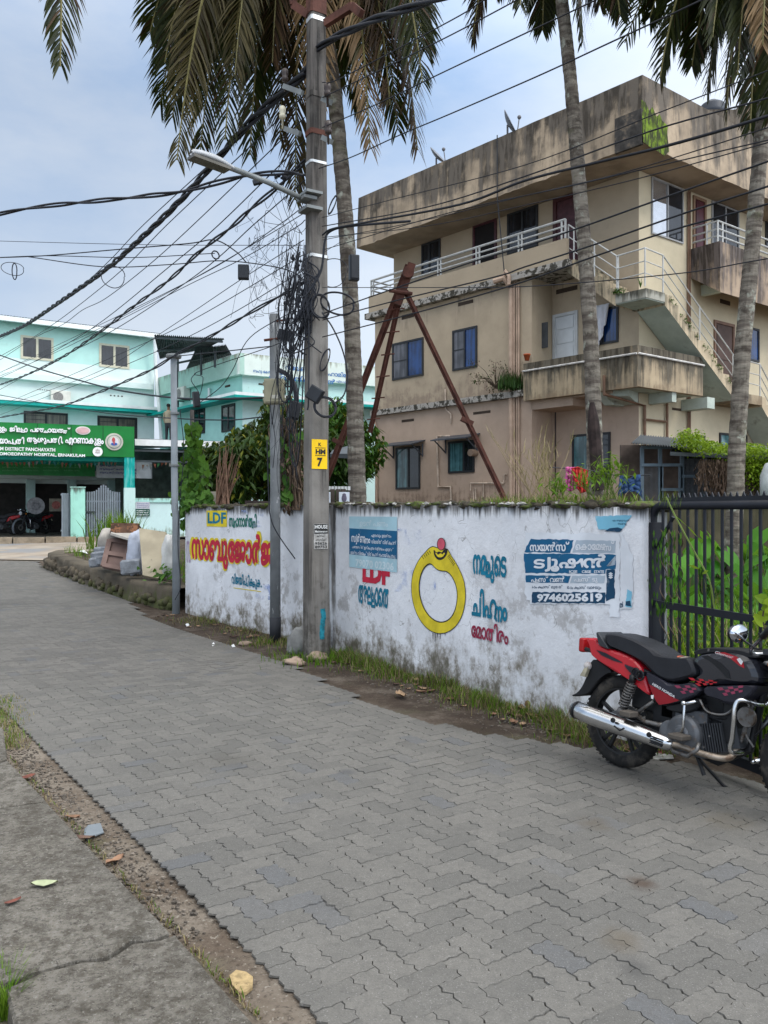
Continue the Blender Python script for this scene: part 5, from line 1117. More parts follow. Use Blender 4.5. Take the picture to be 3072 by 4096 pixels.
arm([P(1290, 395, 9.5), P(1325, 410, 9.4)], .04, M_GALV); arm([P(1210, 372, 9.6), P(1135, 345, 9.8)], .04, M_GALV); arm([P(1290, 550, 9.5), P(1327, 568, 9.4)], .04, M_GALV); arm([P(1200, 535, 9.6), P(1140, 515, 9.8)], .04, M_GALV)
def insul(c_, m): mb = MB(); mb.lathe([(.012, -.12), (.012, 0), (.035, .0), (.042, .04), (.03, .06), (.04, .08), (.04, .13), (.02, .15)], c_, n=12); mb.build('insulator', m, pole, True)
for px, py, d, m in ((1310, 385, 9.4, mat('brown_insulator', (.06, .045, .04), .3)), (1140, 325, 9.8, mat('brown_insulator', (.06, .045, .04), .3)), (1313, 535, 9.4, mat('brown_insulator', (.06, .045, .04), .3)), (1130, 475, 9.8, mat('white_insulator', (.6, .56, .42), .3))): insul(P(px, py, d), m)
# yellow number plate, pasted bills and teal daub
U = ax; Nn = -ay
def plate(name, px0, px1, pyt, pyb, m, off=.006):
    zb, zt = pz(pyb), pz(pyt); c0 = pole_pt((zb + zt) / 2, 0, -1) + Nn * off; w_ = (px1 - px0) * 9.5 / F / .95; mb = MB(); mb.box(V((c0.x, c0.y, (zb + zt) / 2)) + ax * (((px0 + px1) / 2 - 1268) * 9.5 / F), (w_, .006, zt - zb), (ax, ay, V((0, 0, 1)))); o = mb.build(name, m, pole); return o, V((c0.x, c0.y, zb)) + ax * (((px0 + px1) / 2 - 1268) * 9.5 / F) - ax * w_ / 2 + Nn * .006, w_, zt - zb
o, O_, w_, h_ = plate('number_plate', 1232, 1297, 1760, 1877, mat('yellow_plate', (.8, .5, .0), .4, .06))
mb = MB(); Z = V((0, 0, 1))
for s, u, v_, uw, vh, b in (('K', .42, .77, .2, .12, .03), ('HM', .24, .5, .64, .17, .05), ('7', .34, .08, .34, .3, .05)): put_text(mb, s, O_ + U * w_ * u + Z * h_ * v_, U, Z, w_ * uw, h_ * vh, b)
for v_ in (.46, .715): mb.box(O_ + U * w_ * .55 + Z * h_ * v_, (w_ * .68, .002, h_ * .018), (ax, ay, Z))
mb.build('plate_lettering', mat('plate_black', (.015, .015, .015), .6, 0), o)
o, O_, w_, h_ = plate('pasted_bill', 1240, 1300, 2094, 2195, mat('bill_paper', (.38, .37, .35), .9, .25, 12)); mb = MB(); mb.box(O_ + U * w_ * .5 + Z * h_ * .8, (w_ * .96, .002, h_ * .38), (ax, ay, Z)); o2 = mb.build('bill_header', mat('bill_black', (.03, .03, .03), .9, .3), o)
mb = MB(); put_text(mb, 'HOUSE', O_ + U * w_ * .05 + Z * h_ * .8 + Nn * .003, U, Z, w_ * .9, h_ * .15, .03, 0); put_text(mb, 'Maintenance', O_ + U * w_ * .06 + Z * h_ * .65 + Nn * .003, U, Z, w_ * .88, h_ * .09, .02, 0)
put_text(mb, 'ക്ലീനിംഗ്', O_ + U * w_ * .2 + Z * h_ * .47, U, Z, w_ * .6, h_ * .1, .01, 1); put_text(mb, 'ഷിഫ്റ്റിംഗ്', O_ + U * w_ * .12 + Z * h_ * .32, U, Z, w_ * .76, h_ * .1, .01, 1)
put_text(mb, '95626', O_ + U * w_ * .08 + Z * h_ * .17, U, Z, w_ * .84, h_ * .11, .02, 1); put_text(mb, '89753', O_ + U * w_ * .08 + Z * h_ * .03, U, Z, w_ * .84, h_ * .11, .02, 1); mb.build('bill_lettering', [mat('bill_white', (.6, .6, .58), .9), mat('bill_black', (.03, .03, .03), .9)], o)
mb = MB()
for k in range(9): zz = pz(2545 - k * 13); c_ = pole_pt(zz, .12 + .02 * k, -1.03); mb.box(c_ + ax * rnd.uniform(-.01, .01), (.06, .003, .05), (ax, ay, Z))
mb.build('teal_daub', mat('teal_daub', (.02, .2, .26), .9, .4, 20), pole)
# street lamp bracket on the pole
lp = thing('street_lamp', 'grey street lamp head on a slanted tube arm fixed to the concrete pole', 'street lamp', P(1225, 795, 9.55))
mb = MB(); a, b = P(1222, 800, 9.55), P(905, 665, 8.9); mb.tube([a, a.lerp(b, .5) + V((0, 0, .02)), b], .03, 10); mb.build('arm', M_GALV, lp, True)
mb = MB(); h1 = P(925, 672, 8.92); h2 = P(765, 612, 8.6); d = (h2 - h1).normalized(); sd_ = d.cross(V((0, 0, 1))).normalized(); up = sd_.cross(d); rings = []
for f, w_, hh in ((-.05, .03, .03), (.1, .055, .035), (.28, .075, .06), (.5, .085, .07), (.8, .085, .06), (.97, .06, .045), (1.0, .03, .02)):
    c_ = h1.lerp(h2, f); rings.append([c_ + sd_ * w_ * math.cos(q) + up * (hh * math.sin(q) if math.sin(q) > 0 else .022 * math.sin(q)) for q in [2 * math.pi * i / 14 for i in range(14)]])
mb.add([q for r_ in rings for q in r_], [(i * 14 + j, i * 14 + (j + 1) % 14, (i + 1) * 14 + (j + 1) % 14, (i + 1) * 14 + j) for i in range(6) for j in range(14)] + [tuple(range(14)), tuple(84 + j for j in range(14))[::-1]]); mb.build('lamp_head', mat('lamp_grey', (.38, .39, .4), .45, .08), lp, True)
mb = MB(); c_ = h1.lerp(h2, .55) - up * .04; mb.box(c_, (.44, .15, .03), (d, sd_, up)); mb.build('lens', mat('lamp_lens', (.13, .12, .1), .3, .2), lp)
mb = MB(); mb.box(a + V((.02, -.02, 0)), (.16, .2, .035), (ax, ay, Z)); mb.box(a + V((.06, -.03, -.13)), (.2, .24, .035), (ax, ay, Z)); mb.box(a + V((.06, -.03, .05)), (.2, .24, .03), (ax, ay, Z)); mb.build('bracket', M_GALV, lp)
# slim grey pole with switch box
p0 = V((-1.43, 10.85, 0)); zt = HC + (2048 - 1258) * 10.85 / F
sp_ = thing('slim_pole', 'slim grey painted pole with black foot, between the two white wall panels', 'utility pole', p0)
mb = MB(); mb.tube([p0 - V((0, 0, .2)), p0 + V((0, 0, 2)), p0 + V((-.01, 0, zt))], [.072, .066, .066], 14); mb.build('shaft', mat('peeling_grey_paint', (.16, .17, .175), .7, .2, 4, dirt=(.42, .42, .42), dirtamt=(.62, .66), dscale=7, stretch=(2, 2, .6)), sp_, True)
mb = MB(); mb.tube([p0 - V((0, 0, .01)), p0 + V((0, 0, .32))], .075, 14); mb.build('foot_band', mat('black_band_paint', (.025, .027, .032), .7, .2), sp_, True)
mb = MB(); mb.tube([p0 + V((-.14, -.05, zt - .35)), p0 + V((.22, -.05, zt - .3))], .018, 6); mb.tube([p0 + V((-.02, -.05, zt - .1)), p0 + V((.2, -.05, zt - .08))], .015, 6); mb.build('cross_arm', M_RUST, sp_)
def wbox(px, py, d, wd, hh, dp, label, m, rot=0, yaw=0, cat='junction box', name='junction_box', lid=True):
    c_ = P(px, py, d); t_ = thing(name, label, cat, c_); M_ = Matrix.Rotation(R(yaw), 3, 'Z') @ Matrix.Rotation(R(rot), 3, 'Y'); axs = (M_ @ V((1, 0, 0)), M_ @ V((0, 1, 0)), M_ @ V((0, 0, 1)))
    mb = MB(); mb.box(c_, (wd, dp, hh), axs); bevel(mb.build('case', m, t_), .012)
    if lid: mb = MB(); mb.box(c_ - axs[1] * (dp / 2 + .008), (wd * .86, .016, hh * .88), axs); bevel(mb.build('lid', m, t_), .006)
    return t_, c_, axs
t_, c_, axs = wbox(1098, 1567, 10.6, .25, .32, .14, 'beige switch box strapped to the slim grey pole', mat('beige_box', (.3, .28, .19), .6, .12), yaw=-4)
mb = MB(); mb.box(c_ + V((.02, -.092, -.075)), (.085, .004, .045), axs); mb.build('sticker', mat('sticker', (.5, .48, .4), .7, .1), t_)
mb = MB()
for k in range(3):
    for s in (-1, 1): mb.box(c_ + V((s * .133, 0, -.1 + .1 * k)), (.025, .05, .04), axs)
mb.build('hinge', mat('beige_box', (.3, .28, .19), .6, .12), t_)
wbox(1143, 1342, 10.6, .2, .13, .1, 'black box on the slim pole hanging tilted above the switch box', M_BOX, rot=12); wbox(1177, 1642, 10.2, .13, .22, .1, 'black box hanging on cables, right of the beige switch box', M_BOX, rot=12, yaw=25)
wbox(1260, 1577, 9.3, .17, .17, .07, 'diamond turned black box on the concrete pole', M_BOX, rot=32, yaw=-10); wbox(1416, 1072, 10.9, .13, .34, .09, 'black cable joint box beside the leaning palm trunk', M_BOX, rot=0, yaw=20)
wbox(974, 1089, 9.8, .13, .18, .06, 'small black box hanging from the wires in the sky', M_BOX, yaw=5); wbox(785, 1598, 12.6, .1, .24, .09, 'black joint box hanging next to the vine post', M_BOX, rot=-6, yaw=30)
wbox(1030, 728, 9.6, .11, .06, .06, 'small black clamp hanging under the lamp arm', M_BOX, lid=False, rot=-15)
# grey tapered pole at the far end of the white wall
p1 = V((-3.39, 13.45, gz(13.45))); zt = HC + (2048 - 1425) * 13.45 / F; gp = thing('slim_pole', 'grey tapered metal pole with a ring collar, left of the white wall', 'utility pole', p1)
mb = MB(); mb.tube([p1 - V((0, 0, .2)), p1 + V((0, 0, 1.6)), p1 + V((-.02, 0, 1.7)), V((-3.43, 13.45, zt))], [.062, .06, .056, .05], 14); mb.build('shaft', mat('grey_pole_paint', (.24, .265, .28), .45, .1, 4), gp, True)
mb = MB(); mb.lathe([(.03, -.05), (.12, -.03), (.13, .0), (.11, .03), (.03, .04)], V((-3.43, 13.45, zt)), n=14)
for z in (3.3, 2.45): mb.lathe([(.055, -.02), (.075, -.01), (.075, .02), (.055, .03)], V((-3.41, 13.45, z)), n=12)
mb.build('collar', M_GALV, gp)
# ================================================================ rusty tripod behind the wall
tp = thing('rusty_tripod', 'tall rusty steel tripod leaning together behind the white wall', 'tripod', (1.3, 14, 1.0)); apx = P(1628, 1075, 13)
def leg(a, b, w_=.085):
    mb = MB(); mb.beam(a, b, w_, w_ * .5, up=V((0, 1, 0))); mb.beam(a + V((0, -.04, 0)), b + V((0, -.04, 0)), w_ * .2, w_ * .9, up=V((0, 1, 0))); mb.build('leg', M_RUST, tp)
leg(P(1622, 1165, 13.0), P(2025, 2010, 12.6)); leg(P(1635, 1060, 13.1), P(1300, 1930, 14.2), .11); leg(P(1605, 1165, 13.1), P(1480, 1730, 14.0), .085)
for a, b in ((P(1590, 1220, 13), P(1648, 1055, 12.95)),): 
    mb = MB(); mb.beam(a, b, .12, .12, up=V((0, 1, 0))); mb.tube([P(1556, 1162, 12.9), P(1650, 1175, 12.9)], .03, 8); mb.lathe([(.09, -.05), (.09, .05)], P(1633, 1090, 12.85), ax='y', n=16); mb.build('head_plate', M_RUST, tp)
for px, py, d in ((1868, 1685, 12.75), (1352, 1768, 14)): 
    mb = MB(); c_ = P(px, py, d); mb.box(c_, (.2, .14, .07), (V((.9, 0, -.43)), V((0, 1, 0)), V((.43, 0, .9)))); mb.build('joint_bracket', M_RUST, tp)
for k in range(6): mb = MB(); c_ = P(1602, 1180, 13.06).lerp(P(1480, 1730, 13.95), .1 + k * .16); mb.tube([c_ - V((.1, 0, 0)), c_ + V((.12, 0, .02))], .012, 5); mb.build('step_bolt', M_RUST, tp)
# ================================================================ overhead cables (each its own thing), strung along the lane
def dline(px, off=0.0):
    k = (px - 1536) / F; x0, y0 = -.8 + off, 9.6
    t_ = (k * y0 - x0) / (-.55 - k * .835); return max(3.5, min(40, y0 + .835 * t_))
def crom(pts, n=8):
    p = [pts[0] * 2 - pts[1]] + pts + [pts[-1] * 2 - pts[-2]]; out_ = []
    for i in range(1, len(p) - 2):
        for k in range(n):
            t_ = k / n; a, b, c_, d = p[i - 1], p[i], p[i + 1], p[i + 2]
            out_.append(.5 * ((2 * b) + (c_ - a) * t_ + (2 * a - 5 * b + 4 * c_ - d) * t_ ** 2 + (3 * b - 3 * c_ + d - a) * t_ ** 3))
    return out_ + [pts[-1]]
def cable(label, pix, r, ds=None, twist=0, group=None, name='overhead_cable', m=None, off=0):
    pts = [P(x, y, (dline(x, off) if ds is None else ds[i])) for i, (x, y) in enumerate(pix)]
    pts = crom(pts, 7); mb = MB()
    if twist:
        L = 0; strands = [[] for _ in range(twist)]
        fine = []
        for a, b in zip(pts, pts[1:]):
            n = max(1, int((b - a).length / .06)); fine += [a.lerp(b, i / n) for i in range(n)]
        fine.append(pts[-1])
        for i, q in enumerate(fine):
            T = (fine[min(i + 1, len(fine) - 1)] - fine[max(0, i - 1)]).normalized(); N = T.cross(V((0, 0, 1))).normalized(); B = T.cross(N)
            if i: L += (q - fine[i - 1]).length
            for s in range(twist):
                a = L * 3.6 + 2 * math.pi * s / twist + .6 * mnoise.noise(V((L, s, 0))); rr_ = r * (.95 + .35 * mnoise.noise(V((L * 1.3, 9, s))))
                strands[s].append(q + (N * math.cos(a) + B * math.sin(a)) * rr_)
        for s in strands: mb.tube(s, r * .72, 6)
    else: mb.tube(pts, r, 5)
    o = mb.build(name, m or M_CABLE, smooth=True); tag(o, label, 'cable', group); return o
GW = 'thin wires strung over the lane'
cable('thickest twisted black cable sweeping from the pole down to the left sky edge', [(1225, 285), (1000, 490), (880, 622), (740, 782), (600, 920), (430, 1072), (250, 1200), (100, 1300), (0, 1345), (-150, 1415)], .034, twist=3)
cable('heavy black cable running from the pole up to the top right through palm fronds', [(1225, 290), (1276, 190), (1480, 86), (1675, 18), (1900, -60)], .026, twist=3)
cable('second thick twisted cable crossing the left sky below the thickest one', [(1225, 640), (1120, 740), (1000, 838), (934, 900), (791, 1013), (678, 1118), (527, 1231), (377, 1344), (226, 1442), (90, 1505), (-60, 1560)], .02, twist=2)
cable('nearly level twisted black cable entering from the left edge to the lamp arm', [(-120, 885), (0, 855), (150, 828), (420, 800), (700, 770), (870, 730), (1000, 700), (1150, 690), (1215, 700)], .02, [11.6, 11.4, 11.2, 10.8, 10.3, 10, 9.8, 9.6, 9.5], twist=2)
cable('dark greenish cable bundle sloping from pole to the grey pole top', [(1215, 1130), (1130, 1178), (995, 1254), (829, 1352), (700, 1420), (616, 1473), (497, 1528), (398, 1568), (249, 1623), (99, 1652), (-60, 1680)], .015, [9.6, 10, 10.8, 12, 13, 13.6, 15, 16.5, 19, 22, 25], twist=2)
cable('black cable descending from left edge across the mint wall to the switch box', [(-60, 1400), (0, 1421), (149, 1473), (298, 1516), (447, 1555), (597, 1580), (776, 1596), (1061, 1591)], .017, [24, 23, 21, 19, 17, 15, 13, 10.8])
cable('lower thin black cable from left edge over the hospital ledge to the switch box', [(-60, 1570), (0, 1580), (249, 1626), (450, 1655), (671, 1672), (900, 1680), (1050, 1668)], .01, [24, 23, 20, 17, 14, 12, 10.8])
thin = [[(1215, 310), (900, 600), (573, 900), (437, 1043), (300, 1165), (120, 1290), (-60, 1390)], [(1218, 380), (900, 680), (667, 900), (452, 1111), (188, 1314), (0, 1425), (-60, 1450)], [(1218, 470), (772, 900), (588, 1066), (422, 1194), (330, 1240), (249, 1299), (136, 1352), (0, 1440)],
        [(1220, 560), (874, 900), (678, 1066), (377, 1307), (150, 1440), (-40, 1530)], [(1220, 720), (1013, 900), (791, 1096), (452, 1322), (200, 1450), (-40, 1580)], [(1215, 825), (1115, 900), (904, 1043), (678, 1164), (377, 1310), (0, 1490)],
        [(1220, 880), (1175, 915), (960, 1040), (753, 1140), (500, 1270), (200, 1420), (-40, 1520)], [(1215, 1018), (829, 1247), (640, 1345), (400, 1450), (100, 1580), (-40, 1640)], [(1215, 960), (964, 1118), (678, 1310), (422, 1473), (200, 1560), (0, 1630)], [(1215, 1080), (900, 1270), (640, 1400), (330, 1530), (0, 1660)], [(1220, 850), (1040, 960), (800, 1100), (560, 1230), (300, 1360), (0, 1490)]]
for i, p in enumerate(thin): cable('thin black wire sloping down leftwards across the pale sky beside the pole', p, (.008, .008, .0075, .008, .0075, .006, .006, .006, .0055, .006, .0055)[i], group=GW)
D3 = lambda pix: [9.7 + (1240 - x) * .002 for x, y in pix]
for lb, p, r in (('faint straight wire highest of the level wires in the left sky', [(-60, 960), (0, 964), (603, 979), (1210, 981)], .004), ('level black wire arching up then down to the hanging black box', [(-60, 1030), (0, 1030), (188, 1022), (490, 996), (753, 974), (859, 960), (942, 1005), (985, 1050)], .008),
                 ('level wire in left sky ending at a small coil', [(-60, 1032), (188, 1023), (527, 1030), (859, 1013)], .006), ('sagging lowest of the level wires in the left sky, running to the pole', [(113, 1027), (414, 1067), (678, 1058), (866, 1043), (1017, 1054), (1153, 1081), (1215, 1120)], .007)):
    cable(lb, p, r, D3(p))
def loop(cx, cy, rx, ry, d, r, label, tilt=0, turns=1, name='cable_loop'):
    mb = MB(); pts = []
    for i in range(int(28 * turns) + 1):
        a = 2 * math.pi * i / 28; k = 1 + .08 * math.sin(a * 1.7 + i * .13)
        pts.append(P(cx + rx * k * math.cos(a) + tilt * math.sin(a), cy + ry * k * math.sin(a), d + .05 * math.sin(a * .5)))
    mb.tube(pts, r, 5); return tag(mb.build(name, M_CABLE, smooth=True), label, 'cable loop')
loop(452, 1107, 44, 46, 11, .006, 'round loop of thin cable hanging from the thickest cable'); loop(50, 1075, 42, 28, 12, .005, 'small dangling wire loop at the far left sky', 8); loop(58, 1085, 9, 34, 12, .008, 'narrow knot of wire hanging within the left loop')
loop(1350, 1213, 62, 48, 9.5, .012, 'large cable loop bulging right of the concrete pole', 10); loop(1280, 1225, 35, 48, 9.4, .009, 'smaller cable loop against the concrete pole', 8, 2); loop(1330, 1090, 55, 60, 9.6, .005, 'thin wire loop beside the palm trunk box', -10)
loop(1300, 1628, 42, 40, 9.35, .008, 'coil of black cable beneath the diamond turned box', 6, 5); loop(1300, 1440, 14, 45, 9.5, .006, 'slim hanging loop right of the pole above the coil', -14, 2); loop(1330, 820, 9, 36, 9.5, .006, 'black wire bundle dangling right of the lamp bracket', -14, 3); loop(862, 1020, 14, 16, 10.4, .006, 'tiny coil in the middle of the level wires', 4, 3)
cable('cable drooping in a long curve from pole to the coil of black cable', [(1288, 1250), (1330, 1310), (1370, 1400), (1390, 1500), (1375, 1580), (1330, 1618)], .009, [9.4] * 6); cable('cable bending down from the palm side into the tangle on the pole', [(1640, 885), (1400, 905), (1322, 925), (1300, 965), (1285, 1080), (1240, 1160), (1215, 1190)], .014, [8.3, 9.2, 9.4, 9.4, 9.4, 9.4, 9.4])
GR = 'heavy wires running right along the lane'
right = [('uppermost bare wire crossing the top right sky', [(1290, 330), (1362, 313), (1800, 84), (1938, 0), (2100, -80)], .006), ('second bare wire crossing the top right sky', [(1290, 390), (1500, 290), (1800, 142), (2068, 0), (2200, -70)], .006), ('third bare wire crossing the upper right sky to the middle palm', [(1290, 510), (1500, 420), (1800, 276), (2383, 0), (2550, -80)], .006),
         ('wire with a splice crossing in front of the middle palm above the roof', [(1276, 674), (1409, 627), (1597, 541), (1800, 456), (2145, 307), (2452, 165), (2758, 23), (2950, -70)], .006), ('wire crossing the stained fascia up to the right palm crown', [(1290, 870), (1560, 800), (2100, 660), (2616, 458), (3072, 282), (3250, 210)], .004), ('lower wire crossing the stained fascia near the moss patch', [(1290, 905), (1700, 830), (2100, 705), (2600, 525), (3072, 392), (3250, 330)], .006),
         ('thick cable bundle crossing the bottom edge of the roof fascia', [(1290, 940), (1330, 915), (1470, 888), (1842, 817), (2100, 722), (2381, 651), (2627, 593), (2862, 528), (3072, 464), (3300, 395)], .011), ('thin cable just under the roof bundle, over the top windows', [(1290, 960), (1700, 880), (2100, 783), (2510, 686), (3072, 510), (3250, 450)], .004), ('thin cable across the top floor doors', [(1290, 950), (1700, 905), (2100, 821), (2569, 710), (3072, 570), (3250, 520)], .004),
         ('black cable over the balcony railing, highest of the three heavy lower cables', [(1290, 1255), (1571, 1156), (1910, 1041), (2100, 985), (2358, 897), (2686, 780), (3072, 645), (3300, 560)], .0068), ('middle one of the three heavy cables before the balcony parapet', [(1290, 1280), (1605, 1197), (1978, 1108), (2100, 1067), (2375, 979), (2745, 850), (3072, 745), (3300, 670)], .0068), ('lowest of the three heavy cables, crossing the stair landing railing', [(1290, 1348), (1652, 1254), (2046, 1142), (2393, 1020), (2686, 921), (3072, 815), (3300, 750)], .0068),
         ('faint level wire crossing the stair below the three heavy cables', [(1290, 1150), (1700, 1150), (2100, 1146), (2686, 1097), (2979, 1050), (3200, 1010)], .004), ('fine wire from pole across the building towards the right roof', [(1290, 1000), (1800, 850), (2300, 740), (3072, 560), (3250, 520)], .0045)]
for lb, p, r in right: cable(lb, p, r, group=GR, twist=2 if r > .013 else 0)
cable('black cable down the face of the concrete pole', [(1222, 980), (1232, 1200), (1236, 1400), (1234, 1600), (1230, 1640)], .009, [9.42] * 5); cable('thin wire from the pole over the wall corner to the slim pole foot', [(1068, 1760), (1075, 1990), (1085, 2080), (1120, 2150), (1180, 2235)], .008, [10.7, 10.7, 10.7, 10.7, 10.6])
cable('long thin wire running beside the grey pole to the ground', [(720, 1640), (735, 1800), (720, 2000), (712, 2180), (722, 2340), (700, 2400)], .007, [13.4, 13.4, 13.4, 13.4, 13.3, 13.2]); cable('looping wire holding the joint box near the vine post', [(785, 1490), (765, 1520), (790, 1560), (800, 1580), (812, 1510), (790, 1488), (1100, 1380), (1215, 1320)], .006, [12.6] * 6 + [10.6, 9.7])
cable('thin wire from the wire crossing to the slim pole top over the parapet', [(700, 1425), (850, 1410), (1085, 1385)], .008, [13.2, 12, 10.8]); cable('wire angled from pole down to the mint sunshade', [(1180, 1240), (1000, 1350), (930, 1480), (880, 1550), (800, 1610)], .006, [10, 10.8, 11.4, 12, 12.6])
# tangle of dead wires between the two poles
rr = random.Random(21); tg = thing('wire_tangle', 'dense tangle of black wires hanging between the concrete pole and the slim pole', 'wire tangle', P(1150, 1400, 10))
mb = MB()
for i in range(40):
    x0, y0 = rr.uniform(1110, 1225), rr.uniform(900, 1300); x1, y1 = rr.gauss(1150, 36), rr.uniform(1450, 1980); d = rr.uniform(9.5, 10.6); n = 6
    pts = [P(x0 + (x1 - x0) * k / n + rr.gauss(0, 14) * (0 < k < n), y0 + (y1 - y0) * k / n + rr.gauss(0, 18) * (0 < k < n), d + rr.uniform(-.06, .06)) for k in range(n + 1)]
    mb.tube(crom(pts, 4), rr.choice((.002, .003, .003, .0045)), 4)
for i in range(8):
    x0 = rr.uniform(1150, 1222); y0 = rr.uniform(980, 1150); sw = rr.uniform(-70, 10); y1 = y0 + rr.uniform(200, 620)
    mb.tube(crom([P(x0, y0, 9.6), P(x0 + sw * .6, y0 + (y1 - y0) * .45, 9.7), P(x0 + sw, y1, 9.8), P(x0 + sw * .5 + 20, y1 - rr.uniform(-90, 90), 9.7), P(1225, y0 + rr.uniform(60, 200), 9.5)], 6), rr.choice((.005, .007, .009)), 5)
mb.build('dense_wires', M_CABLE, tg, True); mb = MB()
for i in range(34):
    x0, y0 = rr.uniform(1000, 1200), rr.uniform(700, 1150); d = rr.uniform(9.5, 10.6); pts = [P(x0, y0, d)]; x, y = x0, y0
    for k in range(7): x += rr.gauss(0, 26); y += rr.uniform(5, 80) * rr.choice((1, 1, 1, -.6)); pts.append(P(x, y, d))
    mb.tube(crom(pts, 4), rr.choice((.002, .0025, .003)), 4)
for i in range(16):
    x0, y0 = rr.uniform(1180, 1240), rr.uniform(1000, 1200); pts = [P(x0 + k * rr.uniform(-12, 12), y0 + k * 45, 9.45) for k in range(6)]; mb.tube(crom(pts, 4), .007, 4)
mb.build('loose_wires', M_CABLE, tg, True); mb = MB()
for i in range(15):
    pts = [P(1225 + rr.uniform(-15, 25), 1030 + rr.uniform(-30, 40), 9.44), P(1210 + rr.uniform(-20, 70), 1090 + rr.uniform(-20, 30), 9.4), P(1240 + rr.uniform(-50, 50), 1160 + rr.uniform(-40, 50), 9.4), P(1190 + rr.uniform(-20, 60), 1270 + rr.uniform(-30, 60), 9.42)]; mb.tube(crom(pts, 5), rr.choice((.006, .009)), 5)
for k in range(12): mb.sphere(P(1190 + rr.gauss(0, 14), 1060 + rr.gauss(0, 40), 9.6 + rr.uniform(-.1, .1)), rr.uniform(.012, .024), 6, 4, jit=.6, seed=k)
for k in range(5): mb.sphere(P(1135 + rr.gauss(0, 10), 1180 + rr.gauss(0, 30), 10.1), rr.uniform(.02, .04), 6, 4, jit=.6, seed=k + 40)
for k in range(5): mb.sphere(P(1130 + rr.gauss(0, 18), 712 + rr.gauss(0, 14), 9.7), rr.uniform(.015, .035), 6, 4, jit=.6, seed=k + 60)
mb.build('knotted_bundle', M_CABLE, tg, True); mb = MB(); mb.tube(crom([P(1115, 1480, 10.5), P(1150, 1500, 10.4), P(1180, 1545, 10.3), P(1188, 1620, 10.25)], 5), .03, 8); mb.build('thick_hose', M_CABLE, tg, True)
# ================================================================ coconut palms
def barkmat():
    t = NT('palm_bark'); z = t.sep(); n1 = t.noise(1.0, 5, .6, stretch=(3, 3, 16)); n2 = t.noise(7, 7, .7)
    c = t.mix(t.ramp(n1, .35, .65), (.085, .07, .058), (.215, .19, .155)); c = t.mix(t.ramp(n2, .48, .66, 0, .85), c, (.05, .04, .032))
    c = t.mix(t.ramp(t.noise(4.2, 5, .6), .58, .66, 0, .75), c, (.34, .35, .29)); c = t.mix(t.ramp(t.noise(2.3, 5, .6), .56, .7, 0, .6), c, (.12, .125, .06))
    t.bump(n1, .02, .8); return t.done(c, .92, 0, .15)
M_BARK = barkmat()
F_GRN = leafmat('palm_frond_green', (.007, .012, .003), (.026, .031, .007), .16); F_BRN = leafmat('palm_frond_brown', (.018, .01, .006), (.05, .027, .012), .16); F_YEL = leafmat('palm_frond_yellowing', (.025, .021, .008), (.07, .056, .02), .2); F_DRY = leafmat('palm_frond_dry', (.11, .066, .03), (.2, .13, .065), .15)
M_RACH = mat('frond_stalk', (.16, .14, .05), .6, .25, 6)
def trunk(name_root, pts, r0, r1, extra=None):
    pts = crom(pts, 8); n = 150; L = [0]
    for a, b in zip(pts, pts[1:]): L.append(L[-1] + (b - a).length)
    def at(s):
        for i in range(len(L) - 1):
            if L[i + 1] >= s: return pts[i].lerp(pts[i + 1], (s - L[i]) / (L[i + 1] - L[i]))
        return pts[-1]
    P_, rs = [], []
    for i in range(n + 1):
        f = i / n; P_.append(at(L[-1] * f)); rs.append((r0 + (r1 - r0) * f) * (1 + .035 * (i % 2) + .05 * mnoise.noise(V((i * .37, r0 * 50, 0)))))
    mb = MB(); mb.tube(P_, rs, 14)
    for i, v in enumerate(mb.v): mb.v[i] = v + V((mnoise.noise(v * 6), mnoise.noise(v * 6 + V((9, 0, 0))), 0)) * .007
    return mb.build('trunk', M_BARK, name_root)
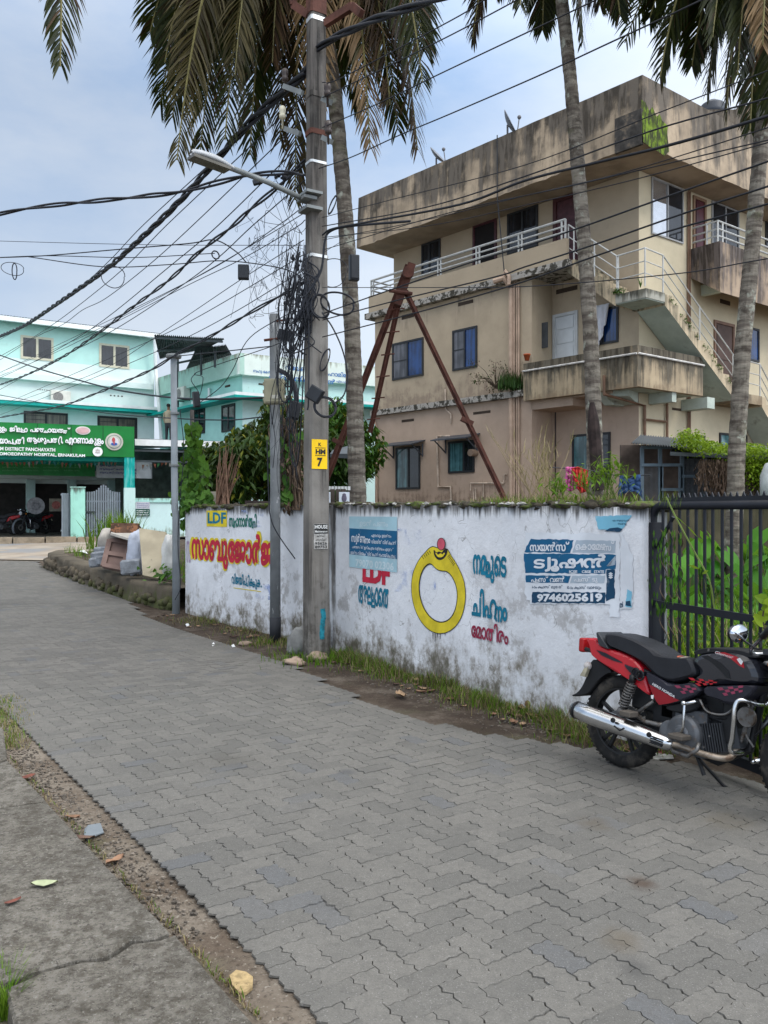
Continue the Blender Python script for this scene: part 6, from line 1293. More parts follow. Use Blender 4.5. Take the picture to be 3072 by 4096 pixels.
def frond(root, C, M, T, m, seed, ll=.8, n=150, wd=.027, spread=.78, droop=.3, m2=None):
    rr = random.Random(seed); mb = MB(); pts = []
    for i in range(25):
        t_ = i / 24; pts.append(C * (1 - t_) ** 2 + M * 2 * t_ * (1 - t_) + T * t_ * t_)
    mb.tube(pts, [.03 * (1 - .85 * i / 24) + .004 for i in range(25)], 5, m=1)
    tw = rr.uniform(-.5, .5); base = (T - C); base.z = 0
    for i in range(n):
        s = .1 + .9 * (i + rr.random() * .5) / n; k = min(23, int(s * 24)); p = pts[k].lerp(pts[k + 1], s * 24 - k); tan = (pts[k + 1] - pts[k]).normalized()
        side = tan.cross(V((0, 0, 1)))
        if side.length < .15: side = base.cross(V((0, 0, 1)))
        side.normalize(); sx_ = V((1, .25, 0)); sx_ = sx_ - tan * sx_.dot(tan)
        if sx_.length > .3: sx_ = sx_ * (1 if sx_.dot(side) >= 0 else -1); side = (side * .4 + sx_).normalized()
        side = Matrix.Rotation(tw + rr.uniform(-.12, .12), 3, tan) @ side; nor = side.cross(tan)
        prof = (math.sin(math.pi * min(1, .18 + s * .72)) ** .7) * (1 if s < .9 else 1 - (s - .9) * 3)
        for sg_ in (-1, 1):
            if rr.random() < .05 or mnoise.noise(V((s * 7, seed, sg_))) < -.42: continue
            L = ll * prof * rr.uniform(.75, 1.1); a = spread * (1 - .35 * s) * rr.uniform(.85, 1.15)
            d0 = (tan * math.cos(a) + side * sg_ * math.sin(a) + nor * rr.uniform(-.1, .25)).normalized(); d1 = (d0 + V((0, 0, -1)) * droop * rr.uniform(.6, 1.4)).normalized(); d2 = (d1 + V((0, 0, -1)) * droop * rr.uniform(.6, 1.6)).normalized()
            wv = d0.cross(nor + side * sg_ * .4).normalized() * wd * rr.uniform(.8, 1.2) * .5
            q0, q1_, q2_, q3_ = p, p + d0 * L * .4, p + d0 * L * .4 + d1 * L * .35, p + d0 * L * .4 + d1 * L * .35 + d2 * L * .3
            mb.add([q0 - wv * .5, q0 + wv * .5, q1_ + wv, q1_ - wv, q2_ + wv * .75, q2_ - wv * .75, q3_], [(0, 1, 2, 3), (3, 2, 4, 5), (5, 4, 6)], 0 if rr.random() > .12 or m2 is None else 2)
    return mb.build('frond', [m, M_RACH, m2 or m], root)
def palm(label, base, crown, r0, r1, tips, group, mid=None, seed=1, ll=.8, up=9, loc=None, lift=.9):
    t_ = thing('coconut_palm', label, 'palm tree', base, group); C = crown; ptsT = [base - V((0, 0, .3))] + (mid or []) + [C]; trunk(t_, ptsT, r0, r1)
    for i, tp_ in enumerate(tips):
        T = P(*tp_[:3]); m = tp_[3]; H = V((T.x - C.x, T.y - C.y, 0)); M = C + H * (.75 if len(tp_) < 6 else tp_[5]) + V((0, 0, lift if len(tp_) < 5 else tp_[4]))
        frond(t_, C, M, T, m, seed * 100 + i, ll, m2=F_BRN if m is F_GRN else F_YEL)
    rr = random.Random(seed)
    for i in range(up):        # the rest of the crown, above the picture
        a = 2 * math.pi * i / up + rr.random(); T = C + V((math.cos(a) * 2.6, math.sin(a) * 2.6, rr.uniform(.2, 1.6))); M = C + V((math.cos(a) * 1.3, math.sin(a) * 1.3, 2.2)); frond(t_, C, M, T, F_GRN, seed * 100 + 60 + i, ll, 50)
    mb = MB()
    for i in range(7): a = i * .9; mb.sphere(C + V((math.cos(a) * .25, math.sin(a) * .25, -.15 - .06 * (i % 3))), (.1, .1, .13), 10, 7, jit=.1, seed=i)
    mb.build('coconut_cluster', mat('green_coconut', (.1, .11, .03), .6, .25), t_, True)
GP = 'coconut palms behind the wall'
b1 = P(1440, 2040, 11.2); b1.z = .9
palm('tall coconut palm leaning left close behind the concrete pole', b1, P(1235, -330, 11.3), .125, .09,
     [(708, 640, 10.6, F_YEL), (600, 130, 11.4, F_GRN), (640, 420, 11.9, F_GRN), (800, 620, 11.6, F_GRN), (770, 430, 12.1, F_BRN), (1000, 620, 11.5, F_GRN), (940, 300, 10.6, F_YEL), (1010, 420, 12.2, F_GRN), (1120, 560, 12.1, F_BRN), (1180, 800, 11.9, F_BRN), (660, 250, 11.0, F_GRN), (880, 200, 12.3, F_GRN),
      (1480, 590, 10.9, F_DRY), (1700, 200, 11.9, F_GRN), (1670, 600, 11.2, F_BRN), (1690, 330, 10.6, F_GRN), (1590, 520, 11.9, F_GRN), (690, 470, 11.2, F_GRN), (750, 330, 10.9, F_BRN), (1440, 420, 11.7, F_GRN), (1560, 420, 11.0, F_BRN), (900, 560, 11.0, F_GRN), (1400, 250, 12.4, F_GRN), (1350, 330, 12.6, F_BRN), (1270, 420, 10.8, F_DRY), (1090, 250, 11.0, F_BRN), (1520, 60, 11.2, F_GRN)], GP, [P(1405, 1250, 11.2), P(1340, 400, 11.25)], 1, .85)
b2 = P(2392, 2040, 10.4); b2.z = 1.0
palm('slender coconut palm with a dark scar, in front of the building corner', b2, P(2215, -260, 10.6), .105, .075, [(1890, 150, 10.8, F_BRN), (1990, -40, 11.3, F_GRN), (2170, 120, 11.6, F_GRN), (2330, 170, 10.4, F_GRN), (2480, 60, 11.2, F_GRN), (2080, 20, 9.8, F_GRN), (2400, 20, 11.8, F_BRN)], GP, [P(2365, 1400, 10.5), P(2310, 650, 10.55), P(2270, 200, 10.6)], 2, .62)
b3 = P(2915, 2200, 9.4); b3.z = .3
palm('coconut palm leaning right at the right edge, rising behind the gate', b3, P(3150, -200, 9.2), .1, .075, [(2600, 70, 9.6, F_GRN), (2640, 310, 9.0, F_GRN), (2768, 262, 9.8, F_GRN), (2830, 360, 9.9, F_GRN), (2905, 450, 9.2, F_BRN), (2950, 300, 8.6, F_GRN), (3030, 260, 9.6, F_BRN), (3080, 470, 9.0, F_GRN), (2700, 120, 10, F_BRN), (2850, 150, 8.6, F_GRN), (3050, 180, 8.4, F_DRY), (3000, 520, 10, F_GRN), (2560, -60, 9.2, F_GRN), (2900, 90, 10.2, F_GRN)], GP, [P(2958, 1600, 9.4), P(3008, 1000, 9.35), P(3062, 400, 9.3)], 3, .62)
b4 = V((-5.4, 7.6, 0))
palm('coconut palm whose single frond hangs into the top left corner', b4, P(-150, -950, 7.8), .12, .09, [(240, 265, 7.4, F_GRN, .2, 1.12), (-500, -200, 6.8, F_GRN), (-700, -500, 9, F_GRN), (-300, -300, 9.5, F_GRN)], 'coconut palms by the road', [V((-5.3, 7.7, 4))], 4, .62)
mb = MB()     # the charred scar on the middle palm
pl_ = [P(2368 + k * 1.6, 1610 + k * 22, 10.34) for k in range(17)]
mb.tube(pl_, [.03 + .05 * math.sin(min(1, k / 5) * 1.57) for k in range(17)], 8); o = mb.build('scar', mat('charred_bark', (.03, .02, .018), .9, .5, 9), bpy.data.objects['coconut_palm.001'])
# ================================================================ shrubs, vines, grass, litter
def leaf_cloud(mb, cen, rad, n, L, wd, rr, shell=.35, hang=.5, mi=(0,), clump=None):
    for i in range(n):
        while True:
            d = V((rr.uniform(-1, 1), rr.uniform(-1, 1), rr.uniform(-1, 1)))
            if shell < d.length < 1: break
        c_ = cen + V((d.x * rad[0], d.y * rad[1], d.z * rad[2]))
        if mnoise.noise(c_ * 1.7) < -.25 and rr.random() < .7: continue
        a = rr.uniform(0, 6.28); dr = V((math.cos(a), math.sin(a), rr.uniform(-.9, .4) - hang)).normalized(); sd_ = dr.cross(V((rr.uniform(-.4, .4), rr.uniform(-.4, .4), 1))).normalized(); l, w_ = L * rr.uniform(.6, 1.2), wd * rr.uniform(.7, 1.2)
        dn = V((0, 0, -.18 * l)); mb.add([c_, c_ + dr * l * .45 + sd_ * w_, c_ + dr * l + dn, c_ + dr * l * .45 - sd_ * w_], [(0, 1, 2), (0, 2, 3)], rr.choice(mi))
L_MANGO = leafmat('mango_leaf', (.012, .032, .008), (.035, .07, .014), .2, c3=(.02, .035, .008)); L_YOUNG = leafmat('young_yellow_leaf', (.08, .11, .012), (.2, .19, .02), .3); L_BUSH = leafmat('bush_leaf', (.018, .06, .01), (.06, .14, .02), .3); L_VINE = leafmat('vine_leaf', (.025, .08, .01), (.09, .2, .03), .3); L_LIME = leafmat('lime_creeper_leaf', (.1, .18, .01), (.24, .34, .025), .4); L_DRYG = leafmat('dry_grass', (.16, .13, .06), (.3, .25, .13), .3)
L_GRASS = leafmat('grass_blade', (.055, .13, .01), (.15, .26, .024), .45); L_TARO = leafmat('taro_leaf', (.03, .14, .012), (.1, .27, .03), .45); M_TWIG = mat('twig', (.09, .065, .045), .9, .3); L_DEAD = leafmat('dead_vine', (.07, .045, .03), (.15, .1, .07), .1)
def tree(name, label, px, py, d, rad, n, seed, mats, group, L=.2, wd=.03, hang=.6, mi=(0, 0, 0, 1), blobs=9):
    rr = random.Random(seed); c0 = P(px, py, d); base = V((c0.x, c0.y, gh(c0.x, c0.y))); t_ = thing(name, label, 'tree', base, group)
    mb = MB(); mb.tube([base - V((0, 0, .1)), base.lerp(c0, .5) + V((.05, 0, 0)), c0], [.09, .07, .04], 8)
    mc = MB()
    for k in range(blobs):
        q = c0 + V((rr.uniform(-.75, .75) * rad[0], rr.uniform(-.75, .75) * rad[1], rr.uniform(-.7, .75) * rad[2])); s = rr.uniform(.42, .65)
        mb.tube([base.lerp(c0, .6), base.lerp(c0, .8).lerp(q, .5), q], [.04, .025, .01], 5); leaf_cloud(mc, q, (rad[0] * s, rad[1] * s, rad[2] * s), 3 * n // blobs, L * 1.1, wd * 1.25, rr, .1, hang, mi)
    mb.build('trunk', M_TWIG, t_); mc.build('crown', mats, t_); return t_
GT = 'bushy trees behind the wall'
tree('mango_tree', 'dark bushy mango tree above the left part of the wall', 985, 1880, 17, (1.15, .9, .75), 2600, 1, [L_MANGO, L_YOUNG], GT, mi=(0,) * 12 + (1,)); tree('mango_tree', 'mango tree with yellowish young leaves behind the slim pole', 1090, 1760, 19.5, (.85, .8, .8), 2000, 2, [L_MANGO, L_YOUNG], GT, mi=(0,) * 7 + (1,)); tree('mango_tree', 'tall leafy tree between concrete pole and leaning palm', 1360, 1800, 21, (.95, .9, 1.3), 2600, 3, [L_BUSH, L_YOUNG], GT, mi=(0,) * 9 + (1,))
tree('mango_tree', 'dense tree filling the gap behind the concrete pole', 1235, 1880, 20, (1.1, .9, 1.0), 2600, 5, [L_MANGO, L_BUSH], GT, mi=(0, 0, 1))
# vine climbing a thin post left of the wall
rr = random.Random(11); base = V((P(772, 2100, 13.9).x, 13.9, gz(13.9))); vp = thing('vine_post', 'thin post overgrown by bright green heart leaved vine, left of the wall', 'vine', base); mb = MB(); mb.tube([base, P(768, 1640, 13.9)], .035, 8); mb.build('post', mat('old_post', (.12, .11, .1), .9, .3), vp)
def heart(mb, c_, dr, nr, s, m=0):
    sd_ = dr.cross(nr).normalized(); pts = [(0, 0), (.32, -.22), (.5, .05), (.42, .45), (0, 1.0), (-.42, .45), (-.5, .05), (-.32, -.22)]
    mb.add([c_ + sd_ * (x * s) + dr * (y * s) + nr * (.12 * s * abs(x)) for x, y in pts], [(0, 1, 2, 3, 4), (0, 4, 5, 6, 7)], m)
mb = MB()
for i in range(330):
    f = rr.random() ** .8; py = 1690 + f * 420; px = 772 + rr.gauss(0, 14 + 26 * f); c_ = P(px, py, 13.9 + rr.uniform(-.22, .2)); a = rr.uniform(0, 6.28); dr = V((math.cos(a) * .6, math.sin(a) * .6, -1)).normalized(); nr = V((rr.uniform(-.6, .6), -1, rr.uniform(0, .8))).normalized(); heart(mb, c_, dr, (nr - dr * nr.dot(dr)).normalized(), rr.uniform(.07, .14))
for i in range(170): c_ = P(rr.uniform(735, 850), rr.gauss(2010, 24), 13.6 + rr.uniform(-.3, .1)); a = rr.uniform(0, 6.28); dr = V((math.cos(a), math.sin(a) * .6, -.8)).normalized(); nr = V((0, -.7, .7)); heart(mb, c_, dr, (nr - dr * nr.dot(dr)).normalized(), rr.uniform(.06, .11))
mb.build('leaves', L_VINE, vp)
# bundle of dry sticks standing behind the wall
rr = random.Random(12); bd = thing('stick_bundle', 'bundle of dry brown palm sticks standing behind the wall', 'stick bundle', P(890, 2030, 13.3)); mb = MB()
for i in range(34): a = P(868 + rr.uniform(-8, 50), 2040, 13.3 + rr.uniform(-.15, .15)); b = P(905 + rr.uniform(-40, 60), rr.uniform(1770, 1900), 13.3 + rr.uniform(-.1, .2)); mb.tube([a, a.lerp(b, .5) + V((rr.uniform(-.03, .03), 0, 0)), b], [.016, .012, .004], 5)
mb.build('sticks', mat('dry_stick', (.17, .1, .065), .9, .35, 9), bd)
sb = MB(); c_ = P(840, 1990, 13.8); sb.hexa([P(790, 2035, 13.7), P(930, 2035, 13.7), P(930, 2035, 13.78), P(790, 2035, 13.78), P(810, 1966, 13.7), P(885, 1966, 13.7), P(885, 1966, 13.78), P(810, 1966, 13.78)]); tag(sb.build('plaster_slab', mat('old_plaster', (.42, .38, .3), .9, .15)), 'pale trapezoid plaster slab leaning behind the dry sticks', 'slab')
sb = MB(); sb.beam(P(990, 2018, 12.6), P(1140, 2025, 12.2), .12, .12); tag(sb.build('timber_beam', mat('dark_timber', (.05, .035, .03), .9, .3)), 'dark timber lying on top of the wall behind the slim pole', 'timber')
# dead vine and few green leaves around the slim pole
rr = random.Random(13); dv = thing('dry_vine', 'dry brown vine climbing between slim pole and concrete pole', 'vine', P(1180, 2040, 11)); mb = MB()
for i in range(46):
    x0 = 1195 + rr.gauss(0, 22); pts = [P(x0, 2040, 11 + rr.uniform(-.2, .2))]
    for k in range(5): x0 += rr.gauss(-9, 12); pts.append(P(x0, 2040 - (k + 1) * rr.uniform(55, 85), 11 + rr.uniform(-.2, .2)))
    mb.tube(crom(pts, 4), rr.choice((.004, .006, .01)), 4)
mb.build('stems', mat('dead_stem', (.11, .075, .05), .9, .35), dv); mb = MB(); leaf_cloud(mb, P(1165, 1880, 11), (.22, .2, .6), 350, .09, .02, rr, .0, .8); mb.build('dead_leaves', L_DEAD, dv)
mb = MB()
for (px, py) in [(1188, 1735), (1180, 1760), (1100, 1800), (1095, 1870), (1090, 1900), (1140, 1920), (1135, 1960), (1150, 1975), (1120, 1770), (1165, 1790), (1172, 1830), (1130, 1990), (1165, 1945), (1110, 1990), (1145, 1860)]:
    for k in range(3): c_ = P(px + rr.uniform(-22, 22), py + rr.uniform(-18, 18), 10.9); dr = V((rr.uniform(-.8, .8), -.2, -.8)).normalized(); nr = V((rr.uniform(-.4, .4), -1, .5)); heart(mb, c_, dr, (nr - dr * nr.dot(dr)).normalized(), rr.uniform(.07, .13))
mb.build('green_leaves', L_VINE, dv)
# lean-to roof and printed boards glimpsed behind the pole
lt = MB(); lt.hexa([P(1320, 1830, 15), P(1420, 1835, 14.6), P(1440, 1790, 17), P(1330, 1815, 17), P(1320, 1815, 15), P(1420, 1815, 14.6), P(1440, 1770, 17), P(1330, 1800, 17)]); tag(lt.build('lean_to_roof', mat('dark_corrugated_sheet', (.06, .068, .072))), 'dark sheet lean-to roof between concrete pole and leaning palm', 'roof sheet')
for k, (x0, x1, lb) in enumerate(((1300, 1322, 'narrow torn printed sheet standing on the wall right of the concrete pole'), (1356, 1398, 'printed portrait sheet standing on the wall left of the leaning palm'))):
    t_ = thing('printed_sheet', lb, 'printed sheet', P((x0 + x1) / 2, 2010, 10.6)); mb = MB(); a, b = P(x0, 2012, 10.6), P(x1, 1968, 10.6); mb.box((a + b) / 2, (b.x - a.x, .012, b.z - a.z)); mb.build('paper', mat('print_pale', (.55, .58, .62), .7, .1), t_)
    mb = MB(); c_ = (a + b) / 2 - V((0, .009, 0)); mb.sphere(c_ + V((0, 0, -.01)), ((b.x - a.x) * .25, .004, .05), 10, 6); mb.sphere(c_ + V((0, -.002, .03)), ((b.x - a.x) * .18, .004, .025), 10, 6); mb.build('printed_figure', mat('print_ink', (.1, .09, .12), .8, .3), t_, True)
mb = MB()
for k in range(8): mb.box(P(1305 + k * 13, 1953, 10.8), (.035, .02, .05))
tag(mb.build('white_picket', mat('white_picket', (.55, .55, .53), .8, .2)), 'row of short white slats behind the wall, above the printed sheets', 'slats')
for k in range(3):
    mb = MB(); c_ = P(1330 + k * 22, 1990, 10.75); mb.box(c_, (.06, .03, .22)); tag(mb.build('dark_board', mat('old_board', (.07, .055, .045), .9, .3)), 'weathered dark upright board between the two printed sheets', 'board', 'dark boards on the wall')
# grass and weeds growing on top of the wall
def blade(mb, p, h, wd, rr, lean=.4, m=0):
    a = rr.uniform(0, 6.28); l = V((math.cos(a), math.sin(a), 0)) * lean * h * rr.uniform(.3, 1); s = V((-math.sin(a), math.cos(a), 0)) * wd
    mb.add([p - s, p + s, p + l * .35 + V((0, 0, h * .6)) + s * .7, p + l * .35 + V((0, 0, h * .6)) - s * .7, p + l + V((0, 0, h * .95))], [(0, 1, 2, 3), (3, 2, 4)], m)
rr = random.Random(14); gw = MB()
for i in range(1100):
    x = rr.choice((rr.uniform(2.9, 4.7), rr.gauss(3.2, .25), rr.gauss(4.1, .35))); x = min(4.75, max(2.5, x)); p = PC.p(x, 1.77, rr.uniform(-.35, -.02)); h = rr.uniform(.02, .09) * (1.7 if rr.random() < .12 else 1); blade(gw, p, h, .0035, rr, 1.1, rr.choice((0, 0, 1, 1)))
tag(gw.build('wall_top_grass', [L_GRASS, L_DRYG]), 'green grass growing along the top of the white wall', 'grass', kind='stuff')
def weed(label, px, py, d, h, n, seed, m, spread=.5, leafy=0, group='dry weeds standing on the wall'):
    rr = random.Random(seed); b = P(px, py, d); t_ = thing('tall_weed', label, 'weed', b, group); mb = MB(); ml = MB()
    for i in range(n):
        a = rr.uniform(0, 6.28); T = b + V((math.cos(a) * spread * h * rr.random(), math.sin(a) * spread * h * rr.random() * .6, h * rr.uniform(.6, 1))); mid = b.lerp(T, .5) + V((rr.uniform(-.04, .04), 0, .04)); pts = crom([b + V((rr.uniform(-.06, .06), 0, 0)), mid, T], 4); mb.tube(pts, [.004 - .0003 * k for k in range(len(pts))], 4)
        for k in range(5): q = pts[rr.randrange(2, len(pts))]; blade(ml, q, rr.uniform(.06, .16), .0035, rr, 1.4)
        if leafy: leaf_cloud(ml, T, (.1, .1, .12), leafy, .07, .012, rr, 0, .1)
    mb.build('stems', m, t_); ml.build('leaves', L_GRASS if leafy else L_DRYG, t_)
weed('dry straw coloured weed left of the recess on the wall', 2185, 2000, 7.4, .62, 16, 31, mat('straw', (.28, .22, .12), .9, .2)); weed('dry branching weed nearest the drain pipes on the wall', 2130, 2000, 7.6, .72, 9, 32, mat('straw', (.28, .22, .12), .9, .2), .7); weed('leafy green weed at the foot of the middle palm', 2440, 2008, 6.4, .3, 12, 33, mat('green_stem', (.1, .14, .03), .8, .2), .6, 7); weed('small green weed between red cloth and pipes', 2235, 2005, 7, .16, 10, 34, mat('green_stem', (.1, .14, .03), .8, .2), .9, 5); weed('leafy weed left of the middle palm', 2362, 2005, 6.6, .2, 7, 35, mat('green_stem', (.1, .14, .03), .8, .2), .8, 6)
# plant rooted in the ledge by the pipes
rr = random.Random(15); c_ = FL.pp(1985, 1555, OP + .15); lpnt = thing('ledge_shrub', 'scraggly shrub growing from the ledge beside the drain pipes', 'shrub', c_); mb = MB(); ml = MB()
for i in range(26): T = c_ + V((rr.uniform(-.6, .5), rr.uniform(-.3, .1), rr.uniform(-.05, .75))); mb.tube([c_, c_.lerp(T, .5) + V((0, 0, .1)), T], [.012, .007, .003], 4); leaf_cloud(ml, T, (.16, .12, .14), 22, .07, .014, rr, 0, .3, (0, 1))
mb.build('twigs', M_TWIG, lpnt); ml.build('foliage', [L_MANGO, L_DEAD], lpnt); c_ = FL.pp(2050, 1555, OP + .2); lpnt = thing('ledge_shrub', 'dark green fern like tuft on the ledge in front of the drain pipes', 'shrub', c_); ml = MB()
for i in range(240): blade(ml, c_ + V((rr.uniform(-.35, .25), rr.uniform(-.1, .1), rr.uniform(-.05, .1))), rr.uniform(.15, .42), .012, rr, .6)
ml.build('fronds', leafmat('dark_fern', (.02, .05, .012), (.05, .1, .025), .2), lpnt)
# moss and sprigs on the stair edges
rr = random.Random(16); ml = MB()
for i in range(70):
    f = rr.random(); q = FR.p(tr + (tr2 - tr) * f, 6.36 + (4.55 - 6.36) * f + .02, SR + .01)
    if mnoise.noise(V((f * 9, 1, 0))) > -.05: leaf_cloud(ml, q, (.07, .05, .06), 8, .06, .014, rr, 0, .1)
for i in range(20): leaf_cloud(ml, FL.pp(2470 + rr.uniform(-12, 20), 1165, SL), (.07, .05, .08), 8, .06, .014, rr, 0, .1)
for i in range(14): blade(ml, FL.pp(2562, 1150, SL - .2), rr.uniform(.1, .3), .01, rr, .7)
ml.build('stair_plants', L_BUSH, bl)
# laundry behind the wall
ln = MB(); ln.tube([P(2200, 1870, 8.0), P(2330, 1876, 8.0), P(2480, 1905, 8.0), P(2600, 1900, 8.0)], .005, 4); tag(ln.build('clothes_line', M_CABLE), 'thin clothes line strung behind the wall', 'clothes line')
def cloth(name, label, outline, d, m, seed, amp=.035):
    n, k = 22, 22; rr = random.Random(seed); mb = MB(); vs = []
    def ed(pts, f):
        f *= len(pts) - 1; i = min(len(pts) - 2, int(f)); return pts[i][0] + (pts[i + 1][0] - pts[i][0]) * (f - i), pts[i][1] + (pts[i + 1][1] - pts[i][1]) * (f - i)
    for j in range(k + 1):
        for i in range(n + 1):
            a, b = ed(outline[0], i / n), ed(outline[1], i / n); g = j / k; x, y = a[0] + (b[0] - a[0]) * g, a[1] + (b[1] - a[1]) * g
            vs.append(P(x, y, d + amp * math.sin(i * 1.1 + seed + 1.2 * mnoise.noise(V((i * .2, g * 2, seed)))) * (.4 + g * .8) + .03 * mnoise.noise(V((i * .3, j * .3, seed)))))
    mb.add(vs, [(j * (n + 1) + i, j * (n + 1) + i + 1, (j + 1) * (n + 1) + i + 1, (j + 1) * (n + 1) + i) for j in range(k) for i in range(n)]); o = mb.build(name, m, smooth=True); o.modifiers.new('s', 'SOLIDIFY').thickness = .008; return tag(o, label, 'laundry')
cloth('hanging_shirt', 'pink patterned cloth on the line, leftmost of the laundry', [[(2264, 1868), (2306, 1868)], [(2260, 1945), (2280, 1968), (2305, 1955)]], 7.95, mat('pink_cloth', (.5, .1, .28), .9, .2, 60), 1); cloth('hanging_cloth', 'bunched red cloth hanging beside the pink one', [[(2288, 1872), (2310, 1866), (2350, 1880)], [(2300, 1925), (2320, 1975), (2348, 1965)]], 7.85, mat('red_cloth', (.33, .02, .018), .9, .2, 6), 2, .06)
cloth('denim_jacket', 'blue denim jacket hanging on the line right of the middle palm', [[(2478, 1902), (2500, 1905), (2515, 1918), (2535, 1902), (2560, 1898)], [(2474, 1990), (2494, 1975), (2515, 1970), (2540, 1965), (2568, 1990)]], 7.95, mat('denim', (.018, .045, .11), .9, .3, 14), 3, .012)
# shed with corrugated roof under a creeper
sd2 = thing('garden_shed', 'low shed of grey frames and mesh under a corrugated roof', 'shed', P(2700, 2010, 11.5)); dS = 11.5
mb = MB(); corr_ = [P(2523, 1778, 11.3), P(2800, 1800, 11.0), P(2820, 1765, 13.4), P(2560, 1745, 13.6)]
for i in range(26):
    f0, fm, f1 = i / 26, (i + .5) / 26, (i + 1) / 26; u = V((0, 0, .035))
    a, b, c_, d_ = corr_; mb.add([a.lerp(b, f0), a.lerp(b, fm) + u, d_.lerp(c_, fm) + u, d_.lerp(c_, f0)], [(0, 1, 2, 3)]); mb.add([a.lerp(b, fm) + u, a.lerp(b, f1), d_.lerp(c_, f1), d_.lerp(c_, fm) + u], [(0, 1, 2, 3)])
mb.hexa([P(2680, 1822, 11.1), P(3140, 1845, 10.6), P(3140, 1800, 13), P(2700, 1795, 13.2), P(2680, 1808, 11.1), P(3140, 1830, 10.6), P(3140, 1785, 13), P(2700, 1780, 13.2)]); mb.build('roof', M_SHEET, sd2)
mb = MB()
for x, yt in ((2568, 1790), (2640, 1795), (2645, 1860), (2722, 1860), (2728, 1820), (2820, 1830), (2930, 1840), (3060, 1850)): mb.beam(P(x, yt, dS), P(x, 2080, dS), .045, .045)
for y, xa, xb in ((1860, 2566, 2730), (1958, 2645, 2730), (1905, 2728, 3080), (1790, 2566, 2730)): mb.beam(P(xa, y, dS - .03), P(xb, y, dS - .03), .04, .04)
mb.build('frame', mat('blue_grey_frame', (.13, .17, .2), .6, .2), sd2)
t = NT('wire_mesh_dark'); bk = t.n('ShaderNodeTexBrick'); MATS['wm'] = t.done(t.mix(t.ramp(t.noise(30, 2), .4, .6), (.012, .012, .012), (.05, .05, .05)), .8)
mb = MB(); mb.box((P(2735, 1825, dS + .1) + P(3080, 2040, dS + .1)) / 2, ((3080 - 2735) * dS / F, .02, 215 * dS / F)); mb.build('mesh_panel', MATS['wm'], sd2); mb = MB(); mb.box((P(2566, 1780, 13.3) + P(3140, 2080, 13.3)) / 2, (3.0, .05, 300 * 13.3 / F)); mb.build('back_wall', mat('shed_back', (.1, .075, .06), .9, .4, 3), sd2)
mb = MB()
for x in range(2576, 2640, 5): mb.tube([P(x, 1865, dS + .02), P(x, 2060, dS + .02)], .0035, 4)
for x in range(2740, 2930, 5): mb.tube([P(x, 1835, dS), P(x, 2060, dS)], .0035, 4)
mb.build('wire_grille', mat('grille_grey', (.16, .17, .18), .6, .2), sd2)
rr = random.Random(17); cp = thing('creeper', 'lime green creeper mounded over the shed roof with brown hanging tails', 'creeper', P(2900, 1790, 11)); mb = MB()
for i in range(110):
    x = rr.uniform(2730, 3160); y = 1800 + (x - 2800) * .06 + rr.uniform(-18, 14) - (55 * math.exp(-((x - 2765) / 45) ** 2) * rr.random()); leaf_cloud(mb, P(x, y, 11.0 + rr.uniform(-.4, .9)), (.17, .16, .1), 60, .05, .016, rr, 0, .1)
for i in range(60): x = rr.uniform(2980, 3130); leaf_cloud(mb, P(x, 1850 + rr.uniform(0, 110) * rr.random(), 10.7), (.1, .1, .13), 40, .05, .016, rr, 0, .5)
mb.build('leaves', L_LIME, cp); mb = MB()
for i in range(330): x = rr.uniform(2800, 3130); p = P(x, 1835 + rr.uniform(0, 20), 10.85 + rr.uniform(-.15, .15)); h = rr.uniform(.2, .75) * (.5 + .5 * abs(math.sin(x * .02))); mb.tube([p, p + V((rr.uniform(-.06, .06), 0, -h * .5)), p + V((rr.uniform(-.1, .1), 0, -h))], .004, 4)
leaf_cloud(mb, P(2950, 1900, 10.85), (.6, .12, .28), 700, .08, .015, rr, 0, 1.2); mb.build('hanging_tails', L_DEAD, cp)
wp = thing('white_pipe_post', 'thick pale post at the right edge beside the creeper', 'post', P(3060, 1990, 10)); mb = MB(); mb.tube([P(3062, 2010, 10.2), P(3062, 1905, 10.2), P(3075, 1870, 10.2), P(3120, 1855, 10.2)], .065, 12); mb.build('pipe', mat('pale_post', (.36, .38, .37), .7, .2), wp, True)
